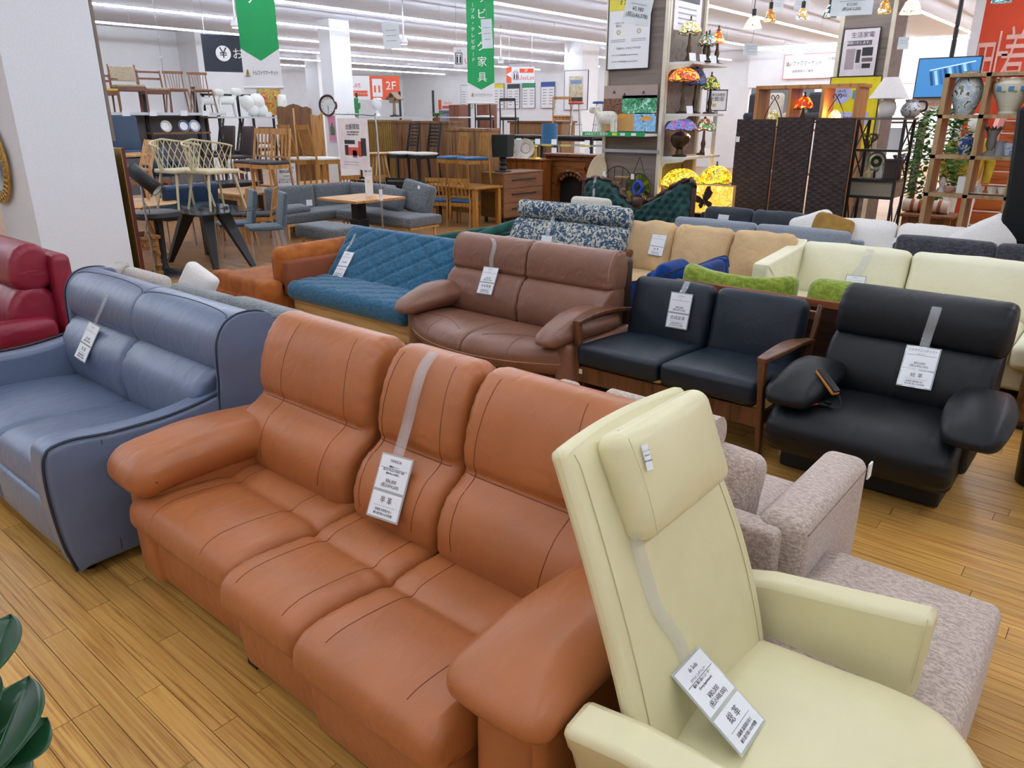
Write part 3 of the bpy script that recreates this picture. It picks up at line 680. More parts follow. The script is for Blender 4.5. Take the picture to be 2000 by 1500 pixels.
# ---- cream leather lounge chair in the foreground (faces +X) ----------------------
M_cream = leather('cream_leather', '#e2d9ac', .34, var=.04, wrinkle=.12, grain=.3)
M_cream_s = plain('cream_thread', '#d2c99c', .6)
def cream_chair():
    t = thing('lounge_chair', 'pale cream leather high-back lounge chair in the right foreground', 'armchair', (-.36, 1.42, 0), PI / 2)
    # local: x = room +Y, -y = room +X (front)
    seat_p = [(-.36, .33), (-.395, .37), (-.39, .415), (-.34, .44), (-.2, .445), (.0, .435), (.20, .42), (.27, .38), (.25, .33), (-.1, .31)]
    def sw(x, y, z): return (x, y + .16 * (abs(x) / .31) ** 2.6 * max(0, min(1, (-y - .02) / .32)), z + (.012 * (1 - (x / .31) ** 2) if z > .4 else 0))
    MB().sweep(seat_p, -.30, .30, .03, 24, dens=6, fn=sw).build('seat', M_cream, t)
    # tall tapering back, gently cupped
    mb = MB(); nu, nv = 26, 40; T = .085
    def P(u, v, side):
        z = .36 + .735 * v; hw = .315 - .05 * v + .02 * math.sin(v * PI)
        x = (2 * u - 1) * hw; y = .195 + .24 * v - .02 * math.sin(v * PI) + .055 * v * v
        cup = .035 * (1 - (2 * u - 1) ** 2)
        edge = (1 - abs(2 * u - 1) ** 8) * (1 - max(0, v - .93) ** 2 / .07 ** 2 * .9)
        th = T * max(.5, edge)
        return (x, y + cup * (1 if side < 0 else .6) + side * th / 2 , z + (.0 if side < 0 else -.02 * v))
    idx = lambda i, j, s: s * (nu + 1) * (nv + 1) + i * (nv + 1) + j
    vs = [P(i / nu, j / nv, s) for s in (-1, 1) for i in range(nu + 1) for j in range(nv + 1)]
    fs = []
    for i in range(nu):
        for j in range(nv):
            fs += [(idx(i, j, 0), idx(i + 1, j, 0), idx(i + 1, j + 1, 0), idx(i, j + 1, 0)), (idx(i, j, 1), idx(i, j + 1, 1), idx(i + 1, j + 1, 1), idx(i + 1, j, 1))]
    for i in range(nu):
        for j in (0, nv): fs.append((idx(i, j, 0), idx(i + 1, j, 0), idx(i + 1, j, 1), idx(i, j, 1)))
    for j in range(nv):
        for i in (0, nu): fs.append((idx(i, j, 0), idx(i, j + 1, 0), idx(i, j + 1, 1), idx(i, j, 1)))
    mb.add(vs, fs); b = mb.build('backrest', M_cream, t, sharp=60, bevel=.016)
    for u in (.07, .93):
        MB().tube([Vector(P(u, .03 + .94 * k / 40, -1)) - Vector((0, .0015, 0)) for k in range(41)], .0014, 5).build('stitching', M_cream_s, b)
    # head pillow
    R = Matrix.Translation((.04, .385, .985)) @ Matrix.Rotation(-.40, 4, 'X')
    pil = MB().soft(.42, .085, .25, (0, 0, 0), .038, (.0, .022, .0), seg=.03, M=R, wr=.004, e=4).build('head_pillow', M_cream, t)
    for sx in (-.185,):
        MB().tube([R @ Vector((sx, -.047 - .008 * math.sin(k / 20 * PI), -.11 + .22 * k / 20)) for k in range(21)], .001, 5).build('stitching', M_cream_s, pil)
    MB().tube([R @ Vector((-.165 + .33 * k / 20, -.012, .1235)) for k in range(21)], .003, 6).build('welt', M_cream, pil)
    # arms: bent panels flaring outwards with a rolled top
    for s in (-1, 1):
        mb = MB(); nu, nv = 24, 14
        def A(u, v, side, s=s):
            y = .36 - .52 * u if s > 0 else .34 - .56 * u
            z = .10 + (.42 + .09 * u if s > 0 else .495 + .02 * u) * v
            out = .355 + .07 * v ** 1.6 - (.0 if s > 0 else .04)
            th = .05 + .055 * max(0, v - .55) / .45
            return (s * (out + side * th / 2), y - .02 * math.sin(v * PI / 2) * u, z - (.02 * max(0, .25 - u) / .25 if v > .8 else 0) - (0 if side < 0 else .015 * v))
        idx = lambda i, j, q: q * (nu + 1) * (nv + 1) + i * (nv + 1) + j
        vs = [A(i / nu, j / nv, q) for q in (-1, 1) for i in range(nu + 1) for j in range(nv + 1)]; fs = []
        for i in range(nu):
            for j in range(nv):
                for q in (0, 1): fs.append((idx(i, j, q), idx(i + 1, j, q), idx(i + 1, j + 1, q), idx(i, j + 1, q)))
            for j in (0, nv): fs.append((idx(i, j, 0), idx(i + 1, j, 0), idx(i + 1, j, 1), idx(i, j, 1)))
        for j in range(nv):
            for i in (0, nu): fs.append((idx(i, j, 0), idx(i, j + 1, 0), idx(i, j + 1, 1), idx(i, j, 1)))
        mb.add(vs, fs); o = mb.build('arm', M_cream, t, sharp=60, bevel=.02)
        MB().tube([Vector(A(1, k / 14, -1)) + Vector((-s * .003, .012, 0)) for k in range(9, 15)], .0012, 5).build('stitching', M_cream_s, o)
    MB().soft(.60, .5, .16, (0, -.05, .26), .03, seg=.1).build('seat_frame', M_cream, t)
    MB().lathe([(.26, .0), (.26, .015), (.1, .03), (.035, .05), (.035, .2)], n=28).build('swivel_base', plain('chrome', '#b8bcc0', .2, metal=1), t)
    return t
cream = cream_chair()
price_tag(cream, [(1240, 1040), (1258, 1110), (1285, 1190), (1325, 1250)], ((1307, 1322), (1368, 1258), (1493, 1411), (1452, 1476)),
          'large tilted price tag hanging on the cream lounge chair', ('de Sede', 'リクライニング チェアー', '幅W 奥D 高H / 1シーター', '(Georg Appeltshauser)', '¥80,000', '(税込¥88,000)'), '総 革', sw=.05, free=True)
st = thing('price_sticker', 'small white sticker on the cream head pillow', 'price sticker', (0, 0, 0))
Tc = tree(cream); q = [Tc.ray_cast(EYE, ray(*p))[0] for p in ((1246, 872), (1266, 866), (1282, 914), (1262, 920))]
if None not in q:
    q = [p - ray(1264, 890) * .012 for p in q]; o = sum(q, Vector()) / 4; Mx = frame(o, (q[1] - q[0]), (q[0] - q[3])); st.location = o; st.rotation_euler = Mx.to_euler()
    MB().box(-.0105, .0105, -.028, .028, 0, .0006).build('paper', M_card, st)
    for yy, s in ((.014, 'トレファク'), (.004, '¥80,000'), (-.008, '(税込¥88,000)')): text(s, .0045, M_ink, st, Matrix.Translation((0, yy, .001)), depth=.0001)

# ---- beige fabric corner sofa behind the tan one: faces away (+Y) -------------------
M_beige = fabric('beige_tweed', '#ccbaac', '#a59284', scale=520, mottle=.5)
bs = thing('fabric_sofa', 'beige tweed corner sofa seen from behind, right of the tan recliner', 'sofa', (-1.3, 2.38, 0), PI)
MB().soft(1.30, .66, .28, (0, 0, .20), .03, seg=.15).build('base', M_beige, bs)
MB().soft(1.14, .58, .12, (.05, -.04, .36), .04, (0, 0, .012), seg=.08).build('seat_cushion', M_beige, bs)
MB().soft(1.30, .10, .48, (0, .30, .31), .022, seg=.1).build('back', M_beige, bs)
MB().soft(.16, .66, .52, (-.64, -.03, .32), .045, (0, 0, .005), seg=.1).build('arm', M_beige, bs)
MB().soft(.12, .66, .52, (.62, -.03, .32), .03, seg=.1).build('arm', M_beige, bs)
MB().tube([(-.718, .27, .54), (-.718, .0, .54), (-.718, -.33, .54)], .003, 5).build('welt', plain('beige_thread', '#7d6a5e', .8), bs)
MB().box(-.728, -.722, -.37, -.33, .50, .56).build('maker_label', M_card, bs)
o = MB().cyl((-.9, 0, 0), (-.46, 0, 0), .072, n=24).build('bolster_cushion', M_beige); o.location = (-.50, 2.24, .72); o.rotation_euler = (0, 0, 0)
o = tagit(o, 'round beige bolster cushion behind the cream chair', 'cushion')
o.data.transform(Matrix.Identity(4))
cu = MB().soft(.36, .12, .30, (0, 0, 0), .05, (0, .03, 0), seg=.04, p=3, wr=.006).build('throw_cushion', M_beige); cu.location = (-.98, 2.27, .53); cu.rotation_euler = (-.2, .0, -.12)
tagit(cu, 'square beige tweed cushion leaning inside the corner sofa', 'cushion')
ot = thing('ottoman', 'beige tweed ottoman in front of the wooden floor on the right', 'ottoman', (-.33, 2.05, 0))
MB().soft(.52, .66, .34, (0, 0, .21), .035, (.004, .004, .012), seg=.06, e=4).build('cushion', M_beige, ot)
for sx in (-.2, .2):
    for sy in (-.26, .26): MB().cyl((sx, sy, 0), (sx, sy, .045), .02).build('leg', M_blk_cloth, ot)

# ---- generic upholstered sofa ------------------------------------------------------
def sofa(name, label, x0, x1, yb, mat, z=.8, seat=.42, n=2, depth=.85, arm=(.12, .12), arm_h=.58, lean=.16, bt=.16, leg=None, rz=0, cat='sofa', puff=.02, shell=True, wr=.004, gap=.006, r=.05, group=None, bh=None):
    """faces -Y; yb = room Y of the top of the back cushions"""
    W = x1 - x0; cx = (x0 + x1) / 2; t = thing(name, label, cat, (cx, yb, 0), rz, group)
    leg_m = leg or M_blk_cloth; a, b = -W / 2 + arm[0], W / 2 - arm[1]; yF = -depth + .12
    MB().soft(W - .02, depth - .1, seat - .20, (0, (yF + .1) / 2 + .02, .10 + (seat - .2) / 2 - .0), .03, seg=.2).build('base', mat, t)
    w = (b - a) / n; H = bh or (z - seat + .06)
    for i in range(n):
        c = a + w * (i + .5)
        MB().soft(w - gap, depth - .22, .16, (c, yF + (depth - .22) / 2 - .02, seat - .08), .045, (0, .006, .015), seg=.08).build('seat_cushion', mat, t)
        M = Matrix.Translation((c, -H / 2 * math.sin(lean), z - H / 2 * math.cos(lean))) @ Matrix.Rotation(-lean, 4, 'X')
        MB().soft(w - gap, bt, H, (0, 0, 0), r, (0, puff, .008), seg=.05, M=M, wr=wr, e=4).build('back_cushion', mat, t)
    if shell: MB().soft(W - .02, .1, z - .16, (0, .10, (z - .16) / 2 + .08), .03, seg=.2).build('back_frame', mat, t)
    for s, aw in ((-1, arm[0]), (1, arm[1])):
        if aw > .02: MB().soft(aw, depth - .02, arm_h - .06, (s * (W / 2 - aw / 2), yF + depth / 2 - .02, .06 + (arm_h - .06) / 2), min(.05, aw * .4), (0, 0, .006), seg=.12).build('arm', mat, t)
    for sx in (-1, 1):
        for y in (yF + .08, .05): MB().cyl((sx * (W / 2 - .07), y, 0), (sx * (W / 2 - .07), y, .115), .022, .028).build('leg', leg_m, t)
    return t
# cream three-seater in the middle rows
M_ivory = leather('ivory_leather', '#ece6c6', .45, var=.03, wrinkle=.3, grain=.1)
iv = sofa('leather_sofa', 'ivory leather sofa with a long sloping arm, behind the black recliner', -2.2, .45, 6.25, M_ivory, .80, n=3, arm=(.10, .1), arm_h=.50, depth=.95, puff=.04, lean=.2, wr=.008, r=.06)
for o in list(iv.children):
    if o.name.startswith('arm'): bpy.data.objects.remove(o)
for s in (-1, 1):
    MB().sweep([(-.76, .06), (-.80, .40), (-.81, .68), (-.79, .715), (-.73, .725), (-.4, .75), (-.1, .775), (.0, .76), (.04, .06)], s * 1.26 - .06, s * 1.26 + .06, .015, 4, dens=4).build('arm', M_ivory, iv)
price_tag(iv, [(1700, 487), (1688, 515), (1672, 535)], ((1652, 536), (1692, 540), (1684, 585), (1645, 580)), 'price tag on the ivory leather sofa', ('ソファー',), '', sw=.06)
# tan suede three-seater
M_suede = leather('camel_suede', '#cfae80', .8, var=.12, wrinkle=.7, grain=.05)
su = sofa('suede_sofa', 'camel suede sofa with creased loose cushions', -3.80, -2.1, 6.22, M_suede, .83, n=3, arm=(.02, .02), puff=.045, lean=.3, wr=.022, r=.055, bt=.2, arm_h=.4, depth=.7)
price_tag(su, [], ((1276, 456), (1305, 460), (1292, 501), (1262, 496)), 'price tag on the camel suede sofa', ('ソファー',), '総 革', lift=.02)
# floral high-back sofa
M_floral = blobs('floral_print', '#2e4a63', ['#33506a', '#c9c6b4', '#8f9a92'], 26, (.2, .515, .68), .9)
fs_ = thing('floral_sofa', 'high-back sofa covered in navy and cream floral fabric', 'sofa', (-4.3, 6.05, 0))
for nm, pr in (('headrest', [(-.05, .80), (-.085, .86), (-.07, .93), (-.02, .965), (.05, .95), (.08, .88), (.06, .79), (.0, .775)]), ('back', [(-.16, .40), (-.21, .5), (-.19, .64), (-.12, .76), (-.05, .79), (.06, .76), (.1, .5), (.0, .36)]), ('seat', [(-.82, .22), (-.87, .3), (-.82, .40), (-.6, .43), (-.2, .41), (-.1, .34), (-.3, .22)])):
    MB().sweep(pr, -.66, .66, .04, 20, dens=5).build(nm, M_floral, fs_)
MB().soft(1.30, .8, .2, (0, -.4, .15), .03, seg=.2).build('base', M_walnut, fs_)
for s in (-1, 1): MB().soft(.07, .72, .06, (s * .70, -.4, .57), .02, seg=.1).build('arm', M_walnut, fs_)
for s in (-1, 1):
    for y in (-.72, -.06): MB().bar((s * .70, y, 0), (s * .70, y, .57), .04, .05).build('leg', M_walnut, fs_)
price_tag(fs_, [(1082, 397), (1080, 425), (1073, 445)], ((1058, 459), (1080, 461), (1075, 485), (1054, 482)), 'price tag on the floral high-back sofa', ('ソファー',), '', sw=.05)
# navy velvet tub chair (faces -X)
M_navy = velvet('navy_velvet', '#0f418a', '#0a3068')
nv = thing('velvet_chair', 'royal blue velvet tub chair in front of the camel suede sofa', 'armchair', (-2.88, 5.34, 0), -PI / 2)
for s in (-1, 1):
    MB().sweep([(-.30, .1), (-.31, .40), (-.28, .50), (-.1, .535), (.12, .60), (.30, .685), (.38, .70), (.41, .62), (.40, .1)], s * .28 - .045, s * .28 + .045, .03, 4, dens=4).build('arm', M_navy, nv)
    MB().tube([(s * .318, y, z + .002) for y, z in spline([(-.30, .45), (-.28, .50), (-.1, .535), (.12, .60), (.30, .685), (.38, .70), (.405, .62)], 4)], .006, 6).build('welt', plain('navy_welt', '#0a2450', .7), nv)
MB().soft(.56, .1, .58, (0, .36, .40), .045, seg=.08).build('back', M_navy, nv)
MB().soft(.54, .62, .18, (0, .0, .32), .05, (0, 0, .02), seg=.08).build('seat', M_navy, nv)
for s in (-1, 1):
    for y in (-.22, .32): MB().cyl((s * .25, y, 0), (s * .25, y, .24), .015, .02).build('leg', M_walnut, nv)
cu = MB().soft(.40, .12, .28, (0, 0, 0), .05, (0, .03, 0), seg=.04, p=3, wr=.004).build('velvet_cushion', M_navy); cu.location = (-2.86, 5.38, .53); cu.rotation_euler = (-.5, 0, -PI / 2)
tagit(cu, 'royal blue velvet cushion lying in the blue tub chair', 'cushion')
# green sofa with wooden rail, faces away
M_green = fabric('lime_corduroy', '#93a43a', '#74862a', scale=200, mottle=.6)
gs = thing('green_sofa', 'lime green sofa with a wooden back rail, behind the black sofas', 'sofa', (-1.6, 4.78, 0), PI)
M_teak = wood('teak', '#8a4f2e', '#5c2f1a', 0, 8)
MB().box(-.78, .78, .17, .20, .66, .71).build('back_rail', M_teak, gs, bevel=.006)
MB().box(-.74, .74, .178, .192, .12, .66).build('back_panel', wood('shade_teak', '#3a2216', '#24140c', 0, 8), gs)  # panel coloured near-black to stand in for the shadow below the rail
MB().box(-.78, .78, -.5, .2, .20, .28).build('seat_frame', M_teak, gs, bevel=.006)
for s in (-1, 1):
    for y in (-.46, .17): MB().bar((s * .75, y, 0), (s * .75, y, .66 if y > 0 else .55), .045, .045).build('leg', M_teak, gs, bevel=.005)
    MB().box(s * .75 - .04, s * .75 + .04, -.5, .16, .55, .58).build('arm', M_teak, gs, bevel=.008)
for s in (-1, 1): MB().soft(.72, .62, .14, (s * .365, -.17, .35), .04, (0, 0, .015), seg=.08).build('seat_cushion', M_green, gs)
g1 = MB().soft(.78, .17, .42, (0, 0, 0), .07, (0, .02, -.035), seg=.04, wr=.006, p=2, fn=lambda x, y, z: (x, y, z + (.03 * abs(x / .39) ** 3 if z > 0 else 0))).build('back_cushion', M_green, gs); g1.location = (.40, .06, .58); g1.rotation_euler = (.2, 0, 0)
g2 = MB().soft(.60, .18, .42, (0, 0, 0), .08, (0, .02, .0), seg=.05).build('back_cushion', M_green, gs); g2.location = (-.37, .05, .60); g2.rotation_euler = (.15, 0, 0)
# light grey sofa, charcoal sofas, white sofa
M_lg = fabric('light_grey_cloth', '#8f969f', '#7b828b', scale=600, strength=.2)
lg = sofa('fabric_sofa', 'light grey low-back fabric sofa behind the camel suede one', -3.95, -1.95, 7.34, M_lg, .755, n=2, arm=(.1, .1), bt=.14, r=.05)
M_ch = fabric('charcoal_cloth', '#3a4048', '#2c3138', scale=600, strength=.2)
ch = sofa('fabric_sofa', 'dark charcoal fabric sofa in front of the brown woven screen', -4.15, -2.72, 8.42, M_ch, .76, n=2, arm=(.12, .12), bt=.2, r=.07, puff=.04, wr=.012, depth=.8)
price_tag(ch, [], ((1403, 418), (1425, 420), (1421, 437), (1400, 434)), 'price tag on the dark charcoal fabric sofa', ('',), '')
M_wh = fabric('white_cotton', '#f0ece6', '#e6e1da', scale=500, strength=.2)
wh = sofa('fabric_sofa', 'white cotton sofa with plump cushions in the back row', -2.72, -1.10, 8.45, M_wh, .74, n=2, arm=(.16, .16), arm_h=.62, bt=.22, r=.09, puff=.05, wr=.014)
M_ch2 = fabric('graphite_tweed', '#4c4c52', '#37373d', scale=280, mottle=.6)
g2s = sofa('fabric_sofa', 'graphite tweed sofa behind the ivory leather sofa', -1.72, -.02, 7.36, M_ch2, .77, n=2, arm=(.06, .1), bt=.2, r=.05)
price_tag(wh, [], ((1738, 462), (1757, 464), (1751, 492), (1731, 488)), 'price tag on the white cotton sofa', ('',), '')
cu = MB().soft(.40, .14, .36, (0, 0, 0), .06, (0, .03, 0), seg=.05, p=3, wr=.01).build('throw_cushion', velvet('mustard', '#a9823f', '#8d6a2f')); cu.location = (-2.50, 8.18, .62); cu.rotation_euler = (-.5, .25, .3)
tagit(cu, 'mustard brown cushion on the white cotton sofa', 'cushion')
cu = MB().soft(.52, .17, .36, (0, 0, 0), .07, (0, .03, 0), seg=.05, p=3, wr=.01).build('throw_cushion', M_wh); cu.location = (-1.12, 8.2, .66); cu.rotation_euler = (-.3, -.55, .2)
tagit(cu, 'white cushion tilted on the right arm of the white sofa', 'cushion')
cu = MB().soft(.46, .17, .34, (0, 0, 0), .07, (0, .03, 0), seg=.05, p=3, wr=.01).build('throw_cushion', M_wh); cu.location = (-2.72, 8.25, .62); cu.rotation_euler = (-.3, -.35, 0)
tagit(cu, 'white cushion on the left arm of the white sofa', 'cushion')
# teal quilted sofa on a wooden base
M_teal = fabric('teal_cloth', '#2b6a88', '#1d5270', scale=260, mottle=.5)
def quilt(parent, name, w, d, th, M, step=.17):
    def q(x, y, z):
        d1 = abs(((x * .62 + y) / step) % 1 - .5) * 2; d2 = abs(((x * .62 - y) / step) % 1 - .5) * 2
        k = max(0, min(1, (w / 2 - abs(x)) / .06)) * max(0, min(1, (d / 2 - abs(y)) / .06)) if z > 0 else 0
        return (x, y, z + .017 * k * (min(1, (1 - d1) * 3) * min(1, (1 - d2) * 3)) ** .5)
    return MB().soft(w, d, th, (0, 0, 0), .062, (0, 0, .01), seg=.016, fn=q, M=M, e=4).build(name, M_teal, parent)
te = thing('quilted_sofa', 'teal quilted sofa on a light wooden base', 'sofa', (-4.83, 3.62, 0))
L = 1.52
MB().box(-L / 2 + .02, L / 2, .04, .10, .12, .27).build('front_board', wood('ash', '#c9a36a', '#a9814a', 0, 9), te, bevel=.004)
MB().box(-L / 2 + .02, L / 2, .1, .9, .10, .25).build('base', M_blk_cloth, te)
quilt(te, 'seat_cushion', L, .72, .15, Matrix.Translation((0, .33, .335)))
quilt(te, 'back_cushion', L, .62, .13, Matrix.Translation((0, .60, .56)) @ Matrix.Rotation(PI / 2 - .66, 4, 'X'))
MB().box(-L / 2 + .1, L / 2 - .1, .80, .84, .2, .5).build('back_frame', MATS['ash'], te, bevel=.004)
for s in (-1, 1):
    for y in (.14, .8): MB().box(s * .7 - .03, s * .7 + .03, y - .03, y + .03, 0, .12).build('leg', M_blk_cloth, te)
price_tag(te, [(694, 457), (684, 478), (676, 490)], ((664, 492), (685, 494), (676, 542), (657, 539)), 'price tag hanging on the teal quilted sofa', ('ソファー', '', '', '', '¥39,000'), 'ファブリック', sw=.035)
# orange corner sofa (faces -X)
M_or = velvet('rust_velvet', '#b5682c', '#96501e')
og = thing('corner_sofa', 'rust orange velvet corner sofa left of the teal one', 'sofa', (-6.1, 4.3, 0), -PI / 2)
MB().soft(1.75, .92, .22, (0, -.02, .17), .04, seg=.2).build('base', M_or, og)
MB().soft(1.60, .72, .12, (-.06, -.10, .32), .04, (0, 0, .01), seg=.1).build('seat', M_or, og)
MB().soft(.20, .94, .36, (.76, -.02, .23), .055, (.004, 0, .006), seg=.08).build('arm', M_or, og)
MB().soft(1.45, .20, .34, (-.05, .34, .51), .085, (0, .02, .012), seg=.06, e=5).build('back_cushion', M_or, og)
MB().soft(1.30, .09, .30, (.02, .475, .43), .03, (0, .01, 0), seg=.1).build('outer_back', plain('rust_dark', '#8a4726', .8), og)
# dark green and navy pieces left of the floral sofa
M_dg = velvet('bottle_green', '#1d5148', '#143c36')
dg = sofa('velvet_sofa', 'bottle green velvet sofa with a long sloping arm, left of the floral sofa', -6.15, -5.55, 6.8, M_dg, .5, arm=(.1, .12), n=1, arm_h=.5, depth=1.0, seat=.38, bt=.1)
MB().tube(spline([(.26, -.92, .46), (.27, -.6, .53), (.28, -.2, .585), (.28, .1, .60)], 5), .055, 12).build('arm_roll', M_dg, dg)
nb = sofa('velvet_armchair', 'navy blue velvet armchair half hidden behind the brown sofa', -5.50, -4.85, 5.30, M_navy, .56, arm=(.1, .1), n=1, arm_h=.46, depth=.7, seat=.38, cat='armchair')
gp = thing('green_pouf', 'flat bright green floor cushion behind the teal sofa', 'cushion', (-5.95, 5.9, 0)); MB().soft(.6, .6, .16, (0, 0, .085), .06, (0, 0, .02), seg=.06).build('cover', velvet('grass_green', '#5f9a4a', '#4b843a'), gp)
# pale cushion-back chair behind the floral sofa
bc = sofa('fabric_armchair', 'off-white armchair whose back shows over the floral sofa', -5.05, -4.40, 7.0, fabric('oat', '#d5d0c4', '#bdb8ab'), .92, n=1, arm=(.08, .08), cat='armchair', depth=.75)
# grey wooden-frame sofa and its cushions behind the blue sofa; faces away
M_gr = fabric('ash_grey', '#b9b6b0', '#9d9a94', scale=300); M_gr2 = fabric('mid_grey', '#8b8e8e', '#707474', scale=300)
gw = thing('grey_sofa', 'grey sofa with a wooden rail hidden behind the slate blue sofa', 'sofa', (-4.25, 2.45, 0), PI)
MB().box(-.75, .75, .25, .29, .45, .50).build('back_rail', MATS['ash'], gw, bevel=.01)
MB().box(-.75, .75, -.35, .29, .2, .26).build('seat_frame', MATS['ash'], gw, bevel=.006)
for s in (-1, 1):
    for y in (-.3, .25): MB().cyl((s * .72, y, 0), (s * .72, y, .48), .022).build('leg', MATS['ash'], gw)
    MB().soft(.72, .6, .14, (s * .365, -.05, .33), .04, (0, 0, .015), seg=.1).build('seat_cushion', M_gr2, gw)
o = MB().soft(.66, .15, .36, (0, 0, 0), .05, (0, .02, 0), seg=.06).build('back_cushion', M_gr2, gw); o.location = (-.42, .14, .55); o.rotation_euler = (.15, 0, 0)
o = MB().soft(.66, .15, .36, (0, 0, 0), .05, (0, .02, 0), seg=.06).build('back_cushion', M_gr2, gw); o.location = (.32, .14, .53); o.rotation_euler = (.15, 0, 0)
cu = MB().soft(.26, .1, .24, (0, 0, 0), .04, (0, .02, 0), seg=.05).build('throw_cushion', M_wh); cu.location = (-4.95, 2.50, .66); cu.rotation_euler = (-.2, .5, .3)
tagit(cu, 'white cushion peeking over the slate blue sofa back', 'cushion')
# beige sofa with flared arm by the pillar
M_lb = fabric('pale_beige', '#c9c2b8', '#b2aaa0', scale=400, strength=.3)
pb = thing('fabric_armchair', 'pale beige chair with a slanted side next to the white pillar', 'armchair', (-5.45, 2.05, 0))
MB().sweep([(-.32, .08), (-.34, .5), (-.32, .68), (-.24, .72), (.2, .74), (.28, .70), (.3, .08)], -.30, -.12, .03, 4, dens=4, fn=lambda x, y, z: (x - .10 * (1 - z / .7), y, z)).build('arm', M_lb, pb)
MB().soft(.6, .55, .3, (.1, .0, .24), .04, seg=.15).build('seat', M_lb, pb)
MB().soft(.62, .12, .62, (.1, .27, .42), .05, seg=.1).build('back', M_lb, pb)
MB().soft(.1, .55, .6, (.42, .0, .33), .04, seg=.15).build('arm', M_lb, pb)
# red leather recliner at the left edge
M_red = leather('crimson_leather', '#8e1f33', .38, var=.1, wrinkle=.5, grain=.2)
rd = thing('recliner_chair', 'crimson red leather recliner chair at the left edge', 'armchair', (-5.80, 1.60, 0))
hi = [(-.02, .70), (-.06, .76), (-.055, .86), (-.01, .95), (.07, .985), (.15, .96), (.19, .86), (.17, .72), (.07, .67)]
lo = [(-.06, .36), (-.12, .44), (-.12, .56), (-.07, .66), (.0, .71), (.1, .71), (.18, .6), (.16, .36), (.05, .32)]
for nm, pr in (('headrest', hi), ('back', lo)): MB().sweep(pr, -.36, .34, .05, 20, dens=6, gather=.003, gfreq=110).build(nm, M_red, rd)
MB().soft(.84, .12, .82, (0, .22, .50), .045, seg=.1).build('back_shell', M_red, rd)
MB().sweep([(-.68, .2), (-.73, .3), (-.7, .4), (-.5, .44), (-.2, .42), (-.05, .38), (-.2, .22)], -.33, .33, .05, 16, dens=5).build('seat', M_red, rd)
MB().soft(.84, .74, .3, (0, -.25, .18), .04, seg=.15).build('base', M_red, rd)
for s in (-1, 1): MB().soft(.14, .74, .16, (s * .42, -.26, .44), .06, (0, 0, .02), seg=.06).build('arm', M_red, rd)
# green tufted camel-back settee with carved frame
M_tuft = velvet('forest_velvet', '#2e4f4c', '#213d3b'); M_carve = wood('carved_mahogany', '#4a2a1e', '#2a1610', 0, 14, .35)
tf = thing('tufted_settee', 'forest green tufted camel-back settee with carved mahogany frame', 'sofa', (-4.73, 7.9, 0))
top_pts = [(-.73, .98), (-.70, 1.03), (-.58, 1.055), (-.40, 1.045), (-.28, .99), (-.18, .88), (-.07, .80), (.05, .78), (.18, .82), (.33, .90), (.48, 1.0), (.62, 1.075), (.72, 1.09), (.76, 1.02)]
tp = spline(top_pts, 6)
def topz(x):
    for a, b in zip(tp, tp[1:]):
        if a[0] <= x <= b[0]: return a[1] + (b[1] - a[1]) * (x - a[0]) / max(1e-6, b[0] - a[0])
    return tp[0][1] if x < 0 else tp[-1][1]
def tuft(u, v):
    x = -.73 + 1.48 * u; zt = topz(x) - .015; z = .40 + (zt - .40) * v
    i = x / .105; j = z / .075; d = 9
    for a in range(int(math.floor(j)) - 1, int(math.floor(j)) + 3):
        for bq in range(int(math.floor(i)) - 1, int(math.floor(i)) + 3):
            cx_ = (bq + (.5 if a % 2 else 0)) * .105; d = min(d, math.hypot(x - cx_, (z - a * .075)))
    y = -.075 - .055 * min(1, d / .06) ** .6 + .05 * max(0, (abs(2 * u - 1) - .9) / .1) + .06 * max(0, (v - .92) / .08)
    return (x, y + .12 * (z - .4), z)
MB().grid(tuft, 110, 46).build('back_upholstery', M_tuft, tf, fix=False)
MB().prism([(-.74, .35)] + [(x, z) for x, z in tp] + [(.76, .35)], .03, .09).build('back_panel', M_carve, tf)
MB().tube([(x, .02 + .03 * math.sin(i), z) for i, (x, z) in enumerate(tp)], [.024 + .006 * math.sin(i * 1.7) for i in range(len(tp))], 8).build('top_rail', M_carve, tf)
for s, x in ((-1, -.74), (1, .765)): MB().tube([(x, .02, .1), (x, .0, .6), (x - s * .01, .02, 1.0)], .03, 8).build('back_post', M_carve, tf)
sh = MB().soft(.16, .07, .16, (.09, -.03, .80), .03, (0, .02, 0), seg=.02).build('shell_crest', M_carve, tf)
for k in range(9):
    a = PI * (k / 8); MB().tube([(.09, -.05, .80), (.09 + .085 * math.cos(a), -.055, .82 + .085 * math.sin(a))], [.006, .014], 6).build('flute', M_carve, sh)
for s in (-1, 1): MB().tube([(.09 + s * (.03 + .028 * math.cos(a)), -.07, .77 + .028 * math.sin(a)) for a in [k * .7 for k in range(10)]], .009, 6).build('scroll', M_carve, sh)
MB().soft(1.3, .62, .16, (0, -.35, .36), .05, (0, 0, .02), seg=.1).build('seat', M_tuft, tf)
for s in (-1, 1):
    MB().soft(.12, .5, .16, (s * .68, -.3, .56), .05, seg=.06).build('arm', M_tuft, tf)
    MB().lathe([(.0, -.04), (.035, -.03), (.045, 0), (.035, .03), (0, .04)], (s * .68, -.58, .62), 14).build('arm_knob', M_carve, tf)
    for y in (-.6, .05): MB().tube([(s * .66, y, .3), (s * .70, y - .03, .15), (s * .68, y, .0)], [.035, .025, .02], 8).build('leg', M_carve, tf)
price_tag(tf, [(1163, 345), (1160, 370)], ((1149, 390), (1171, 391), (1170, 400), (1148, 399)), 'price tag on the green tufted settee', ('',), '', sw=.04)
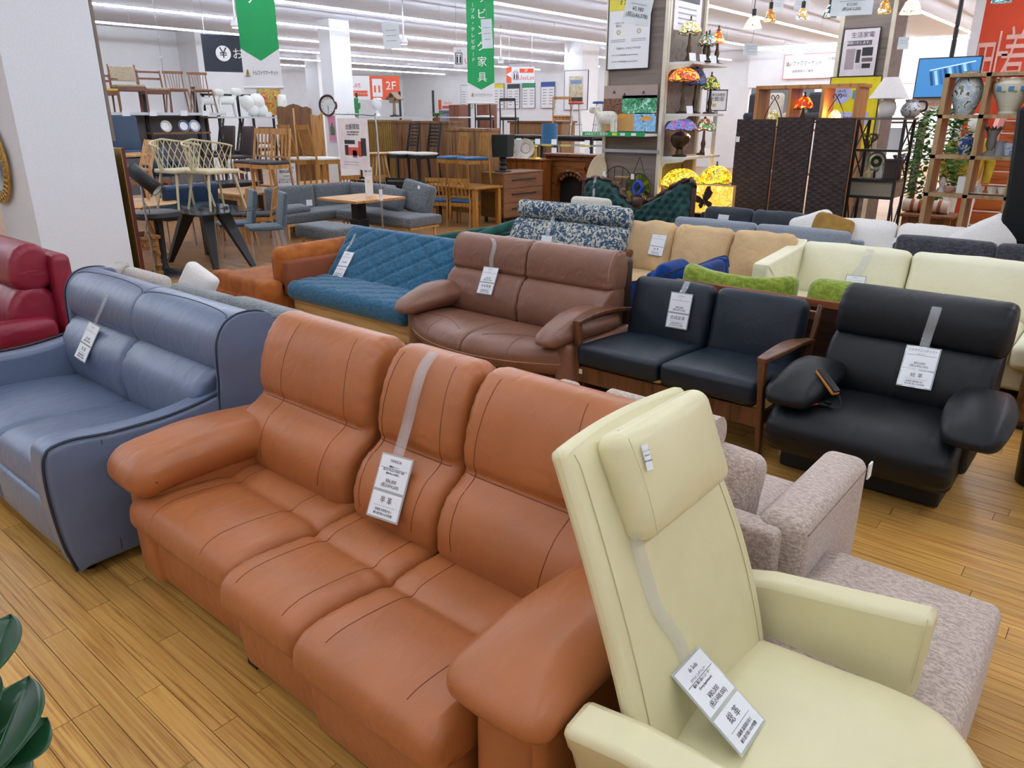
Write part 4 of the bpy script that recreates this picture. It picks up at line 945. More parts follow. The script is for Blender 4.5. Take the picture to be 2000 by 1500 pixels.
# ================================================================== DINING AREA ON THE LEFT
def S(P): return (Vector(P) - EYE).dot(_F) / FOC          # metres per photo pixel at P
M_oak = wood('oak', '#b8854a', '#8f6130', 2, 9); M_honey = wood('honey_wood', '#a8742f', '#7d521c', 2, 9); M_beech = wood('beech', '#d3a56c', '#b58550', 2, 9)
M_red_w = wood('rosewood', '#7a4630', '#56301f', 2, 9); M_elm = wood('elm', '#8a5a38', '#684128', 2, 9); M_blk_w = plain('black_wood', '#141416', .45)
M_steel = plain('steel', '#b5b9bd', .25, metal=1, var=.02); M_blk_m = plain('black_metal', '#17181a', .5)
M_navyl = leather('navy_leather', '#17334f', .4, wrinkle=.2, grain=0); M_cocoa = leather('cocoa_leather', '#3a2a28', .45, wrinkle=.15, grain=0)
M_whs = plain('white_pad', '#e4e0d8', .7); M_denim = fabric('blue_pad', '#2c5f8c', '#244e75', scale=300); M_oatm = fabric('oatmeal', '#b5a58c', '#94866f', scale=300)
M_slate = fabric('slate_cloth', '#5d6e7a', '#485862', scale=260); M_dgrey = plain('dark_grey_pad', '#3c3a3c', .7)
def chair(label, loc, rz, w, pad, style='slats', n=5, sw=.42, sd=.42, sh=.43, H=.85, lean=.10, leg=.032, group=None, taper=.0, name='dining_chair', rail=.07, apron=True):
    t = thing(name, label, 'chair', loc, rz, group); a, b = sw / 2 - leg / 2, sd / 2 - leg / 2
    MB().soft(sw, sd, .045, (0, 0, sh - .005), .02, (0, 0, .012), seg=.1).build('seat', pad or w, t)
    if apron:
        for s in (-1, 1):
            MB().box(s * a - .01, s * a + .01, -b, b, sh - .09, sh - .03).build('side_rail', w, t)
            MB().box(-a, a, s * b - .01, s * b + .01, sh - .09, sh - .03).build('seat_rail', w, t)
    for s in (-1, 1):
        MB().bar((s * a, -b, sh - .02), (s * (a + taper), -b - taper, 0), leg, leg, (0, 1, 0), leg * .7, leg * .7).build('leg', w, t)
        MB().bar((s * a, b, sh), (s * (a + taper), b + .05, 0), leg, leg, (0, 1, 0), leg * .7, leg * .7).build('leg', w, t)
        if style != 'panel': MB().bar((s * a, b, sh - .02), (s * (a - .005), b + (H - sh) * lean * 2.2, H), leg * .9, leg * .9, (0, 1, 0), leg * .7, leg * .7).build('back_post', w, t)
    def Y(z): return b + (z - sh) * lean * 2.2
    if style == 'slats':
        MB().bar((-a, Y(H - rail / 2), H - rail / 2), (a, Y(H - rail / 2), H - rail / 2), .02, rail).build('top_rail', w, t)
        z0 = sh + .07; MB().bar((-a, Y(z0), z0), (a, Y(z0), z0), .018, .03).build('lower_rail', w, t)
        for i in range(n):
            x = -a + (2 * a) * (i + 1) / (n + 1); MB().bar((x, Y(z0), z0), (x, Y(H - rail), H - rail), .022, .01, (0, 1, 0)).build('slat', w, t)
    elif style == 'ladder':
        for i in range(n):
            z = H - .03 - (H - sh - .10) * i / n; MB().bar((-a, Y(z), z), (a, Y(z), z), .016, rail * .5).build('slat', w, t)
    elif style == 'panel':
        MB().soft(sw * .98, .05, H - sh + .02, (0, 0, 0), .022, (0, .008, 0), seg=.08, M=Matrix.Translation((0, Y((H + sh) / 2), (H + sh) / 2)) @ Matrix.Rotation(-lean * 2, 4, 'X')).build('backrest', pad, t)
    elif style == 'upper':
        z = H - .16; MB().soft(sw - .06, .03, .26, (0, 0, 0), .012, M=Matrix.Translation((0, Y(z) - .015, z)) @ Matrix.Rotation(-lean * 2, 4, 'X')).build('backrest', pad, t)
    elif style == 'spindle':
        MB().bar((-a - .03, Y(H), H), (a + .03, Y(H), H), .02, .05).build('top_rail', w, t)
        for i in range(n):
            x = -a + (2 * a) * (i + 1) / (n + 1); MB().cyl((x * .75, b, sh), (x, Y(H - .02), H - .02), .006, n=6).build('spindle', w, t)
    return t
CAMZ = math.radians(50)      # turns a chair's front (-y) to the camera side of the room
# ---- shelf with four chairs on top, X = -15
sx = -15.0; y0s, y1s = 5.7, 8.55; zs = 1.845
sh1 = thing('wall_shelf', 'white shelf board carrying five wooden chairs, left of the yen sign', 'shelf', (sx, 0, 0))
MB().box(-.45, .25, y0s, y1s, zs - .05, zs).build('board', plain('shelf_white', '#cfd2d4', .4), sh1)
MB().box(-.52, -.47, y0s, y1s, .3, zs - .02).build('back_panel', plain('shelf_grey', '#77777c', .8), sh1)
for y in (6.2, 7.25, 8.3): MB().box(-.47, -.42, y - .03, y + .03, 0, zs + .5).build('upright', M_blk_m, sh1)
for px in (246, 299, 359, 402):
    P = atx(px, 221, sx + .26); o = MB().box(-.004, .004, -.07, .07, -.05, .045).build('price_card', M_card); o.location = P
    tagit(o, {246: 'white price card under the beige-backed chair on the shelf', 299: 'white price card under the two-rung chair on the shelf', 359: 'white price card under the left spindle chair', 402: 'white price card under the right spindle chair'}[px], 'price card', 'price cards on the chair shelf')
def on_shelf(px): p = atx(px, 217, sx); return (p.x, p.y, zs)
chair('rosewood armless chair with a beige cloth back on the shelf', on_shelf(258), CAMZ + .5, M_red_w, M_oatm, 'upper', sw=.5, sd=.5, sh=.46, H=.84, lean=.09)
chair('rosewood chair with two back rungs on the shelf', on_shelf(308), CAMZ + .5, M_red_w, M_oatm, 'ladder', 2, sw=.45, sd=.45, sh=.42, H=.76, lean=.09)
sp = chair('left of the two brown spindle-back chairs on the shelf', on_shelf(352), CAMZ + .4, M_elm, M_elm, 'spindle', 5, sw=.35, sd=.38, sh=.42, H=.74, taper=.05, apron=False, leg=.026, group='spindle chairs on the shelf')
dup(sp, on_shelf(399), None, 'right of the two brown spindle-back chairs on the shelf')
ac = chair('rosewood armchair with a yellow seat at the pillar end of the shelf', on_shelf(203), CAMZ + .5, M_red_w, plain('yellow_pad', '#c9a23a', .8), 'ladder', 2, sw=.5, sd=.45, sh=.38, H=.66)
MB().bar((.24, -.24, .56), (.24, .22, .58), .05, .025).build('arm', M_red_w, ac)
# ---- second shelf with white figures
P0, P1 = atx(412, 228, sx), atx(549, 228, sx)
sh2 = thing('metal_shelf', 'black framed white shelf holding white animal figures', 'shelf', (sx, 0, 0))
MB().box(-.3, .25, P0.y, P1.y + .1, 1.74, 1.77).build('board', MATS['shelf_white'], sh2)
for y in (P0.y + .05, (P0.y + P1.y) / 2, P1.y):
    MB().box(-.32, -.28, y - .02, y + .02, 0, 2.22).build('upright', M_blk_m, sh2)
    MB().box(.2, .24, y - .02, y + .02, 0, 1.74).build('upright', M_blk_m, sh2)
MB().box(-.32, -.28, P0.y, P1.y, 2.18, 2.22).build('crossbar', M_blk_m, sh2)
M_fig = plain('figure_white', '#eef0ea', .5)
def dog_figure(px, label, sc=1.0, flip=1):
    P = atx(px, 227, sx); t = thing('animal_figure', label, 'figure', (P.x, P.y, 1.77), PI / 2 - .2)
    MB().soft(.36 * sc, .14, .15 * sc, (0, 0, .30 * sc), .065, seg=.05, e=4).build('body', M_fig, t)
    MB().tube([(-.15 * flip * sc, 0, .34 * sc), (-.2 * flip * sc, 0, .44 * sc)], .045 * sc, 10).build('neck', M_fig, t)
    MB().soft(.20 * sc, .15 * sc, .14 * sc, (-.22 * flip * sc, 0, .46 * sc), .06, seg=.05, e=4).build('head', M_fig, t)
    for x in (-.14, .14):
        for y in (-.045, .045): MB().cyl((x * sc, y, .28 * sc), (x * 1.25 * sc, y, 0), .03 * sc, .024 * sc, 10).build('leg', M_fig, t)
dog_figure(411, 'white dog figure at the left end of the white figures', 1.0, -1); dog_figure(445, 'white long-legged dog figure beside the balloon cluster', 1.05, -1)
P = atx(499, 227, sx); t = thing('balloon_figure', 'cluster of white balloon shapes on the figure shelf', 'figure', (P.x, P.y, 1.77))
for dy, dz, r in ((-.16, .28, .15), (.06, .30, .17), (-.05, .14, .14), (.14, .13, .15)):
    MB().lathe([(r * math.sin(a * PI / 12), -r * math.cos(a * PI / 12)) for a in range(13)], (0, dy, dz), 20).build('balloon', M_fig, t)
P = atx(551, 200, sx + .1); t = thing('mask', 'white plaster face mask hanging over the headboard', 'mask', (P.x, P.y, P.z), .2)
MB().soft(.06, .22, .32, (0, 0, 0), .028, (.05, 0, 0), seg=.03).build('face', M_fig, t)
MB().soft(.05, .05, .11, (.07, 0, -.01), .02).build('nose', M_fig, t); MB().soft(.03, .09, .03, (.06, 0, -.09), .012).build('mouth', M_fig, t)
P = atx(527, 200, sx - .2); t = thing('framed_painting', 'small painting of bright patches on the figure shelf', 'painting', P)
MB().box(-.02, .02, -.28, .28, -.27, .30).build('canvas', blobs('painting_patches', '#d9d6cf', ['#5b8f4a', '#d8a63a', '#c23f38', '#3a3f5a'], 9, (.36, .46, .54, .64), .5), t)
for px, w in ((447, 'the long-legged dog figure'), (479, 'the balloon cluster'), (525, 'the small painting')):
    P = atx(px, 223, sx + .26); o = MB().box(-.004, .004, -.07, .07, -.05, .045).build('price_card', M_card); o.location = P; tagit(o, 'white price card in front of ' + w, 'price card', 'price cards on the figure shelf')
# ---- plates on a wooden shelf
pxs = -14.75; A, B = atx(297, 259, pxs), atx(410, 259, pxs)
ws = thing('plate_shelf', 'narrow wooden shelf with three plates below the chair shelf', 'shelf', (pxs, 0, 0))
MB().box(-.25, .05, A.y, B.y, A.z - .03, A.z).build('board', M_elm, ws)
for px, lab, c in ((323, 'cream plate with a faint drawing, left on the plate shelf', '#d8d4c2'), (358, 'white plate with a dotted blue rim, middle of the plate shelf', '#3b4f86'), (379, 'white plate with a pale blue rim, right on the plate shelf', '#8fa3bd')):
    P = atx(px, 247, pxs - .08); r = S(P) * 11; t = thing('plate', lab, 'plate', (P.x, P.y, A.z + r * .97)); t.rotation_euler = (0, PI / 2 - .2, 0)
    MB().lathe([(0, .012), (r * .66, .012), (r * .7, .02), (r, .035), (r, .028), (r * .7, .008), (0, .0)], n=24).build('dish', plain('china', '#ececea', .3), t)
    MB().lathe([(r * .74, .027), (r * .96, .0375), (r * .96, .036), (r * .74, .0255)], n=24, caps=False).build('rim_band', plain('rim' + c, c, .3), t)
# ---- navy leather chairs
def navy_chair(px, py, z, rz, label, H=1.0, sc=1.0):
    P = atz(px, py, z); t = thing('leather_chair', label, 'chair', (P.x, P.y, z), rz, 'navy leather chairs by the pillar')
    MB().soft(.46, .44, .12, (0, 0, .44), .05, (0, 0, .015), seg=.08).build('seat', M_navyl, t)
    MB().soft(.46, .10, H - .44, (0, 0, 0), .045, (0, .012, 0), seg=.08, M=Matrix.Translation((0, .24, .46 + (H - .46) / 2)) @ Matrix.Rotation(-.14, 4, 'X')).build('backrest', M_navyl, t)
    for s in (-1, 1):
        for y in (-.18, .18): MB().cyl((s * .19, y, .40), (s * .2, y * 1.1, 0), .014, .012, 8).build('leg', M_steel, t)
    return t
navy_chair(228, 350, .72, CAMZ + .4, 'navy leather high-back chair nearest the pillar, upper row', 1.05)
navy_chair(262, 352, .72, CAMZ + .4, 'navy leather high-back chair with a tag, upper row beside the slatted armchair', 1.05)
n3 = navy_chair(326, 385, .38, CAMZ + .6, 'navy leather armchair behind the wire chairs', .85)
for s in (-1, 1): MB().soft(.09, .44, .18, (s * .26, 0, .52), .04).build('arm', M_navyl, n3)
navy_chair(345, 480, 0, CAMZ - 2.4, 'navy leather chair behind the glass table, left', .86); navy_chair(392, 470, 0, CAMZ - 2.4, 'navy leather chair with studs behind the glass table, right', .86)
rt = thing('dining_table', 'low display table under the navy chairs by the pillar', 'table', tuple(atz(245, 352, 0)[:2]) + (0,)); rt.location = (atz(245, 352, .72).x, atz(245, 352, .72).y, 0)
MB().box(-.6, .5, -.7, .6, .67, .72).build('top', M_elm, rt)
for x in (-.5, .4):
    for y in (-.6, .5): MB().box(x - .03, x + .03, y - .03, y + .03, 0, .67).build('leg', M_elm, rt)
# ---- oak slatted armchair on the round table
P = atz(262, 402, .62); tb = thing('side_table', 'round light oak table under the slatted armchair', 'table', (P.x, P.y - .1, 0))
MB().lathe([(0, .64), (.62, .64), (.64, .655), (.62, .67), (0, .67)], n=40).build('top', M_beech, tb)
for a in range(4): MB().bar((.3 * math.cos(a * PI / 2 + .5), .3 * math.sin(a * PI / 2 + .5), .64), (.5 * math.cos(a * PI / 2 + .5), .5 * math.sin(a * PI / 2 + .5), 0), .06, .05).build('leg', M_beech, tb)
oc = chair('light oak slatted armchair with tan leather seat on the round table', (P.x, P.y, .67), math.radians(-10), M_beech, leather('tan_pad', '#b07a4a', .5, grain=0), 'slats', 5, sw=.50, sd=.46, sh=.42, H=.80, lean=.16, leg=.045)
for s in (-1, 1): MB().bar((s * .24, -.26, .60), (s * .24, .25, .62), .06, .03).build('arm', M_beech, oc)
# ---- glass table with two cream wire chairs on top
gt = thing('glass_table', 'glass dining table on black splayed legs', 'table', (-9.0, 4.72, 0))
MB().box(-.66, .72, -.42, .42, .69, .702).build('top', glass('table_glass', '#33474c', .55, .04), gt, bevel=.004)
for x, y, ax, ay in ((-.1, -.1, -.50, -.25), (-.1, .12, -.66, .36), (.2, -.05, .40, -.12), (.25, .12, .58, .28)):
    MB().bar((x, y, .69), (ax, ay, 0), .16, .09, (1, 0, 0), .055, .05).build('leg', M_blk_w, gt)
M_wire = plain('cream_plastic', '#cdbf98', .45)
def wire_chair():
    t = thing('wire_chair', 'cream net-back chair on the glass table, left one', 'chair', (0, 0, 0), 0, 'cream net-back chairs on the glass table')
    MB().soft(.46, .44, .05, (0, 0, .44), .02, (0, 0, -.01), seg=.06).build('seat', M_wire, t)
    R_ = .27
    def pt(a, v): return (math.sin(a) * (R_ * .85 + .06 * v), .02 + math.cos(a) * (R_ * .85 + .08 * v), .44 + .36 * v * (1 - .12 * abs(a)))
    MB().tube([pt(-1.75 + 3.5 * k / 24, 1) for k in range(25)], .012, 8).build('rim', M_wire, t)
    for k in range(12):
        a = -1.6 + 3.2 * k / 11
        for sg in (-1, 1): MB().tube([pt(max(-1.7, min(1.7, a + sg * .55 * j / 5)), j / 5) for j in range(6)], .006, 5).build('net_strand', M_wire, t)
    for x in (-.17, .17):
        for y in (-.16, .16): MB().cyl((x, y, .43), (x * 1.45, y * 1.4, 0), .017, .013, 8).build('leg', M_wire, t)
    MB().bar((.2, -.2, .44), (.3, -.23, .41), .03, .03).build('edge', M_wire, t)
    return t
wc = wire_chair(); wc.location = (-9.15, 4.62, .703); wc.rotation_euler = (0, 0, math.radians(95))
dup(wc, (-8.74, 4.80, .703), math.radians(95), 'cream net-back chair on the glass table, right one with a card')
# cream shell chair and white chair behind
for px, m, lab in ((368, '#d9cfb6', 'cream upholstered shell chair behind the net-back chairs'), (312, '#e8eaec', 'white plastic shell chair behind the net-back chairs')):
    P = atz(px, 350, .5); t = thing('shell_chair', lab, 'chair', (P.x, P.y, .5), CAMZ); mm = plain('shell' + m, m, .6)
    MB().soft(.46, .44, .10, (0, 0, .40), .045, (0, 0, .01), seg=.06).build('seat', mm, t); MB().soft(.46, .12, .42, (0, .22, .62), .055, (0, .02, .01), seg=.06, e=4).build('backrest', mm, t)
    for x in (-.16, .16):
        for y in (-.15, .15): MB().cyl((x, y, .38), (x * 1.3, y * 1.3, 0), .014).build('leg', M_beech, t)
# ---- grey dining chairs with steel legs at the glass table
g = chair('grey cloth dining chair with steel legs, left one at the glass table', (-9.35, 5.35, 0), CAMZ - 1.25, M_steel, M_slate, 'panel', sw=.43, sd=.44, sh=.42, H=.84, leg=.022, group='grey chairs at the glass table', apron=False, lean=.08)
dup(g, (-9.0, 5.38, 0), CAMZ - 1.25, 'grey cloth dining chair with steel legs, right one at the glass table').location = (-8.75, 5.42, 0)
# ---- black floor lamp with spotlight shade
P = atz(300, 520, 0); fl_ = thing('floor_lamp', 'black cylinder spotlight floor lamp beside the standing mirror', 'floor lamp', (-8.3, 3.72, 0))
MB().lathe([(.14, 0), (.14, .02), (.02, .03)], n=24).build('base', M_blk_m, fl_); MB().cyl((0, 0, .02), (0, 0, 1.06), .011).build('pole', M_steel, fl_)
MB().lathe([(.025, -.03), (.035, 0), (.025, .03)], (0, 0, 1.10), 14).build('swivel', plain('brass', '#c9a84a', .3, metal=.8), fl_)
MB().cyl((0, 0, 1.08), (.03, .03, 1.15), .012).build('bracket', M_steel, fl_)
ax = Vector((.62, .45, -.64)).normalized(); c0 = Vector((-.06, -.05, 1.24)); sd_ = MB().tube([c0, c0 + ax * .34], .075, 24, caps=False).build('shade', M_blk_m, fl_, fix=False)
sd_.modifiers.new('t', 'SOLIDIFY').thickness = .004
MB().tube([c0 + ax * .02, c0 + ax * .335], .0685, 24, caps=False).build('shade_lining', plain('lining_white', '#e8ece6', .6), sd_, fix=False); MB().cyl(c0 - ax * .002, c0 + ax * .004, .075, n=24).build('shade_cap', M_blk_m, sd_)
MB().tube(spline([(0, 0, .9), (.06, .02, .8), (.03, -.03, .62), (.02, .02, .5)], 6), .004, 5).build('cord', M_blk_m, fl_)
# ---- black pedestal stool and antique bench
ps = thing('pedestal_stool', 'black pedestal stool with a round padded top', 'stool', (-8.75, 4.05, 0))
MB().lathe([(.22, .0), (.2, .03), (.05, .08), (.035, .14), (.045, .4), (.05, .62), (.06, .66)], n=24).build('column', M_blk_w, ps); MB().lathe([(0, .66), (.24, .66), (.26, .685), (.25, .73), (.2, .745), (0, .75)], n=32).build('top', M_blk_w, ps)
an = thing('antique_bench', 'carved antique oak bench with turned legs behind the blue sofa', 'bench', (-8.95, 3.72, 0), 0)
M_anq = wood('antique_oak', '#94693a', '#66431f', 0, 10, .4)
MB().box(-.45, .45, -.22, .22, .46, .50).build('top', M_anq, an, bevel=.008); MB().box(-.42, .42, -.2, .2, .34, .46).build('apron', M_anq, an)
for i in range(8): MB().soft(.07, .02, .05, (-.35 + i * .1, -.205, .40), .009).build('carving', M_anq, an)
for i in range(4): MB().soft(.02, .07, .05, (.425, -.15 + i * .1, .40), .009).build('carving', M_anq, an)
for x in (-.38, .38):
    for y in (-.17, .17): MB().lathe([(.045, 0), (.045, .08), (.025, .1), (.05, .16), (.03, .22), (.052, .28), (.04, .34)], (x, y, 0), 14).build('leg', M_anq, an)
sc_ = MB().prism([(-.28, 0), (.28, 0), (.30, .06), (.2, .05), (.14, .12), (.05, .1), (0, .17), (-.08, .22), (-.14, .2), (-.12, .12), (-.2, .1)], -.02, .02).build('carved_bracket', wood('carved_brown', '#5b3d2c', '#3c271c', 0, 10)); sc_.location = (-8.78, 3.62, .5); sc_.rotation_euler = (0, 0, .5)
tagit(sc_, 'loose carved brown bracket lying on the antique bench', 'ornament')
# ---- standing mirror with maroon frame at the pillar edge
sm = thing('standing_mirror', 'tall mirror with a maroon frame and gold edge behind the pillar', 'mirror', (-7.0, 3.03, 0))
MB().box(-.75, .0, -.012, .02, .02, 1.50).build('frame', plain('maroon', '#5a1d22', .4), sm); MB().box(-.74, .002, -.02, -.0125, .02, 1.50).build('gold_edge', plain('gold', '#b8943f', .3, metal=.9), sm)
# ---- round gold mirror on the pillar
gm = thing('round_mirror', 'round mirror in a woven gold frame on the white pillar', 'mirror', (-7.62, 2.215, 1.385)); gm.rotation_euler = (PI / 2, 0, 0)
M_gold = plain('woven_gold', '#b58e45', .45, metal=.3, var=.2, scale=40)
MB().lathe([(0, 0), (.235, 0), (.235, .006), (0, .006)], n=40).build('glass', plain('mirror_glass', '#cfd4d6', .03, metal=1, var=0), gm)
for r in (.245, .285, .325): MB().tube([(r * math.cos(a * PI / 24), r * math.sin(a * PI / 24), .008) for a in range(48)], .013, 8, closed=True).build('frame_ring', M_gold, gm)
for k in range(36):
    a = k * PI / 18; MB().tube([(.25 * math.cos(a), .25 * math.sin(a), .016), (.33 * math.cos(a + .12), .33 * math.sin(a + .12), .016)], .009, 6).build('frame_weave', M_gold, gm)
# ---- chairs on tables in the middle distance
def table(label, x0, x1, y0, y1, z, w, name='dining_table', th=.035):
    t = thing(name, label, 'table', ((x0 + x1) / 2, (y0 + y1) / 2, 0)); a, b = (x1 - x0) / 2, (y1 - y0) / 2
    MB().box(-a, a, -b, b, z - th, z).build('top', w, t, bevel=.006)
    for s in (-1, 1):
        MB().box(-a + .08, a - .08, s * (b - .08) - .012, s * (b - .08) + .012, z - .11, z - th).build('apron', w, t)
        for q in (-1, 1): MB().box(s * (a - .06) - .035, s * (a - .06) + .035, q * (b - .06) - .035, q * (b - .06) + .035, 0, z - th).build('leg', w, t)
    return t
table('oak dining table carrying two tan slat-back chairs', -11.7, -10.55, 6.15, 7.15, .66, M_oak)
table('honey wood table carrying two white-seated slat chairs', -11.95, -10.65, 7.4, 8.75, .66, M_oak)
def on(px, py, z): p = atz(px, py, z); return (p.x, p.y, z)
tc = chair('tan slat-back chair with dark seat on the oak table, left', on(500, 368, .66), math.radians(10), M_oak, M_dgrey, 'slats', 4, sw=.44, sd=.44, sh=.43, H=.93, lean=.09, group='tan slat-back chairs on the oak table', rail=.09)
dup(tc, on(533, 372, .66), None, 'tan slat-back chair with dark seat on the oak table, right')
hc = chair('honey wood slat chair with white seat on the table, left', on(598, 361, .66), math.radians(172), M_honey, M_whs, 'slats', 6, sw=.45, sd=.44, sh=.44, H=.98, lean=.10, group='honey slat chairs with white seats', rail=.08)
dup(hc, on(633, 361, .66), None, 'honey wood slat chair with white seat on the table, right')
# chairs tucked behind at floor level
lc = chair('small beech slat chair tucked behind the grey dining chairs, left', (-10.25, 5.85, 0), CAMZ - 1.6, M_oak, M_dgrey, 'slats', 4, H=.80, group='beech chairs behind the grey dining chairs'); dup(lc, (-9.95, 6.1, 0), None, 'small beech slat chair tucked behind the grey dining chairs, right')
# brown leather cantilever chairs on a black plinth
q1, q2 = on(432, 352, .60), on(468, 357, .60); bp = thing('display_plinth', 'black display plinth under the cocoa leather chairs', 'plinth', ((q1[0] + q2[0]) / 2, (q1[1] + q2[1]) / 2, 0)); MB().box(-.45, .42, -.45, .45, 0, .60).build('body', M_blk_w, bp, bevel=.01)
cl = chair('cocoa leather high-back chair with steel legs on the plinth, left', on(432, 352, .60), CAMZ - .95, M_steel, M_cocoa, 'panel', sw=.44, sd=.46, sh=.47, H=1.0, leg=.03, apron=False, lean=.08, group='cocoa leather chairs on the plinth'); dup(cl, on(468, 357, .60), None, 'cocoa leather high-back chair with steel legs on the plinth, right')
bh = chair('tall black ladder-back chair behind the cocoa chairs, left', on(418, 330, .5), CAMZ - 1.2, M_blk_w, M_blk_w, 'ladder', 5, H=1.28, sw=.4, leg=.06, group='tall black chairs behind the cocoa chairs'); dup(bh, on(456, 328, .5), None, 'tall black ladder-back chair behind the cocoa chairs, right')
# dark wood chairs further back
dw = chair('rosewood chair with white seat behind the tan slat chairs, left', on(515, 325, .7), CAMZ - .4, M_red_w, M_whs, 'slats', 3, H=.85, group='rosewood chairs behind the tan slat chairs'); dup(dw, on(556, 322, .7), None, 'rosewood chair with white seat behind the tan slat chairs, right')
q1, q2 = on(515, 325, .7), on(556, 322, .7); table('rosewood table behind the tan slat-back chairs', min(q1[0], q2[0]) - .4, max(q1[0], q2[0]) + .35, min(q1[1], q2[1]) - .35, max(q1[1], q2[1]) + .35, .70, M_red_w)
# two little slat chairs in front of the honey table
qc = chair('honey slat chair pushed under the table behind the grey sofa, left', (-11.1, 8.55, 0), CAMZ - 2.6, M_honey, M_whs, 'slats', 5, H=.80, group='honey chairs behind the grey sofa'); dup(qc, (-10.75, 8.85, 0), None, 'honey slat chair pushed under the table behind the grey sofa, right')
# ---- signs on stands
def panel_sign(label, P, w, h, rz, mat=None, name='sign', cat='sign', tilt=0, edge=None, th=.008):
    t = thing(name, label, cat, P, rz); t.rotation_euler = (tilt, 0, rz)
    MB().box(-w / 2, w / 2, 0, th, -h / 2, h / 2).build('panel', mat or M_card, t)
    if edge:
        for a, b, c, d in ((-w / 2, w / 2, h / 2, h / 2 + .012), (-w / 2, w / 2, -h / 2 - .012, -h / 2), (-w / 2 - .012, -w / 2, -h / 2 - .012, h / 2 + .012), (w / 2, w / 2 + .012, -h / 2 - .012, h / 2 + .012)):
            MB().box(a, b, -.006, th, c, d).build('frame_bar', edge, t)
    return t
def wtext(t, s, size, x, z, mat, align='CENTER', sx=1.0, y=-.0025):
    return text(s, size, mat, t, Matrix.Translation((x, y, z)) @ Matrix.Rotation(PI / 2, 4, 'X'), align, sx=sx, depth=.0006)
def pic(t, x0, x1, z0, z1, mat, name='printed_patch', y=-.002): return MB().box(x0, x1, y, 0, z0, z1).build(name, mat, t)
FACE = CAMZ - math.radians(12)     # signs that look towards the camera
def face(P): return math.atan2(P[1] - 0, P[0] - 0) - PI / 2     # rotation that makes -y look at the camera's place
P = atz(560, 348, .80); P = P * 1.0; s = S(P)
t = panel_sign('white A3 sign about a free light truck loan, at the tan slat chairs', (P.x, P.y, P.z), 36 * s, 56 * s, face(P), edge=M_steel)
wtext(t, '軽トラ90分', 6.5 * s, 0, 19 * s, M_ink); wtext(t, '無料貸出', 6.5 * s, 0, 12 * s, M_ink); pic(t, -6 * s, 6 * s, 2 * s, 6 * s, plain('pale_green', '#b9cfae', .7))
for i, l in enumerate(('お手持ちの車では', '運べない購入商品も')): wtext(t, l, 3.6 * s, 0, -3 * s - i * 4.5 * s, M_ink)
for i in range(4): pic(t, -12 * s, 12 * s, -16.3 * s - i * 2.4 * s, -15.6 * s - i * 2.4 * s, plain('print_grey', '#9aa0a6', .7), 'print_line')
SY = 6.6; SXX = aty(749, 470, SY).x; stp = thing('sign_stand', 'chrome floor stand holding the pink home-visit purchase poster', 'sign stand', (SXX, SY, 0))
MB().lathe([(.16, 0), (.16, .015), (.02, .03)], n=24).build('base', M_steel, stp)
top = aty(733, 225, SY); armL = aty(655, 222, SY)
MB().tube(spline([(0, 0, .02), (0, 0, .8), (top.x - SXX, 0, top.z - .06), (top.x - SXX - .08, 0, top.z), (armL.x - SXX, 0, armL.z)], 8), .011, 8).build('pole', M_steel, stp)
MB().cyl((0, 0, .72), (0, 0, .86), .022).build('clamp', plain('clamp_white', '#e6e6e6', .5), stp)
A, B, C = aty(659, 231, SY - .02), aty(717, 231, SY - .02), aty(692, 331, SY - .02); w, h = (B.x - A.x), A.z - C.z; s = S(A)
t = panel_sign('pale pink poster with black heading hanging from the chrome stand', ((A.x + B.x) / 2, SY - .025, (A.z + C.z) / 2), w, h, 0, plain('poster_pink', '#f3e6e4', .6), 'poster', 'poster')
wtext(t, '出張買取', h * .115, 0, h * .33, M_ink); wtext(t, 'ご自宅・倉庫の物をお預り', h * .035, 0, h * .235, M_ink); wtext(t, 'お見積りは無料で伺い', h * .035, 0, h * .185, M_ink)
for x0, x1, z0, z1, c in ((-.30, -.18, -.22, -.02, '#3a2528'), (-.18, .16, -.22, -.06, '#d5503f'), (-.04, .10, -.26, -.12, '#6b5d6e'), (.16, .28, -.24, .06, '#c4502f'), (.26, .42, -.22, .12, '#22222a'), (-.3, .05, .0, .08, '#24242a')): pic(t, x0 * w, x1 * w, z0 * h, z1 * h, plain('poster' + c, c, .6))
for i in range(2): pic(t, -.36 * w, .15 * w, (-.36 - .05 * i) * h, (-.35 - .05 * i) * h, plain('print_grey', '#9aa0a6', .7), 'print_line')
# ---- lift table with small sign
lt = thing('lift_table', 'square light wood table on a black lift column', 'table', (-8.85, 7.1, 0))
MB().box(-.48, .42, -.42, .5, .62, .655).build('top', wood('lift_top', '#c08a48', '#9c6a30', 0, 8), lt, bevel=.004)
MB().box(-.16, .0, -.06, .10, .3, .62).build('upper_column', M_blk_m, lt, bevel=.01); MB().box(-.18, .02, -.08, .12, .02, .34).build('lower_column', M_blk_m, lt, bevel=.01); MB().box(-.4, .25, -.3, .34, 0, .03).build('foot', M_blk_m, lt, bevel=.008)
P = atz(722, 384, .655); s = S(P)
t = panel_sign('narrow white sign standing on the lift table', (P.x, P.y, .655 + 28 * s), 15 * s, 55 * s, face(P))
wtext(t, '昇降', 7 * s, -.2 * s, 20 * s, M_ink); wtext(t, 'テーブル', 3.2 * s, 0, 13 * s, M_ink); pic(t, -3 * s, 2 * s, -2 * s, 3 * s, plain('poster_yellow', '#e8dc8a', .6))
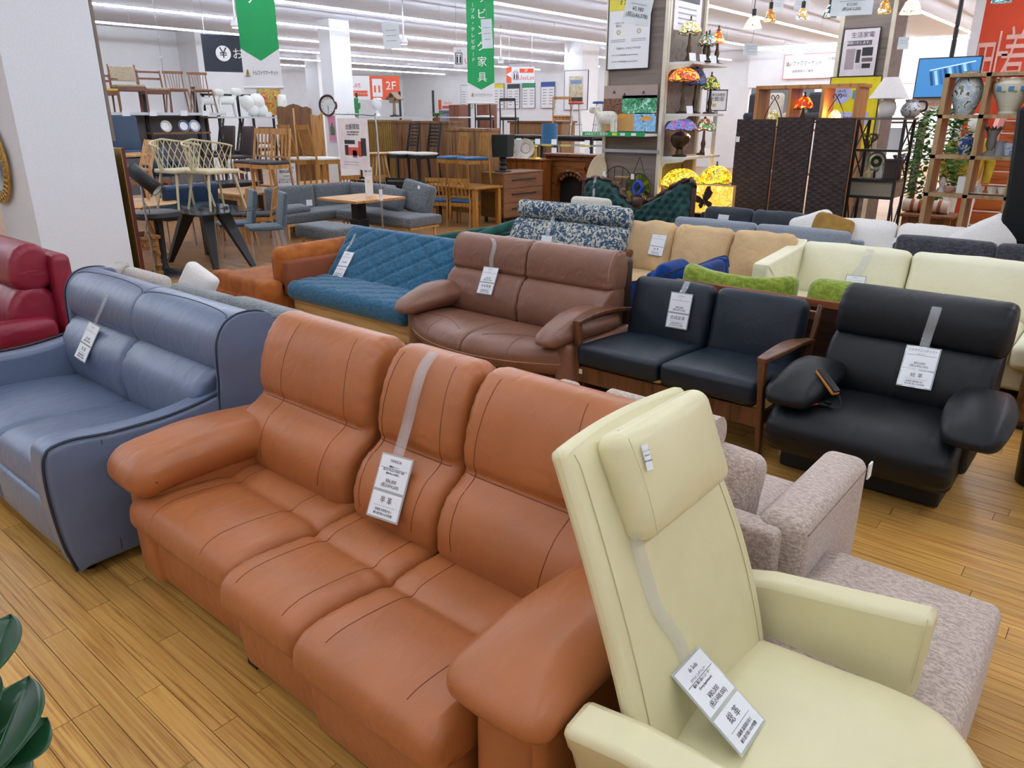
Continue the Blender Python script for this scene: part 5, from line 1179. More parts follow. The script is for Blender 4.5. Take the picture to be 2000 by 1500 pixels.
# ---- grey corner sofa set
M_greyt = fabric('grey_tweed', '#6f7478', '#54595d', scale=240, mottle=.6)
gl = thing('corner_sofa', 'grey tweed corner sofa on light wooden legs around the lift table', 'sofa', (0, 0, 0))
MB().soft(.68, 1.75, .15, (-10.12, 7.28, .315), .04, (0, 0, .008), seg=.12).build('seat', M_greyt, gl); MB().soft(1.72, .68, .15, (-8.95, 7.68, .315), .04, (0, 0, .008), seg=.12).build('seat', M_greyt, gl)
MB().soft(.14, .85, .42, (-10.40, 6.95, .53), .05, (.015, 0, .006), seg=.1).build('back', M_greyt, gl); MB().soft(.14, .80, .42, (-10.40, 7.78, .53), .05, (.015, 0, .006), seg=.1).build('back', M_greyt, gl)
MB().soft(1.05, .14, .42, (-9.75, 8.10, .53), .05, (0, .015, .006), seg=.1).build('back', M_greyt, gl)
MB().soft(.66, .16, .46, (0, 0, 0), .06, (0, .02, 0), seg=.08, M=Matrix.Translation((-8.62, 8.02, .60)) @ Matrix.Rotation(-.25, 4, 'X') @ Matrix.Rotation(.15, 4, 'Y')).build('back', M_greyt, gl)
for x, y in ((-9.85, 6.5), (-10.35, 6.5), (-8.2, 7.42), (-8.2, 7.95), (-9.7, 7.42), (-10.35, 8.0)): MB().cyl((x, y, .24), (x + .03, y - .02, 0), .022, .015, 10).build('leg', M_beech, gl)
MB().box(-9.8, -8.15, 7.40, 7.44, .21, .245).build('frame_rail', M_beech, gl); MB().box(-9.83, -9.79, 6.45, 7.4, .21, .245).build('frame_rail', M_beech, gl); MB().box(-8.17, -8.13, 7.4, 7.98, .21, .245).build('frame_rail', M_beech, gl)
for loc, rot, sz, lab in (((-9.95, 6.68, .44), (.0, .15, .1), (.26, .52, .10), 'flat grey tweed cushion lying on the left end of the corner sofa'), ((-9.0, 7.86, .56), (-.35, .1, 0), (.46, .13, .34), 'square grey tweed cushion leaning at the right end of the corner sofa')):
    o = MB().soft(*sz, (0, 0, 0), .05, (0, .01, .01), seg=.06).build('throw_cushion', M_greyt); o.location = loc; o.rotation_euler = rot; tagit(o, lab, 'cushion')
go = thing('ottoman', 'grey tweed ottoman with light wooden legs in front of the corner sofa', 'ottoman', (-8.42, 6.2, 0))
MB().soft(.92, .52, .18, (0, 0, .30), .05, (0, 0, .01), seg=.08).build('cushion', M_greyt, go); MB().box(-.4, .4, -.2, .2, .18, .215).build('frame', M_beech, go)
for x in (-.36, .36):
    for y in (-.18, .18): MB().cyl((x, y, .2), (x * 1.06, y * 1.06, 0), .02, .014).build('leg', M_beech, go)
P = atz(602, 396, .55)
for px, py, lab in ((602, 396, 'white price card on the grey corner sofa back'), (818, 366, 'small white tag on the right grey back cushion')):
    P = aty(px, py, 6.9 if px < 700 else 7.88); s = S(P); o = MB().box(-8 * s if px < 700 else -2 * s, 8 * s if px < 700 else 2 * s, -.003, .003, -6 * s if px < 700 else -3 * s, 6 * s if px < 700 else 3 * s).build('price_card', M_card)
    P = tree(gl).ray_cast(EYE, ray(px, py))[0] or P; o.location = P - ray(px, py) * .02; o.rotation_euler = (0, 0, face(P)); tagit(o, lab, 'price card')
# ================================================================== CENTRE BACKGROUND
M_org = plain('sign_orange', '#e8603a', .6); M_wsign = plain('sign_white', '#f1f1f3', .6, var=.01); M_grn = plain('banner_green', '#21a05a', .7, var=.04); M_navys = plain('sign_navy', '#232a38', .6); M_pinkred = plain('sign_red', '#e0574d', .6); M_pg = plain('print_grey', '#9aa0a6', .7); M_wink = plain('white_ink', '#fafafa', .6)
# ---- wall clock on the column
P = aty(636, 206, 12.1); r = 20 * S(P)
ck = thing('wall_clock', 'round wall clock with reddish brown rim on the white column', 'clock', (P.x, 12.195, P.z)); ck.rotation_euler = (PI / 2, 0, .35)
MB().lathe([(r * .8, 0), (r * 1.0, .0), (r * 1.02, .05), (r * .95, .08), (r * .82, .07), (r * .8, .03)], n=36).build('rim', plain('clock_rim', '#4a211c', .35), ck)
MB().lathe([(0, .03), (r * .82, .03), (r * .82, .04), (0, .04)], n=36).build('dial', plain('clock_dial', '#dfe4df', .5), ck)
for k in range(12):
    a = k * PI / 6; wt = text(('12', '1', '2', '3', '4', '5', '6', '7', '8', '9', '10', '11')[k], r * .2, M_ink, ck, Matrix.Translation((math.sin(a) * r * .64, math.cos(a) * r * .64, .042)), depth=.001, name='numeral')
MB().bar((0, 0, .045), (0, -r * .62, .045), r * .04, .003).build('minute_hand', M_ink, ck); MB().bar((0, 0, .047), (.01, -r * .42, .047), r * .06, .003).build('hour_hand', M_ink, ck)
t = panel_sign('pink picture of a green cactus on the white column', (aty(644, 251, 12.1).x, 12.18, aty(644, 251, 12.1).z), 24 * S(P), 48 * S(P), 0, plain('cactus_pink', '#d98fae', .6), 'picture', 'picture', edge=M_wsign)
for dx, h in ((-.05, .2), (0, .28), (.05, .18)): MB().lathe([(.03, -.12), (.04, 0), (.035, h - .12), (0, h - .09)], (dx, -.0, -.04), 10).build('printed_cactus', plain('cactus_print', '#4a7a55', .7), t).scale = (1, .08, 1)
# ---- headboards and wood panels standing on edge
M_hb = wood('headboard_walnut', '#7a5334', '#5c3b22', 2, 6)
P = atx(575, 230, -14.2); s = S(P)
hb = thing('headboard', 'brown wooden headboard with a scalloped top standing on edge', 'headboard', (P.x, P.y, 0), CAMZ - .2); H = atx(575, 205, -14.2).z
MB().prism([(-34 * s, 0), (34 * s, 0), (34 * s, H - 7 * s), (26 * s, H - 3 * s), (17 * s, H - 4 * s), (9 * s, H), (0, H + 2 * s), (-9 * s, H), (-17 * s, H - 4 * s), (-28 * s, H - 2 * s), (-34 * s, H - 6 * s)], 0, .05).build('board', M_hb, hb)
MB().box(-2 * s, 1 * s, -.02, 0, .3, H - 6 * s).build('batten', M_beech, hb)
P = atx(618, 235, -13.6); hb2 = thing('headboard', 'lighter wooden bed end leaning beside the brown headboard', 'headboard', (P.x, P.y, 0), CAMZ - .2); H = atx(618, 223, -13.6).z
MB().prism([(-11 * s, 0), (12 * s, 0), (12 * s, H + 3 * s), (4 * s, H - 3 * s), (-11 * s, H)], 0, .05).build('board', M_oak, hb2)
# ---- tall cabinets
def cabinet(label, px0, px1, ptop, Y, w, planks=5, d=.5):
    A, B = aty(px0, ptop, Y), aty(px1, ptop, Y); W = B.x - A.x; H = A.z
    t = thing('cabinet', label, 'cabinet', ((A.x + B.x) / 2, Y + d / 2, 0))
    MB().box(-W / 2, W / 2, -d / 2 + .02, d / 2, 0, H - .05).build('carcass', w, t); MB().box(-W / 2 - .02, W / 2 + .02, -d / 2 - .01, d / 2, H - .05, H).build('top', w, t)
    for i in range(planks):
        a = -W / 2 + W * i / planks; MB().box(a + .006, a + W / planks - .006, -d / 2, -d / 2 + .02, .08, H - .06).build('plank', w, t)
    return t
M_gw = wood('golden_ribbed', '#8a6a2c', '#6d521e', 2, 12); M_cab = wood('rustic_oak', '#7a5230', '#553619', 2, 7); M_cab2 = wood('rustic_light', '#8e6740', '#6b4a28', 2, 7)
cabinet('golden brown ribbed cabinet behind the chrome sign stand', 712, 768, 234, 11.0, M_gw, 14)
c1 = cabinet('rustic brown plank cabinet behind the black ladder-back chairs', 768, 874, 236, 10.9, M_cab, 6)
cabinet('lighter plank cabinet behind the blue-seated chairs', 869, 942, 250, 10.75, M_cab2, 5)
P = aty(850, 236, 11.1); pl = thing('small_plant', 'small green plant in a pot on the rustic plank cabinet', 'plant', (P.x, 11.15, P.z - .01))
MB().lathe([(.05, 0), (.07, .08), (.06, .08), (.0, .06)], n=14).build('pot', M_elm, pl)
M_leafs = plain('leaf_small', '#4d7a3e', .6)
for k in range(12):
    a = k * 2.4; e = .10 + .03 * (k % 3); MB().tube([(0, 0, .07), (e * .5 * math.cos(a), e * .5 * math.sin(a), .15), (e * math.cos(a), e * math.sin(a), .13 + .02 * (k % 4))], [.006, .012, .002], 5).build('leaf', M_leafs, pl)
# ---- figures on the cabinets' rear shelf
rs = thing('wall_shelf', 'white rear shelf with a green cactus, a bust and a bird house', 'shelf', (-14.6, 13.3, 0))
zb = aty(740, 228, 13.3).z; MB().box(-2.3, 2.0, -.2, .3, zb - .03, zb).build('board', MATS['shelf_white'], rs)
for x in (-2.2, -.5, .7, 1.9): MB().box(x - .02, x + .02, .26, .3, 0, zb + .6).build('upright', M_blk_m, rs)
P = aty(697, 228, 13.3); t = thing('cactus_ornament', 'green cactus ornament beside the white column', 'ornament', (P.x, 13.3, zb)); g_ = plain('cactus_green', '#2c8a4a', .5)
MB().tube(spline([(0, 0, 0), (.02, 0, .15), (-.02, 0, .3), (.03, 0, .46)], 5), .055, 12).build('stem', g_, t); MB().tube(spline([(0, 0, .2), (.12, 0, .22), (.13, 0, .34)], 5), .03, 10).build('branch', g_, t)
P = aty(737, 228, 13.3); t = thing('bust', 'white plaster head bust on the rear shelf', 'bust', (P.x, 13.3, zb)); pw = plain('plaster', '#dfe2e2', .7)
MB().lathe([(.10, 0), (.11, .03), (.07, .06), (.055, .12), (.06, .16)], n=18).build('base', pw, t); MB().soft(.19, .22, .26, (0, 0, .30), .09, (.01, .02, .02), seg=.04, e=5).build('head', pw, t); MB().soft(.04, .06, .07, (0, -.13, .29), .018).build('nose', pw, t); MB().soft(.20, .2, .10, (0, .03, .40), .05, seg=.04).build('hair', pw, t)
P = aty(771, 228, 13.2); t = thing('bird_house', 'driftwood bird house on a post on the rear shelf', 'bird house', (P.x, 13.2, zb)); dw_ = wood('driftwood', '#8d7558', '#6a5540', 2, 12)
MB().lathe([(.12, 0), (.12, .03), (.04, .05)], n=16).build('foot', M_blk_w, t); MB().cyl((0, 0, .03), (0, 0, .34), .045, .03, 8).build('post', dw_, t)
MB().box(-.09, .09, -.08, .08, .32, .44).build('house', dw_, t)
for s_ in (-1, 1): MB().bar((0, 0, .56), (s_ * .23, 0, .40), .20, .022, (0, 0, 1)).build('roof_board', dw_, t)
# ---- black ladder-back chairs with white seats on a black table; blue-seated chairs on an oak table
table('black dining table carrying two white-seated ladder-back chairs', -11.6, -9.95, 9.1, 9.9, .66, M_blk_w)
bl = chair('black ladder-back chair with white seat on the black table, left', on(788, 349, .66), math.radians(-14), M_blk_w, M_whs, 'ladder', 7, sw=.42, sd=.44, sh=.47, H=1.0, lean=.08, leg=.04, group='black ladder-back chairs on the black table', rail=.07); dup(bl, on(828, 351, .66), None, 'black ladder-back chair with white seat on the black table, right')
bk2 = chair('black ladder-back chair tucked under the black table, left', (-10.85, 8.95, 0), math.radians(205), M_blk_w, M_whs, 'ladder', 4, H=.78, group='black chairs tucked under the black table'); dup(bk2, (-10.2, 9.15, 0), None, 'black ladder-back chair tucked under the black table, right')
table('oak table carrying two blue-seated slat chairs', -9.85, -8.55, 9.25, 9.95, .66, M_honey)
bc_ = chair('oak slat chair with blue seat on the oak table, left', on(885, 358, .66), math.radians(-18), M_honey, M_denim, 'slats', 5, sw=.37, sd=.44, sh=.44, H=.85, lean=.06, group='blue-seated chairs on the oak table', rail=.06); dup(bc_, on(925, 361, .66), None, 'oak slat chair with blue seat on the oak table, right')
bc2 = chair('oak slat chair with blue seat tucked under the oak table, left', (-9.35, 9.28, 0), math.radians(200), M_honey, M_denim, 'slats', 4, sw=.40, H=.80, lean=.08, group='blue-seated chairs under the oak table', rail=.06); dup(bc2, (-8.95, 9.42, 0), None, 'oak slat chair with blue seat tucked under the oak table, right')
P = atz(744, 352, .66); t = thing('stool', 'light wooden stool with splayed legs behind the chrome sign stand', 'stool', (P.x, P.y, .66)); zt = 52 * S(P)
MB().lathe([(0, zt - .03), (.18, zt - .03), (.19, zt - .015), (.18, zt), (0, zt)], n=24).build('seat', M_beech, t)
for a in range(4): MB().cyl((.1 * math.cos(a * PI / 2 + .4), .1 * math.sin(a * PI / 2 + .4), zt - .03), (.19 * math.cos(a * PI / 2 + .4), .19 * math.sin(a * PI / 2 + .4), 0), .018, .013, 8).build('leg', M_beech, t)
# ---- chest of drawers with black lamp
M_chs = wood('chest_side', '#7b5526', '#634219', 1, 7); M_chf = wood('chest_front', '#7a5034', '#5d3a22', 1, 7)
cd = thing('chest_of_drawers', 'brown chest with three drawers and long black handles', 'chest', (-8.85, 10.55, 0))
MB().box(-.26, .25, -.55, .55, .09, .83).build('carcass', M_chs, cd, bevel=.004); MB().box(-.28, .27, -.57, .57, .83, .855).build('top', M_chf, cd, bevel=.003)
for i in range(3):
    z0 = .10 + i * .243; dr = MB().box(.25, .27, -.545, .545, z0, z0 + .235).build('drawer', M_chf, cd, bevel=.003); MB().box(.275, .295, -.33, .33, z0 + .13, z0 + .15).build('handle', M_blk_m, dr)
for x in (-.2, .2):
    for y in (-.48, .48): MB().box(x - .02, x + .02, y - .02, y + .02, 0, .09).build('leg', M_blk_m, cd)
P = atz(978, 333, .855); s = S(P); bl_ = thing('table_lamp', 'black table lamp with a tall square shade on the brown chest', 'table lamp', (-8.85, 10.30, .855), .3)
MB().lathe([(.15, 0), (.15, .02), (.05, .03), (.07, .06), (.045, .1), (.075, .14), (.045, .18), (.07, .22), (.03, .26)], n=14).build('base', plain('lamp_stone', '#2c2f31', .6, var=.3, scale=30), bl_)
w_ = .155; MB().add([(sx_ * (w_ - (.03 if z > .4 else 0) * 0 - (0 if z > .4 else .015)), sy_ * (w_ - (0 if z > .4 else .015)), z) for z in (.25, .62) for sx_, sy_ in ((-1, -1), (1, -1), (1, 1), (-1, 1))], [(0, 1, 5, 4), (1, 2, 6, 5), (2, 3, 7, 6), (3, 0, 4, 7), (4, 5, 6, 7)]).build('shade', plain('lamp_black', '#17201f', .8), bl_, flat=True)
# ---- honey wood sideboard, plates and glass shelf
sb = thing('sideboard', 'glossy honey wood sideboard between the chest and the mantel', 'cabinet', (-9.55, 11.8, 0)); MB().box(-.62, .55, -.25, .25, .0, .98).build('carcass', wood('glossy_honey', '#8a4f22', '#6a3814', 2, 7, .25), sb, bevel=.006)
MB().box(-.65, .58, -.28, .27, .98, 1.01).build('top', MATS['glossy_honey'], sb, bevel=.006); MB().box(-.58, -.04, -.27, -.25, .06, .92).build('door', MATS['glossy_honey'], sb, bevel=.004); MB().box(-.02, .52, -.27, -.25, .06, .92).build('door', MATS['glossy_honey'], sb, bevel=.004)
for px, c, lab, r in ((1002, '#d8c8b8', 'shell-shaped cream dish standing on the sideboard', 17), (1027, '#ddd5c6', 'cream oval platter standing on the sideboard', 18)):
    P = aty(px, 300, 11.75); r *= S(P); t = thing('plate', lab, 'plate', (P.x, 11.75, 1.012 + r)); t.rotation_euler = (PI / 2 - .15, 0, .5)
    MB().lathe([(0, .015), (r * .6, .015), (r * .68, .03), (r, .045), (r, .035), (r * .65, .005), (0, 0)], n=28).build('dish', plain('dish' + c, c, .35), t); MB().lathe([(r * .45, .018), (r * .5, .022), (r * .55, .018)], n=28, caps=False).build('ring', plain('dish_line', '#b8ab98', .4), t)
P = aty(1012, 316, 11.6); t = thing('glass_vase', 'cut glass vase between the cream plates', 'vase', (P.x, 11.6, 1.012)); MB().lathe([(.06, 0), (.05, .02), (.04, .1), (.06, .22), (.09, .34), (.08, .34), (.05, .2), (0, .05)], n=14).build('body', glass('cut_glass', '#e8eef0', .4), t)
P = aty(1046, 318, 11.55); t = thing('brass_candlestick', 'low brass stand beside the cream platter', 'candlestick', (P.x, 11.55, 1.012)); MB().lathe([(.12, 0), (.11, .02), (.03, .04), (.02, .2), (.04, .22), (.03, .25)], n=16).build('stem', MATS['brass'], t)
gsx = thing('glass_shelf', 'glass display shelf with yellow edge strips behind the mantel', 'shelf', (-10.2, 13.4, 0)); zz = aty(1060, 281, 13.4).z
MB().box(-1.1, 1.6, -.25, .25, zz - .02, zz).build('glass_board', glass('shelf_glass', '#c9d6d2', .55), gsx)
for i in range(5): MB().box(-1.0 + i * .5, -.75 + i * .5, -.262, -.252, zz - .03, zz + .01).build('edge_strip', plain('edge_yellow', '#d8cf6a', .6), gsx)
for x in (-1.05, .25, 1.55): MB().box(x - .015, x + .015, -.02, .02, 0, zz - .02).build('upright', M_steel, gsx)
P = aty(1073, 280, 13.4); t = thing('table_lamp', 'blue drum lamp shade on the glass shelf', 'table lamp', (P.x, 13.4, zz)); r = 16 * S(P)
MB().lathe([(r * .9, .0), (r, 0), (r * .95, 38 * S(P)), (r * .88, 38 * S(P))], n=28).build('shade', fabric('lamp_blue', '#3d6d94', '#335c7e', scale=300), t)
P = aty(1043, 280, 13.3); t = thing('bowl', 'shallow green glass bowl on the glass shelf', 'bowl', (P.x, 13.3, zz)); MB().lathe([(.03, 0), (.06, .01), (.15, .05), (.145, .055), (.05, .02), (0, .015)], n=24).build('dish', plain('green_glass', '#2f9a58', .2), t)
for px, py, lab in ((1013, 272, 'white price card left of the green bowl'), (1050, 268, 'white price card beside the green bowl'), (1082, 275, 'white price card in front of the blue drum lamp'), (1147, 274, 'white price card at the right end of the glass shelf'), (1082, 297, 'white price card on the carved mantel'), (1147, 297, 'white notice at the right of the carved mantel')):
    P = aty(px, py, 13.2 if py < 290 else 12.0); s = S(P); o = MB().box(-5 * s, 5 * s, -.003, .003, -5 * s, 5 * s).build('price_card', M_card); o.location = (P.x, P.y, zz + 5 * s if py < 290 else 1.111 + 5 * s); o.rotation_euler = (-.2, 0, face(P)); tagit(o, lab, 'price card')
# ---- carved mantel
M_man = wood('mantel_mahogany', '#6e4020', '#43220f', 2, 9, .3)
mn = thing('mantelpiece', 'carved mahogany fireplace mantel behind the green settee', 'mantel', (-8.55, 12.05, 0))
MB().box(-.62, .58, -.22, .2, 1.06, 1.11).build('shelf', M_man, mn, bevel=.01); MB().box(-.58, .54, -.16, .18, .98, 1.06).build('moulding', M_man, mn, bevel=.01)
arch = [(-.56, .1), (-.56, .98), (.52, .98), (.52, .1), (.33, .1), (.33, .55)] + [(.35 * math.cos(a * PI / 12), .55 + .26 * math.sin(a * PI / 12)) for a in range(1, 12)] + [(-.37, .55), (-.37, .1)]
MB().prism(arch, -.12, .1).build('surround', wood('mantel_panel', '#8a5526', '#5e3513', 0, 8, .3), mn)
for x in (-.49, .45): MB().lathe([(.07, .0), (.07, .1), (.045, .14), (.05, .5), (.045, .8), (.07, .86), (.075, .98)], (x, -.15, 0), 14).build('column', M_man, mn)
MB().tube([(.34 * math.cos(a * PI / 16), -.14, .55 + .25 * math.sin(a * PI / 16)) for a in range(17)], .03, 8).build('arch_moulding', M_man, mn)
for k in range(7):
    a = PI * (k + 1) / 8; MB().soft(.07, .05, .07, (.24 * math.cos(a), -.12, .60 + .13 * math.sin(a)), .03).build('carved_leaf', M_man, mn)
for s_ in (-1, 1): MB().tube([(s_ * (.36 + .04 * math.cos(q * .6)), -.14, .85 + .04 * math.sin(q * .6)) for q in range(10)], .018, 6).build('scroll', M_man, mn)
MB().box(-.37, .33, .05, .12, .05, .9).build('firebox', M_blk_m, mn)
# ---- chairs on high tables further back
table('black-legged high table carrying two dark chairs', -13.9, -11.9, 14.6, 15.5, 1.35, M_blk_w, th=.05)
dk = chair('dark chair with open back on the high table, left', on(975, 246, 1.35), math.radians(-150), M_blk_w, M_whs, 'ladder', 1, H=.85, sw=.42, lean=.09, group='dark chairs on the high table', rail=.14); dk.location = (-13.5, 15.0, 1.35); dup(dk, (-12.8, 15.15, 1.35), None, 'dark chair with open back on the high table, right')
table('black-legged high table carrying an oak chair', -11.6, -9.9, 14.6, 15.5, 1.35, M_blk_w, th=.05)
o1 = chair('oak chair with open back on the high table beside the blue lamp', (-11.1, 15.1, 1.35), math.radians(-150), M_oak, M_oak, 'ladder', 1, H=.86, sw=.45, rail=.12)
def bar_stool(loc, c, lab):
    t = thing('bar_stool', lab, 'stool', loc); m_ = plain('stool' + c, c, .5)
    MB().lathe([(0, .70), (.17, .70), (.18, .72), (.16, .75), (0, .755)], n=20).build('seat', m_, t)
    for a in range(4): MB().cyl((.1 * math.cos(a * PI / 2), .1 * math.sin(a * PI / 2), .70), (.2 * math.cos(a * PI / 2), .2 * math.sin(a * PI / 2), 0), .01).build('leg', M_steel, t)
    MB().tube([(.16 * math.cos(a * PI / 8), .16 * math.sin(a * PI / 8), .25) for a in range(16)], .008, 6, closed=True).build('foot_ring', M_steel, t); return t
bar_stool((-10.55, 14.85, 1.35), '#c8503c', 'red-seated bar stool on the high table'); bar_stool((-10.05, 15.1, 1.35), '#2f4f8f', 'blue-seated bar stool on the high table')
cb = thing('counter', 'low brown wooden counter behind the high tables', 'counter', (-12.5, 17.0, 0)); MB().box(-1.6, .2, -.3, .3, 0, 1.62).build('body', M_cab2, cb, bevel=.01); MB().box(-1.65, .25, -.35, .33, 1.62, 1.67).build('top', M_cab, cb, bevel=.005)
dw2 = thing('open_bookcase', 'dark brown open bookcase left of the dark chairs', 'bookcase', (-15.2, 16.6, 0)); 
for x in (-.75, .35): MB().box(x - .2, x + .2, -.2, .2, 0, 2.1).build('side', M_red_w, dw2)
MB().box(-.95, .55, -.2, .2, 1.35, 1.4).build('shelf_board', M_red_w, dw2)
# ---- far wall: elevator, posters, hanging signs
WY = 27.185
def on_wall(px0, py0, px1, py1, Y=WY): A, B = aty(px0, py0, Y), aty(px1, py1, Y); return ((A.x + B.x) / 2, Y, (A.z + B.z) / 2), B.x - A.x, A.z - B.z
c_, w, h = on_wall(858, 216, 892, 255); el = thing('elevator_door', 'grey elevator door in the far white wall', 'door', (c_[0], WY, 0)); H = c_[2] + h / 2
MB().box(-w / 2, w / 2, -.03, .04, 0, H).build('frame', plain('elev_frame', '#5d6672', .5), el)
for s_ in (-1, 1): MB().box(min(s_ * .02, s_ * w * .42), max(s_ * .02, s_ * w * .42), -.05, -.03, 0, H - .15).build('leaf', plain('elev_grey', '#8d97a6', .35, metal=.3), el)
posters = ((901, 167, 923, 211, '#f0f0f2', 'white poster with a black logo'), (932, 170, 953, 212, '#f0f0f2', 'white poster half behind the green banner'), (965, 164, 985, 212, '#e3d84a', 'poster with a yellow heading'), (992, 165, 1015, 212, '#3a3f44', 'poster with a dark heading'), (1021, 163, 1045, 211, '#3f9a70', 'poster with a green heading'), (1058, 161, 1083, 211, '#3f5fa8', 'poster with a blue heading'))
for x0, y0, x1, y1, c, lab in posters:
    c_, w, h = on_wall(x0, y0, x1, y1); t = panel_sign(lab + ' on the far wall', (c_[0], WY - .03, c_[2]), w, h, 0, M_wsign, 'poster', 'poster', edge=M_blk_m)
    pic(t, -w / 2, w / 2, h * .32, h / 2, plain('head' + c, c, .6), 'heading_band', -.004); 
    for i in range(6):
        for q in (-.25, .25): pic(t, (q - .15) * w, (q + .15) * w, (.2 - i * .11) * h, (.23 - i * .11) * h, M_pg, 'print_line', -.004)
def hang_sign(label, px0, py0, px1, py1, d, bits):
    P = EYE + ray((px0 + px1) / 2, (py0 + py1) / 2) * d; s = S(P); w, h = (px1 - px0) * s, (py1 - py0) * s
    t = panel_sign(label, P, w, h, face(P), M_wsign, 'hanging_sign', 'sign', th=.03); bits(t, w, h, s)
    for q in (-.4, .4): MB().cyl((q * w, .015, h / 2), (q * w, .015, CEIL - P.z), .004, n=5).build('wire', M_steel, t)
    return t
def bits_left(t, w, h, s):
    pic(t, -w / 2, -w * .32, -h / 2, h / 2, M_org, 'arrow_field', -.004); wtext(t, '◀', h * .42, -w * .41, 0, M_wink, y=-.006)
    pic(t, -w * .03, w * .46, h * .14, h * .40, M_org, 'floor_band', -.004); wtext(t, '2F', h * .24, w * .2, h * .27, M_wink, y=-.006); wtext(t, 'UseLet', h * .38, w * .2, -h * .18, M_pinkred); elev_icon(t, -w * .17, 0, h * .62)
def elev_icon(t, x, z, h, ink=None):
    ink = ink or M_navys; w = h * .55
    for a, b, c, d in ((-w / 2, w / 2, h * .28, h * .33), (-w / 2, w / 2, -h * .5, -h * .45), (-w / 2, -w / 2 + h * .05, -h * .5, h * .33), (w / 2 - h * .05, w / 2, -h * .5, h * .33)): pic(t, x + a, x + b, z + c, z + d, ink, 'icon_line', -.004)
    for q in (-.12, .12):
        pic(t, x + (q - .06) * h, x + (q + .06) * h, z - h * .4, z + h * .06, ink, 'icon_person', -.004); pic(t, x + (q - .045) * h, x + (q + .045) * h, z + h * .09, z + h * .18, ink, 'icon_head', -.004)
    wtext(t, '↓↑', h * .22, x, z + h * .45, ink)
hang_sign('hanging sign with an orange left arrow and elevator symbol', 989, 132, 1044, 161, 20, bits_left)
def bits_mid(t, w, h, s): elev_icon(t, -w * .32, 0, h * .7); pic(t, 0, w * .5, h * .1, h * .36, M_org, 'floor_band', -.004); wtext(t, 'UseLet', h * .38, w * .22, -h * .2, M_pinkred)
hang_sign('hanging elevator sign half hidden by the green living-room banner', 886, 94, 942, 130, 17, bits_mid)
def bits_2f(t, w, h, s):
    wtext(t, 'UseLet', h * .34, -w * .30, h * .12, M_pinkred); pic(t, -w * .45, -w * .02, -h * .36, -h * .12, M_org, 'band', -.004); wtext(t, '上質服のアウトレット', h * .13, -w * .24, -h * .24, M_wink, y=-.006)
    pic(t, w * .02, w * .5, -h / 2, h / 2, M_org, 'floor_field', -.004); pic(t, w * .06, w * .22, -h * .38, h * .38, M_wsign, 'icon_field', -.006); wtext(t, '2F', h * .5, w * .36, h * .08, M_wink, y=-.006)
    for q in (.10, .17): pic(t, (q - .015) * w, (q + .015) * w, -h * .2, h * .1, M_org, 'icon_person', -.008)
hang_sign('long orange and white 2F sign right of the white column', 660, 150, 780, 193, 23, bits_2f)
def bits_small(t, w, h, s): pic(t, -w / 2, -w * .32, -h / 2, h / 2, M_org, 'band', -.004); wtext(t, 'UseLet', h * .42, w * .08, h * .18, M_pinkred); pic(t, -w * .25, w * .48, -h * .38, -h * .12, M_pinkred, 'band', -.004)
c_, w, h = on_wall(857, 195, 889, 214); t = panel_sign('small UseLet sign above the elevator door', (c_[0], WY - .03, c_[2]), w, h, 0, M_wsign, 'wall_sign', 'sign'); bits_small(t, w, h, 1)
P = EYE + ray(978, 117) * 21; s = S(P); t = panel_sign('green and white exit arrow sign under the ceiling', P, 11 * s, 13 * s, face(P), M_wsign, 'exit_sign', 'sign', th=.06); wtext(t, '←', 10 * s, 0, 0, M_grn); MB().cyl((0, .03, 6 * s), (0, .03, CEIL - P.z), .01).build('rod', M_steel, t)
c_, w, h = on_wall(1103, 139, 1146, 214, 20.65); t = panel_sign('framed picture of a blue-roofed tower on the far column', (c_[0], 20.66, c_[2]), w, h, 0, M_wsign, 'framed_picture', 'picture', edge=M_blk_m, th=.03)
pic(t, -w * .3, w * .3, -h * .36, h * .36, blobs('tower_print', '#d8d2c2', ['#c9c0a4', '#b9a87c', '#6f675a'], 3, (.42, .56, .68), .5), 'print', -.004); pic(t, -w * .24, w * .24, h * .16, h * .26, plain('print_blue', '#7d92bd', .5), 'printed_roof', -.006); pic(t, -w * .3, w * .3, -h * .36, -h * .18, plain('print_dark', '#3a3632', .5), 'printed_ground', -.006)
# ---- yen sign
P = EYE + ray(452, 105) * 17.5; s = S(P); t = panel_sign('dark navy purchase counter sign with a white yen circle', P, 104 * s, 66 * s, face(P) + .15, M_navys, 'hanging_sign', 'sign', th=.05)
MB().lathe([(0, 0), (14 * s, 0), (14 * s, .004), (0, .004)], n=32).build('yen_disc', M_wink, t).rotation_euler = (PI / 2, 0, 0)
t.children[-1].location = (-15 * s, -.002, 0); wtext(t, '¥', 26 * s, -15 * s, 0, M_navys, y=-.008); wtext(t, 'お支払い', 21 * s, 1 * s, -1 * s, M_wink, 'LEFT', y=-.004)
for q in (-45, 45): MB().cyl((q * s, .02, 33 * s), (q * s, .02, CEIL - P.z), .006).build('wire', M_steel, t)
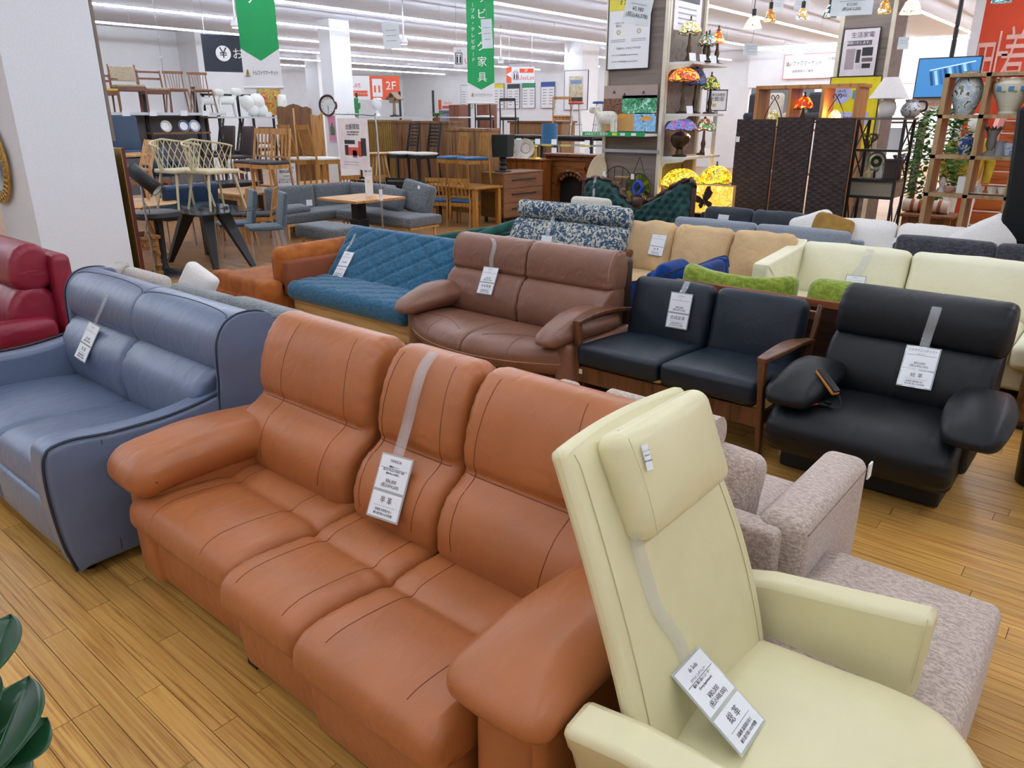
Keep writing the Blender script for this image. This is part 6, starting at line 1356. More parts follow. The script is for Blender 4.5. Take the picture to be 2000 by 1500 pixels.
# ---- green banners
def banner(label, px0, px1, pbot, d, bits, lean=0, tip=48, sho=70):
    P = EYE + ray((px0 + px1) / 2, pbot) * d; s = S(P); w = (px1 - px0) * s; H = CEIL - .1 - P.z
    t = thing('hanging_banner', label, 'banner', P, face(P) + lean)
    MB().box(-w / 2, w / 2, 0, .004, 0, H).build('cloth', M_wsign, t); 
    MB().prism([(-w / 2, sho * s), (0, tip * s), (w / 2, sho * s), (w / 2, H), (-w / 2, H)], -.003, 0).build('green_field', M_grn, t)
    MB().cyl((-w / 2 - .01, .002, 0), (w / 2 + .01, .002, 0), .014).build('bottom_rod', M_wsign, t); MB().cyl((-w / 2 - .02, .002, H), (w / 2 + .02, .002, H), .014).build('top_rod', M_steel, t)
    for q in (-.45, .45): MB().cyl((q * w, .002, H), (q * w, .002, H + .1), .003, n=5).build('wire', M_steel, t)
    bits(t, w, H, s); return t
def logo(t, x, z, s, sz):
    for i, c in enumerate(('#e07a4a', '#3f9a60', '#e0b04a')): MB().bar((x + (i - 1) * sz * .3, -.004, z - sz * .5), (x, -.004, z + sz * .6), sz * .16, .002, (0, 1, 0)).build('logo_stroke', plain('logo' + c, c, .6), t)
    MB().box(x - sz * .45, x + sz * .45, -.005, -.003, z - sz * .55, z - sz * .45).build('logo_base', plain('logo#3f9a60', '#3f9a60', .6), t)
def b1(t, w, h, s): wtext(t, 'ア', 40 * s, 0, 161 * s, M_wink, y=-.006); wtext(t, 'リ', 40 * s, 0, 205 * s, M_wink, y=-.006); logo(t, -w * .38, 26 * s, s, 11 * s); wtext(t, 'トレファクマーケット', 9.5 * s, w * .08, 26 * s, M_ink, sx=.52)
def b2(t, w, h, s):
    for i, ch in enumerate('リビング家具'): wtext(t, ch, 19 * s, w * .05, (183 - i * 27.5) * s, M_wink, y=-.006)
    for i, ch in enumerate('テーブル・テレビボード'): wtext(t, ch if ch != 'ー' else '|', 8 * s, -w * .27, (183 - i * 10.6) * s, M_wink, y=-.006)
    logo(t, -w * .32, 15 * s, s, 6 * s); wtext(t, 'トレファクマーケット', 7 * s, w * .09, 14 * s, M_ink, sx=.5)
banner('green banner with one white katakana sign near the left pillar', 479, 552, 171, 9, b1, -.25)
banner('green living-room furniture banner in the middle of the ceiling', 914, 966, 201, 12, b2, -.05, 24, 37)
# ---- transparent hanging price cards on strings
def hang_card(label, px, py, w_px, h_px, d, tilt=0, lines=('',), paper=None):
    P = EYE + ray(px, py) * d; s = S(P); t = panel_sign(label, P, w_px * s, h_px * s, face(P), paper or plain('card_tint', '#dfe6e8', .4), 'hanging_card', 'price card'); t.rotation_euler = (0, tilt, face(P))
    for i, l in enumerate(lines):
        if l: wtext(t, l, h_px * s * .2, 0, h_px * s * (.25 - .22 * i), M_ink, sx=.8)
        else: pic(t, -w_px * s * .3, w_px * s * .3, h_px * s * (.2 - .2 * i), h_px * s * (.22 - .2 * i), M_pg, 'print_line', -.003)
    MB().tube(spline([(0, .004, h_px * s / 2), (.01, .004, h_px * s / 2 + .2), (-.01, .004, h_px * s / 2 + .45), (0, .004, CEIL - P.z - .0)], 6), .003, 5).build('string', M_steel, t); return t
hang_card('clear price card on a string right of the white column', 764, 70, 33, 46, 8, -.05, ('', '', ''))
hang_card('clear price card overlapping the living-room banner', 951, 66, 21, 52, 9.5, -.05, ('', '', ''))
def string_light(px, P0, P1): pass
sl = thing('beaded_string', 'thin beaded string hanging from the ceiling over the shelf chairs', 'string', (0, 0, 0)); A, B = EYE + ray(298, 0) * 9, EYE + ray(320, 150) * 9
A = A + (A - B) * ((CEIL - A.z) / (A.z - B.z)); MB().tube([A, B], .003, 5).build('string', M_steel, sl)
for i in range(9): MB().lathe([(0, -.012), (.012, 0), (0, .012)], A.lerp(B, (i + 1) / 10), 8).build('bead', M_wsign, sl)
def pendant_white(px, py, d, lab):
    P = EYE + ray(px, py) * d; t = thing('spot_lamp', lab, 'ceiling light', P); MB().cyl((0, 0, .1), (0, 0, CEIL - P.z), .01).build('rod', M_steel, t); MB().lathe([(.06, 0), (.08, .02), (.05, .10), (.03, .14)], n=16).build('housing', M_wsign, t); MB().lathe([(0, -.012), (.05, -.006), (.058, 0), (0, .001)], n=16).build('bulb', emit('bulb_white', '#eaf6ff', 12), t)
pendant_white(461, 54, 13, 'small bright spot lamp beside the left green banner'); pendant_white(789, 86, 15, 'small bright spot lamp right of the clear price card')
# ================================================================== LAMPS AND ORNAMENTS ON THE RIGHT
M_taupe = wood('taupe_panel', '#7f7268', '#6b5f56', 0, 5, .6, .05); M_railc = plain('rail_cream', '#d9d2bd', .5); M_shw = plain('metal_shelf_white', '#e3e3dd', .4); M_bronze = plain('bronze', '#4a3a28', .35, metal=.6)
TY = 8.8; TX0, TX1 = aty(1184, 200, TY).x, aty(1296, 200, TY).x; TD = 1.0
tw = thing('display_tower', 'taupe display column with cream slotted rails and shelves of stained glass lamps', 'display column', (0, 0, 0))
MB().box(TX0, TX1 - .02, TY, TY + TD, 0, CEIL - .02).build('core', M_taupe, tw)
for x in (TX0 - .02, TX1 - .035): MB().box(x, x + .045, TY - .03, TY, .1, CEIL - .05).build('slotted_rail', M_railc, tw)
for y in (TY + .01, TY + TD - .05): MB().box(TX1 - .02, TX1 + .012, y, y + .045, .1, CEIL - .05).build('slotted_rail', M_railc, tw)
MB().box(TX0, TX1, TY - .045, TY - .01, aty(1240, 295, TY).z - .02, aty(1240, 295, TY).z + .02).build('crossbar', M_steel, tw)
zl = aty(1240, 262, TY).z; xl = aty(1150, 262, TY - .2).x
MB().box(xl, TX1 - .04, TY - .34, TY - .03, zl - .02, zl + .01).build('shelf_board', M_shw, tw); MB().box(xl, TX1 - .04, TY - .347, TY - .34, zl - .022, zl + .03).build('price_strip', M_grn, tw)
t_ = text('LINE友だち募集中', .045, M_wink, tw, Matrix.Translation((xl + .22, TY - .349, zl + .002)) @ Matrix.Rotation(PI / 2, 4, 'X'))
for a, c in ((.46, '#e3e04a'), (.58, '#dfe8ea'), (.74, '#eef2ee')): MB().box(xl + a, xl + a + .07, TY - .3495, TY - .3475, zl - .012, zl + .02).build('strip_card', plain('strip' + c, c, .6), tw)
LV = [atx(1350, y, TX1 + .2).z for y in (122, 222, 304)]
for z in LV:
    MB().box(TX1, TX1 + .36, TY + .03, TY + TD - .03, z - .03, z).build('shelf_board', M_shw, tw)
    MB().prism([(TX1, z - .03), (TX1 + .34, z - .03), (TX1 + .30, z - .06), (TX1 + .06, z - .09), (TX1, z - .16)], TY + .03, TY + .045).build('bracket', M_railc, tw)
# ---- posters on the column
def on_col(x0, y0, x1, y1, Y): A, B = aty(x0, y0, Y), aty(x1, y1, Y); return ((A.x + B.x) / 2, Y, (A.z + B.z) / 2), B.x - A.x, A.z - B.z
c_, w, h = on_col(1192, -6, 1266, 132, TY - .03); t = panel_sign('white online shop poster with a yellow top on the taupe column', (c_[0], TY - .035, c_[2]), w, h, 0, M_wsign, 'poster', 'poster', edge=M_blk_m)
pic(t, -w / 2, w / 2, h * .30, h / 2, plain('poster_lemon', '#e2d64a', .6), 'heading_band', -.004); wtext(t, 'オンライン', h * .085, -w * .02, h * .40, M_ink, sx=.8, y=-.006)
for x, a, b in ((-.25, '一点モノが', '買える'), (.24, 'ポイントが', '貯まる')): wtext(t, a, h * .034, x * w, h * .13, M_ink); wtext(t, b, h * .034, x * w, h * .09, M_ink); wtext(t, '◎', h * .09, x * w, h * .0, plain('pale_gold', '#c9b96a', .6)); pic(t, (x - .17) * w, (x + .17) * w, -h * .10, -h * .093, M_pg, 'print_line', -.004); pic(t, (x - .17) * w, (x + .17) * w, -h * .125, -h * .118, M_pg, 'print_line', -.004)
wtext(t, '下記のコードからアクセス!', h * .035, 0, -h * .22, M_ink)
for z in (-.31, -.40): wtext(t, 'トレファクONLINE', h * .03, -w * .22, z * h, M_ink); pic(t, -.03 * w, .24 * w, (z - .005) * h, (z + .005) * h, M_pg, 'print_line', -.004)
c_, w, h = on_col(1181, 168, 1280, 257, TY - .035); t = panel_sign('photo poster of a bright cafe with green plants on the taupe column', (c_[0], TY - .04, c_[2]), w, h, 0, plain('cafe_floor', '#c99a5c', .5), 'poster', 'poster')
for x0, x1, z0, z1, m_ in ((-.5, .5, .22, .5, plain('cafe_ceiling', '#a8938a', .6)), (-.5, -.14, -.18, .22, blobs('cafe_shelf', '#5a4338', ['#8a5d3f', '#2c2a2e', '#c9c2b8'], 30, (.42, .55, .66))), (-.14, .5, -.12, .28, blobs('cafe_leaves', '#2f7a55', ['#58a878', '#bfe0dc', '#e6f4f6'], 18, (.45, .58, .66))), (.1, .5, -.5, -.1, blobs('cafe_blue', '#7fb4d8', ['#a8d0e8', '#3a4a5c', '#c58a4a'], 16, (.5, .6, .7)))): pic(t, x0 * w, x1 * w, z0 * h, z1 * h, m_, 'printed_area', -.003)
for x, z in ((-.12, -.16), (.32, -.22), (-.28, -.38)): MB().lathe([(0, 0), (w * .1, 0), (w * .1, .002), (0, .002)], n=18).build('printed_table', plain('cafe_table', '#e09a3a', .5), t); o = t.children[-1]; o.location = (x * w, -.005, z * h); o.rotation_euler = (PI / 2, 0, 0); o.scale = (1, .35, 1)
for x, z in ((-.3, .36), (-.1, .30), (.25, .34), (.22, .2)): wtext(t, '▲', h * .1, x * w, z * h, M_ink, y=-.005)
A, B = atx(1326, 0, TX1 + .03), atx(1374, 66, TX1 + .03); t = panel_sign('lilac appliance poster on the side of the lamp column', (TX1 - .0195, (A.y + B.y) / 2, B.z + .35), abs(B.y - A.y), .7, PI / 2, plain('poster_lilac', '#e6dfe4', .6), 'poster', 'poster')
w = abs(B.y - A.y); [pic(t, x0 * w, x1 * w, .12, .3, plain('appl' + c, c, .6), 'printed_appliance', -.004) for x0, x1, c in ((-.4, -.15, '#a85a3a'), (-.1, .12, '#5a9a4a'), (.18, .38, '#3a3c42'))]; pic(t, -w * .4, w * .4, -.02, .05, plain('band_grey', '#5a5c60', .6), 'band', -.004); [pic(t, -w * .35, w * .3, -.1 - .06 * i, -.085 - .06 * i, M_pg, 'print_line', -.004) for i in range(4)]
# ---- plush lamb, half-moon wire shelf, oval board, stained glass peacock disc
lx = aty(1180, 258, TY - .2).x; lm = thing('lamb_toy', 'cream plush lamb standing on the display column shelf', 'plush toy', (lx, TY - .19, zl + .011)); M_pl = fabric('plush', '#e4dfd2', '#cfc9ba', scale=120)
MB().soft(.27, .13, .14, (.03, 0, .19), .06, (.01, .01, .01), seg=.04, e=4).build('body', M_pl, lm); MB().tube([(-.08, 0, .21), (-.15, 0, .28)], .045, 10).build('neck', M_pl, lm); MB().soft(.13, .09, .085, (-.18, 0, .285), .038, seg=.03).build('head', M_pl, lm)
for x in (-.07, .13):
    for y in (-.035, .035): MB().cyl((x, y, .16), (x * 1.1, y, 0), .028, .024, 10).build('leg', M_pl, lm)
for y in (-.045, .045): MB().soft(.03, .05, .02, (-.15, y * 1.4, .31), .008).build('ear', M_pl, lm)
P = aty(1207, 345, TY - .12); r = 34 * S(P); t = thing('wire_shelf', 'round black wire shelf with three little wooden boards', 'shelf', (P.x, TY - .12, P.z - .1)); MB().tube([(r * math.cos(a * PI / 20), 0, r * math.sin(a * PI / 20)) for a in range(40)], .006, 6, closed=True).build('hoop', M_blk_m, t)
for x0, x1, z in ((-.6, .2, .08), (-.1, .75, .42), (.1, .8, -.25)): MB().box(x0 * r, x1 * r, -.05, .05, z * r, z * r + .012).build('board', M_beech, t)
for x in (-.25, .3): MB().cyl((x * r, 0, -r * .95), (x * r, 0, r * .95), .005).build('wire', M_blk_m, t)
MB().box(-.12, .12, -.06, .06, -P.z + .1, -r).build('stand', M_blk_m, t)
P = aty(1152, 330, TY - .1); t = thing('round_board', 'pale oval table board leaning against the display column', 'board', (P.x, TY - .14, 0)); t.rotation_euler = (0, .12, .5); zc = P.z; MB().lathe([(0, 0), (.30, 0), (.31, .01), (.30, .02), (0, .02)], n=36).build('disc', plain('board_cream', '#d9c9a4', .5), t); o = t.children[0]; o.rotation_euler = (PI / 2, 0, 0); o.location = (0, 0, zc - .12); o.scale = (.45, 1.0, 1); MB().box(-.1, .1, -.02, .0, 0, zc - .42).build('foot', MATS['board_cream'], t)
P = aty(1247, 368, TY - .2); r = 28 * S(P); t = thing('stained_glass_disc', 'round green stained glass disc with a blue bird, hung on a chain', 'stained glass', (P.x, TY - .2, P.z)); t.rotation_euler = (PI / 2, 0, 0)
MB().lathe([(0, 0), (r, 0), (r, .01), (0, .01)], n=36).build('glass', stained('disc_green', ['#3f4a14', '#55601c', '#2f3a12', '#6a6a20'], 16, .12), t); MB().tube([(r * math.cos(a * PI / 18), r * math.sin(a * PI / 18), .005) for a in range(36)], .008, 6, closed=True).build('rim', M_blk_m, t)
MB().tube(spline([(.0, -.1, .02), (-.06, .0, .02), (.0, .09, .02), (.07, .02, .02), (.03, -.06, .02), (.08, -.12, .02)], 5), .024, 8).build('bird', plain('bird_blue', '#1f46b8', .3), t)
for s_ in (-1, 1): MB().tube([(s_ * r * .5, r * .86, .005), (0, r * 2.1, .005)], .005, 5).build('chain', M_blk_m, t)
for px, py, lab in ((1180, 340, 'small white tag on the round wire shelf'), (1235, 345, 'small white tag on the stained glass disc')):
    P = aty(px, py, TY - .24); s = S(P); o = MB().box(-3.5 * s, 3.5 * s, 0, .003, -5 * s, 5 * s).build('price_tag', M_card); o.location = P; tagit(o, lab, 'price tag')
# ---- stained glass table lamps
def dome(r, h, k=1.0, rim=.0): return [(r * math.sin(a * PI / 20) ** k, h * math.cos(a * PI / 20)) for a in range(1, 11)]
def tiffany(label, P, shade_r, shade_h, H, mat, base='bell', lit=0, group='stained glass table lamps', cone=False):
    t = thing('stained_glass_lamp', label, 'table lamp', P, 0, group); zb = H - shade_h
    pr = [(shade_r * .18, shade_h), (shade_r, 0)] if cone else dome(shade_r, shade_h)
    o = MB().lathe([(r, z) for r, z in pr], (0, 0, zb), 28).build('shade', mat, t, sharp=80, fix=False); o.data.polygons.foreach_set('use_smooth', [True] * len(o.data.polygons))
    if not cone: MB().tube([(shade_r * (1 + .02 * math.cos(12 * a * PI / 24)) * math.cos(a * PI / 24), shade_r * math.sin(a * PI / 24), zb + .01 * math.cos(a * PI / 4)) for a in range(48)], .006, 5, closed=True).build('rim', M_bronze, t)
    MB().lathe([(.004, .07), (.012, .05), (.006, .03), (.02, .02), (.03, .0)], (0, 0, H - .015), 10).build('finial', M_bronze, t)
    if base == 'pot': MB().lathe([(.09, 0), (.10, .015), (.05, .03), (.04, .09), (.09, .13), (.125, .19), (.12, .25), (.07, .29), (.02, .31)], n=20).build('base', M_bronze, t); MB().cyl((0, 0, .3), (0, 0, H - .02), .01).build('stem', M_bronze, t)
    else: MB().lathe([(.08, 0), (.085, .015), (.04, .03), (.022, .08), (.032, .14), (.018, .2), (.014, zb), (.012, H - .02)], n=16).build('base', M_bronze, t)
    if lit: MB().lathe([(0, -.03), (.03, 0), (0, .03)], (0, 0, zb + shade_h * .3), 10).build('bulb', emit('bulb_warm', '#ffd79a', lit), t)
    return t
SX = TX1 + .2
def shelf_pt(px, lvl): p = atx(px, 200, SX); return (SX, p.y, LV[lvl])
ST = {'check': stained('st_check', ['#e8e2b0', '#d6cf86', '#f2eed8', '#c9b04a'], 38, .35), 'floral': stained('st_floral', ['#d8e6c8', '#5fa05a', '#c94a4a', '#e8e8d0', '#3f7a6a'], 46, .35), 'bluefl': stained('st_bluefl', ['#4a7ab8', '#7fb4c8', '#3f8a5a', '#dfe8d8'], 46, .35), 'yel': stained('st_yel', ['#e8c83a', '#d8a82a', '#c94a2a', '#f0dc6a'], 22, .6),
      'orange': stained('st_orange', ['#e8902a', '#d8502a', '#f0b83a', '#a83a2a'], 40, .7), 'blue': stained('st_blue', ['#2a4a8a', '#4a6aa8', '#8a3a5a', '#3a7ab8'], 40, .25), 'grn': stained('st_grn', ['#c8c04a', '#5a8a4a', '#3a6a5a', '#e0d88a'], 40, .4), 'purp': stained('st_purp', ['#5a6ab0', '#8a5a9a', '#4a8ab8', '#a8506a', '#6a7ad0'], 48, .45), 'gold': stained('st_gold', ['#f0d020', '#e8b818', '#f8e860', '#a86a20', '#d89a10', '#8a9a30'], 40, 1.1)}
tiffany('cream and yellow checked lamp on the top lamp shelf', shelf_pt(1338, 0), .135, .14, .46, ST['check'])
tiffany('small red and green floral lamp on the top lamp shelf', (SX + .12, shelf_pt(1352, 0)[1], LV[0]), .09, .10, .30, ST['floral']); tiffany('small blue and green dome lamp on the top lamp shelf', (SX + .03, shelf_pt(1371, 0)[1], LV[0]), .09, .12, .34, ST['bluefl']); tiffany('yellow panelled cone lamp on the top lamp shelf', shelf_pt(1392, 0), .10, .16, .42, ST['yel'], cone=True)
tiffany('orange dragonfly lamp on the second lamp shelf', shelf_pt(1333, 1), .19, .15, .53, ST['orange']); tiffany('deep blue dome lamp on the second lamp shelf', (SX - .05, shelf_pt(1364, 1)[1], LV[1]), .13, .19, .54, ST['blue']); tiffany('green and gold floral lamp on the second lamp shelf', shelf_pt(1386, 1), .115, .15, .46, ST['grn'])
tiffany('purple and blue wide lamp on a bulbous base', shelf_pt(1334, 2), .195, .14, .46, ST['purp'], 'pot'); tiffany('white lamp with green leaves and red roses on the third shelf', shelf_pt(1380, 2), .145, .15, .46, ST['floral'])
for px, lv, lab in ((1350, 0, 'price card below the checked lamp'), (1370, 0, 'price card below the blue dome lamp'), (1390, 0, 'price card below the yellow cone lamp'), (1352, 1, 'price card below the dragonfly lamp'), (1394, 2, 'price card below the red rose lamp')):
    P = atx(px, 200, SX + .17); o = MB().box(-.002, .002, -.045, .045, 0, .09).build('price_card', M_card); o.location = (SX + .15, P.y, LV[lv]); o.rotation_euler = (0, -.25, -.5); tagit(o, lab, 'price card', 'price cards on the lamp shelves')
cb_ = thing('lamp_cabinet', 'low dark stand carrying the big lit yellow lamps', 'cabinet', (TX1 + .35, TY + .45, 0)); zc = atx(1370, 400, TX1 + .3).z; MB().box(-.3, .35, -.5, .5, 0, .62).build('body', M_blk_w, cb_)
tiffany('large lit yellow lamp below the lamp shelves', (TX1 + .22, TY + .20, .62), .26, .22, .52, ST['gold'], lit=0, group='lit yellow lamps'); tiffany('second lit yellow lamp behind the woven screen', (TX1 + .45, TY + .72, .62), .22, .22, .54, ST['gold'], lit=0, group='lit yellow lamps')
A = aty(1345, 362, TY - .25); B = aty(1428, 418, TY - .25); w, h = B.x - A.x, A.z - B.z
bf = panel_sign('lit yellow crackle glass panel with a dark butterfly', ((A.x + B.x) / 2, TY - .25, (A.z + B.z) / 2), w, h * 1.1, 0, stained('crackle', ['#e0b850', '#dcb040', '#ecc868'], 14, .8, .012), 'light_panel', 'lamp', edge=M_beech, th=.04)
M_bf = blobs('butterfly', '#2a140c', ['#2a140c', '#6a3a14', '#2a140c'], 24, (.5, .58, .64), .5)
for sx_, sz_, a_, k_ in ((1, 1, .0, 1.0), (-1, 1, -.2, .8), (1, -.7, .25, .8), (-1, -.7, -.1, .65)): o = MB().prism([(x * sx_ * k_, z * sz_ * k_) for x, z in ((0, 0), (.03, .09), (.085, .15), (.125, .145), (.12, .10), (.135, .06), (.10, .02), (.05, -.01))], -.004, .004).build('butterfly_wing', M_bf, bf); o.location = (-.07, -.008, -.02); o.rotation_euler = (0, a_ - .35, 0)
o = MB().tube([(-.05, -.012, -.08), (-.07, -.012, -.02), (-.085, -.012, .06)], [.006, .012, .006], 6).build('butterfly_body', M_bf, bf)
MB().box(-w / 2, w / 2, .02, .06, -((A.z + B.z) / 2), -h * .5).build('stand', M_blk_w, bf)
# ---- pendant lamps and hanging cards
def pendant(label, px, py, d, mat, r=.09, h=.14, lit=False):
    r *= .62; h *= .8; P = EYE + ray(px, py) * d; t = thing('pendant_lamp', label, 'pendant lamp', P, 0, 'small stained glass pendants'); o = MB().lathe([(.02, h), (r * .6, h * .75), (r, 0)], n=10).build('shade', mat, t, fix=False, flat=True)
    MB().cyl((0, 0, h), (0, 0, h + .06), .02).build('cap', M_blk_m, t); MB().cyl((0, 0, h + .05), (0, 0, CEIL - P.z), .004, n=6).build('cord', M_blk_m, t)
    if lit: MB().lathe([(0, -.04), (.035, 0), (0, .04)], (0, 0, h * .3), 10).build('bulb', emit('bulb_warm2', '#ffdca8', 9), t)
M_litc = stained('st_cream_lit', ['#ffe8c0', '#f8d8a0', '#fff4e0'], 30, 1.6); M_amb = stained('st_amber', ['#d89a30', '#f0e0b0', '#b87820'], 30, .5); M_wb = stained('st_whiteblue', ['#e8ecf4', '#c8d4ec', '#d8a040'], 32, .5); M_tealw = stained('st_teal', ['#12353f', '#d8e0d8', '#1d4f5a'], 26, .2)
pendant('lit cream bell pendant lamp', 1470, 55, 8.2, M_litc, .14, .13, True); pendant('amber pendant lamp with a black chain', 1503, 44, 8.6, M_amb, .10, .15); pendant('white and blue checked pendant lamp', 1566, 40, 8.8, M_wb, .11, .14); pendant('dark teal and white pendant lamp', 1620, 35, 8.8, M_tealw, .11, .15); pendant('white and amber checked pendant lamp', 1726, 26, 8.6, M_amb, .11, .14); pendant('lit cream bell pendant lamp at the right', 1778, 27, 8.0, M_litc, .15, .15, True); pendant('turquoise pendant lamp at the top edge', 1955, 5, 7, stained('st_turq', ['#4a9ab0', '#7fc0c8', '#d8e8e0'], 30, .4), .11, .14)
hang_card('large price card hanging above the living appliance column', 1664, 10, 76, 36, 7.5, 0, ('', '¥12,000', '(税込¥13,200)')); hang_card('slanted price card overlapping the online shop poster', 1246, 20, 52, 50, 6.5, .18, ('', '¥5,980', '(税込¥6,578)'))
hang_card('black framed price card left of the checked pendants', 1520, 12, 19, 20, 8.5, 0, ('', ''), M_card); hang_card('black framed price card behind the checked pendant', 1566, 9, 28, 20, 9, .08, ('', ''), M_card); hang_card('pale price card below the lit cream pendant', 1466, 96, 27, 22, 9, .05, ('', '', '')); hang_card('pale green price card on a chain at the appliance column', 1764, 84, 19, 22, 8.5, 0, ('', ''))
# ---- wooden display grid with three lamps
GY = 9.7; M_grid = wood('grid_oak', '#b98550', '#9a6a38', 2, 6)
A, B = aty(1477, 168, GY), aty(1676, 165, GY); zt = A.z; dg_ = thing('display_grid', 'tall oak display frame holding three lamps behind the woven screen', 'shelf', (0, GY, 0))
MB().box(A.x, B.x + .05, 0, .38, zt - .04, zt).build('top', M_grid, dg_)
for px in (1477, 1541, 1606, 1672): x = aty(px, 170, GY).x; MB().box(x, x + .04, 0, .38, 0, zt - .04).build('upright', M_grid, dg_)
for z in (.55, 1.10, 1.62): MB().box(A.x + .04, B.x, .01, .38, z - .03, z).build('shelf_board', M_grid, dg_)
def tear(px, mat, lab):
    x = aty(px, 200, GY + .2).x; t = thing('wire_lamp', lab, 'table lamp', (x, GY + .2, 1.62)); P_ = [(.0, .36), (.05, .28), (.10, .17), (.105, .09), (.06, .01), (.0, 0)]
    for s_ in (-1, 1): MB().tube(spline([(s_ * a, 0, b) for a, b in P_], 5), .006, 6).build('loop', M_blk_m, t); MB().tube(spline([(0, 0, .36), (s_ * .03, 0, .40), (s_ * .05, 0, .37), (s_ * .03, 0, .355)], 5), .005, 6).build('curl', M_blk_m, t)
    MB().lathe([(.02, .22), (.065, .17), (.085, .10), (.06, .03), (.03, .015)], n=20).build('globe', mat, t, sharp=80)
tear(1513, ST['check'], 'teardrop wire lamp with a pale glass globe, left cell'); tear(1634, stained('st_litorange', ['#ffb060', '#ffd8a0', '#f08030', '#ffe8c8'], 40, 2.2), 'lit orange teardrop wire lamp, right cell')
x = aty(1571, 200, GY + .2).x; tiffany('amber and red table lamp in the middle cell of the oak frame', (x, GY + .2, 1.62), .11, .14, .38, stained('st_amberred', ['#e87818', '#b83010', '#f0a030', '#8a1c0c'], 30, 1.4))
# ---- woven screen: three panels
SYY = 9.0; M_weave = plain('paper_weave', '#362825', .75, var=.25, scale=14)
sc3 = thing('folding_screen', 'dark brown woven three-panel folding screen', 'folding screen', (0, SYY, 0))
for i, (p0, p1, ptop) in enumerate(((1434, 1506, 233), (1508, 1583, 229), (1585, 1660, 230))):
    a, b, H = aty(p0, 300, SYY).x, aty(p1, 300, SYY).x, aty((p0 + p1) / 2, ptop, SYY).z; a += .008; b -= .008; W = b - a; dy = .10 if i == 1 else 0
    def weave(u, v, a=a, W=W, H=H, i=i):
        x = a + W * u; z = .04 + (H - .04) * v; k = math.floor(x / .055); m_ = math.floor(z / .032)
        fx, fz = (x / .055) % 1, (z / .032) % 1; over = (k + m_) % 2
        y = -.012 - (.010 * math.sin(fx * PI) ** .5 * math.sin(fz * PI) ** .5 if over else .003)
        return (x, y + (u if i % 2 == 0 else 1 - u) * .06, z)
    p_ = MB().grid(weave, 56, 200).build('woven_panel', M_weave, sc3, fix=False)
    MB().add([(a, .06 * (0 if i % 2 == 0 else 1), z) for z in (.02, H)] + [(b, .06 * (1 if i % 2 == 0 else 0), z) for z in (.02, H)] + [(a, .06 * (0 if i % 2 == 0 else 1) + .02, z) for z in (.02, H)] + [(b, .06 * (1 if i % 2 == 0 else 0) + .02, z) for z in (.02, H)], [(0, 2, 3, 1), (4, 5, 7, 6), (0, 1, 5, 4), (2, 6, 7, 3), (1, 3, 7, 5), (0, 4, 6, 2)]).build('frame', M_blk_w, p_)
P = aty(1441, 272, SYY - .05); s = S(P); o = MB().box(-3.5 * s, 3.5 * s, -.002, .001, -5 * s, 5 * s).build('price_tag', M_card); o.location = P; tagit(o, 'small white tag on the left panel of the woven screen', 'price tag')
# ---- appliance column with posters
CY = 13.5; a, b = aty(1637, 100, CY).x, aty(1738, 100, CY).x; ap = thing('display_column', 'taupe column with the living appliances poster', 'display column', (0, 0, 0)); MB().box(a, b, CY, CY + .75, 0, CEIL - .1).build('core', M_taupe, ap)
for x in (a - .02, b - .04): MB().box(x, x + .06, CY - .03, CY, .1, CEIL - .12).build('slotted_rail', M_railc, ap)
MB().box(a, b + .01, CY - .02, CY, CEIL - .16, CEIL - .1).build('slotted_rail', M_railc, ap)
c_, w, h = on_col(1651, 58, 1706, 147, CY - .05); t = panel_sign('black framed living appliances poster on the taupe column', (c_[0], CY - .05, c_[2]), w, h, 0, plain('poster_lilac', '#e6dfe4', .6), 'poster', 'poster', edge=M_blk_m)
wtext(t, '生活家電', h * .13, .02, h * .36, M_ink); pic(t, -w * .38, w * .32, h * .15, h * .25, plain('band_grey', '#5a5c60', .6), 'band', -.004); wtext(t, '買取いたします。', h * .07, -w * .03, h * .20, M_wink, y=-.006)
for x0, x1, z0, z1, c in ((-.38, -.12, -.36, .08, '#a89a9e'), (-.08, .04, -.22, .06, '#3a3c42'), (.08, .38, -.08, .1, '#2c2e33'), (.1, .4, -.2, -.12, '#6b5f62'), (-.06, .1, -.34, -.26, '#d8d4d8'), (.12, .36, -.34, -.24, '#2a2c30')): pic(t, x0 * w, x1 * w, z0 * h, z1 * h, plain('appl' + c, c, .5), 'printed_appliance', -.004)
c_, w, h = on_col(1624, 152, 1700, 292, CY - .12); t = panel_sign('bright yellow framed online store poster below the appliances poster', (c_[0], CY - .12, c_[2]), w, h, 0, plain('poster_bright', '#e8d81c', .6), 'poster', 'poster', edge=M_blk_m)
MB().lathe([(0, 0), (w * .2, 0), (w * .2, .002), (0, .002)], n=24).build('printed_circle', plain('lavender', '#b8c0f0', .6), t); o = t.children[-1]; o.location = (-w * .25, -.004, h * .28); o.rotation_euler = (PI / 2, 0, 0)
wtext(t, 'SAVE', h * .06, -w * .25, h * .31, M_navys, y=-.008); wtext(t, 'STORE', h * .06, -w * .25, h * .25, M_navys, y=-.008); pic(t, -.02 * w, .3 * w, h * .2, h * .32, plain('poster_cyan', '#3f9ad0', .6), 'printed_box', -.004); pic(t, -w * .45, w * .35, -h * .16, h * .02, plain('lavender', '#b8c0f0', .6), 'printed_box', -.004); wtext(t, 'BUY ONLINE', h * .07, -w * .08, -h * .07, M_navys, y=-.006)
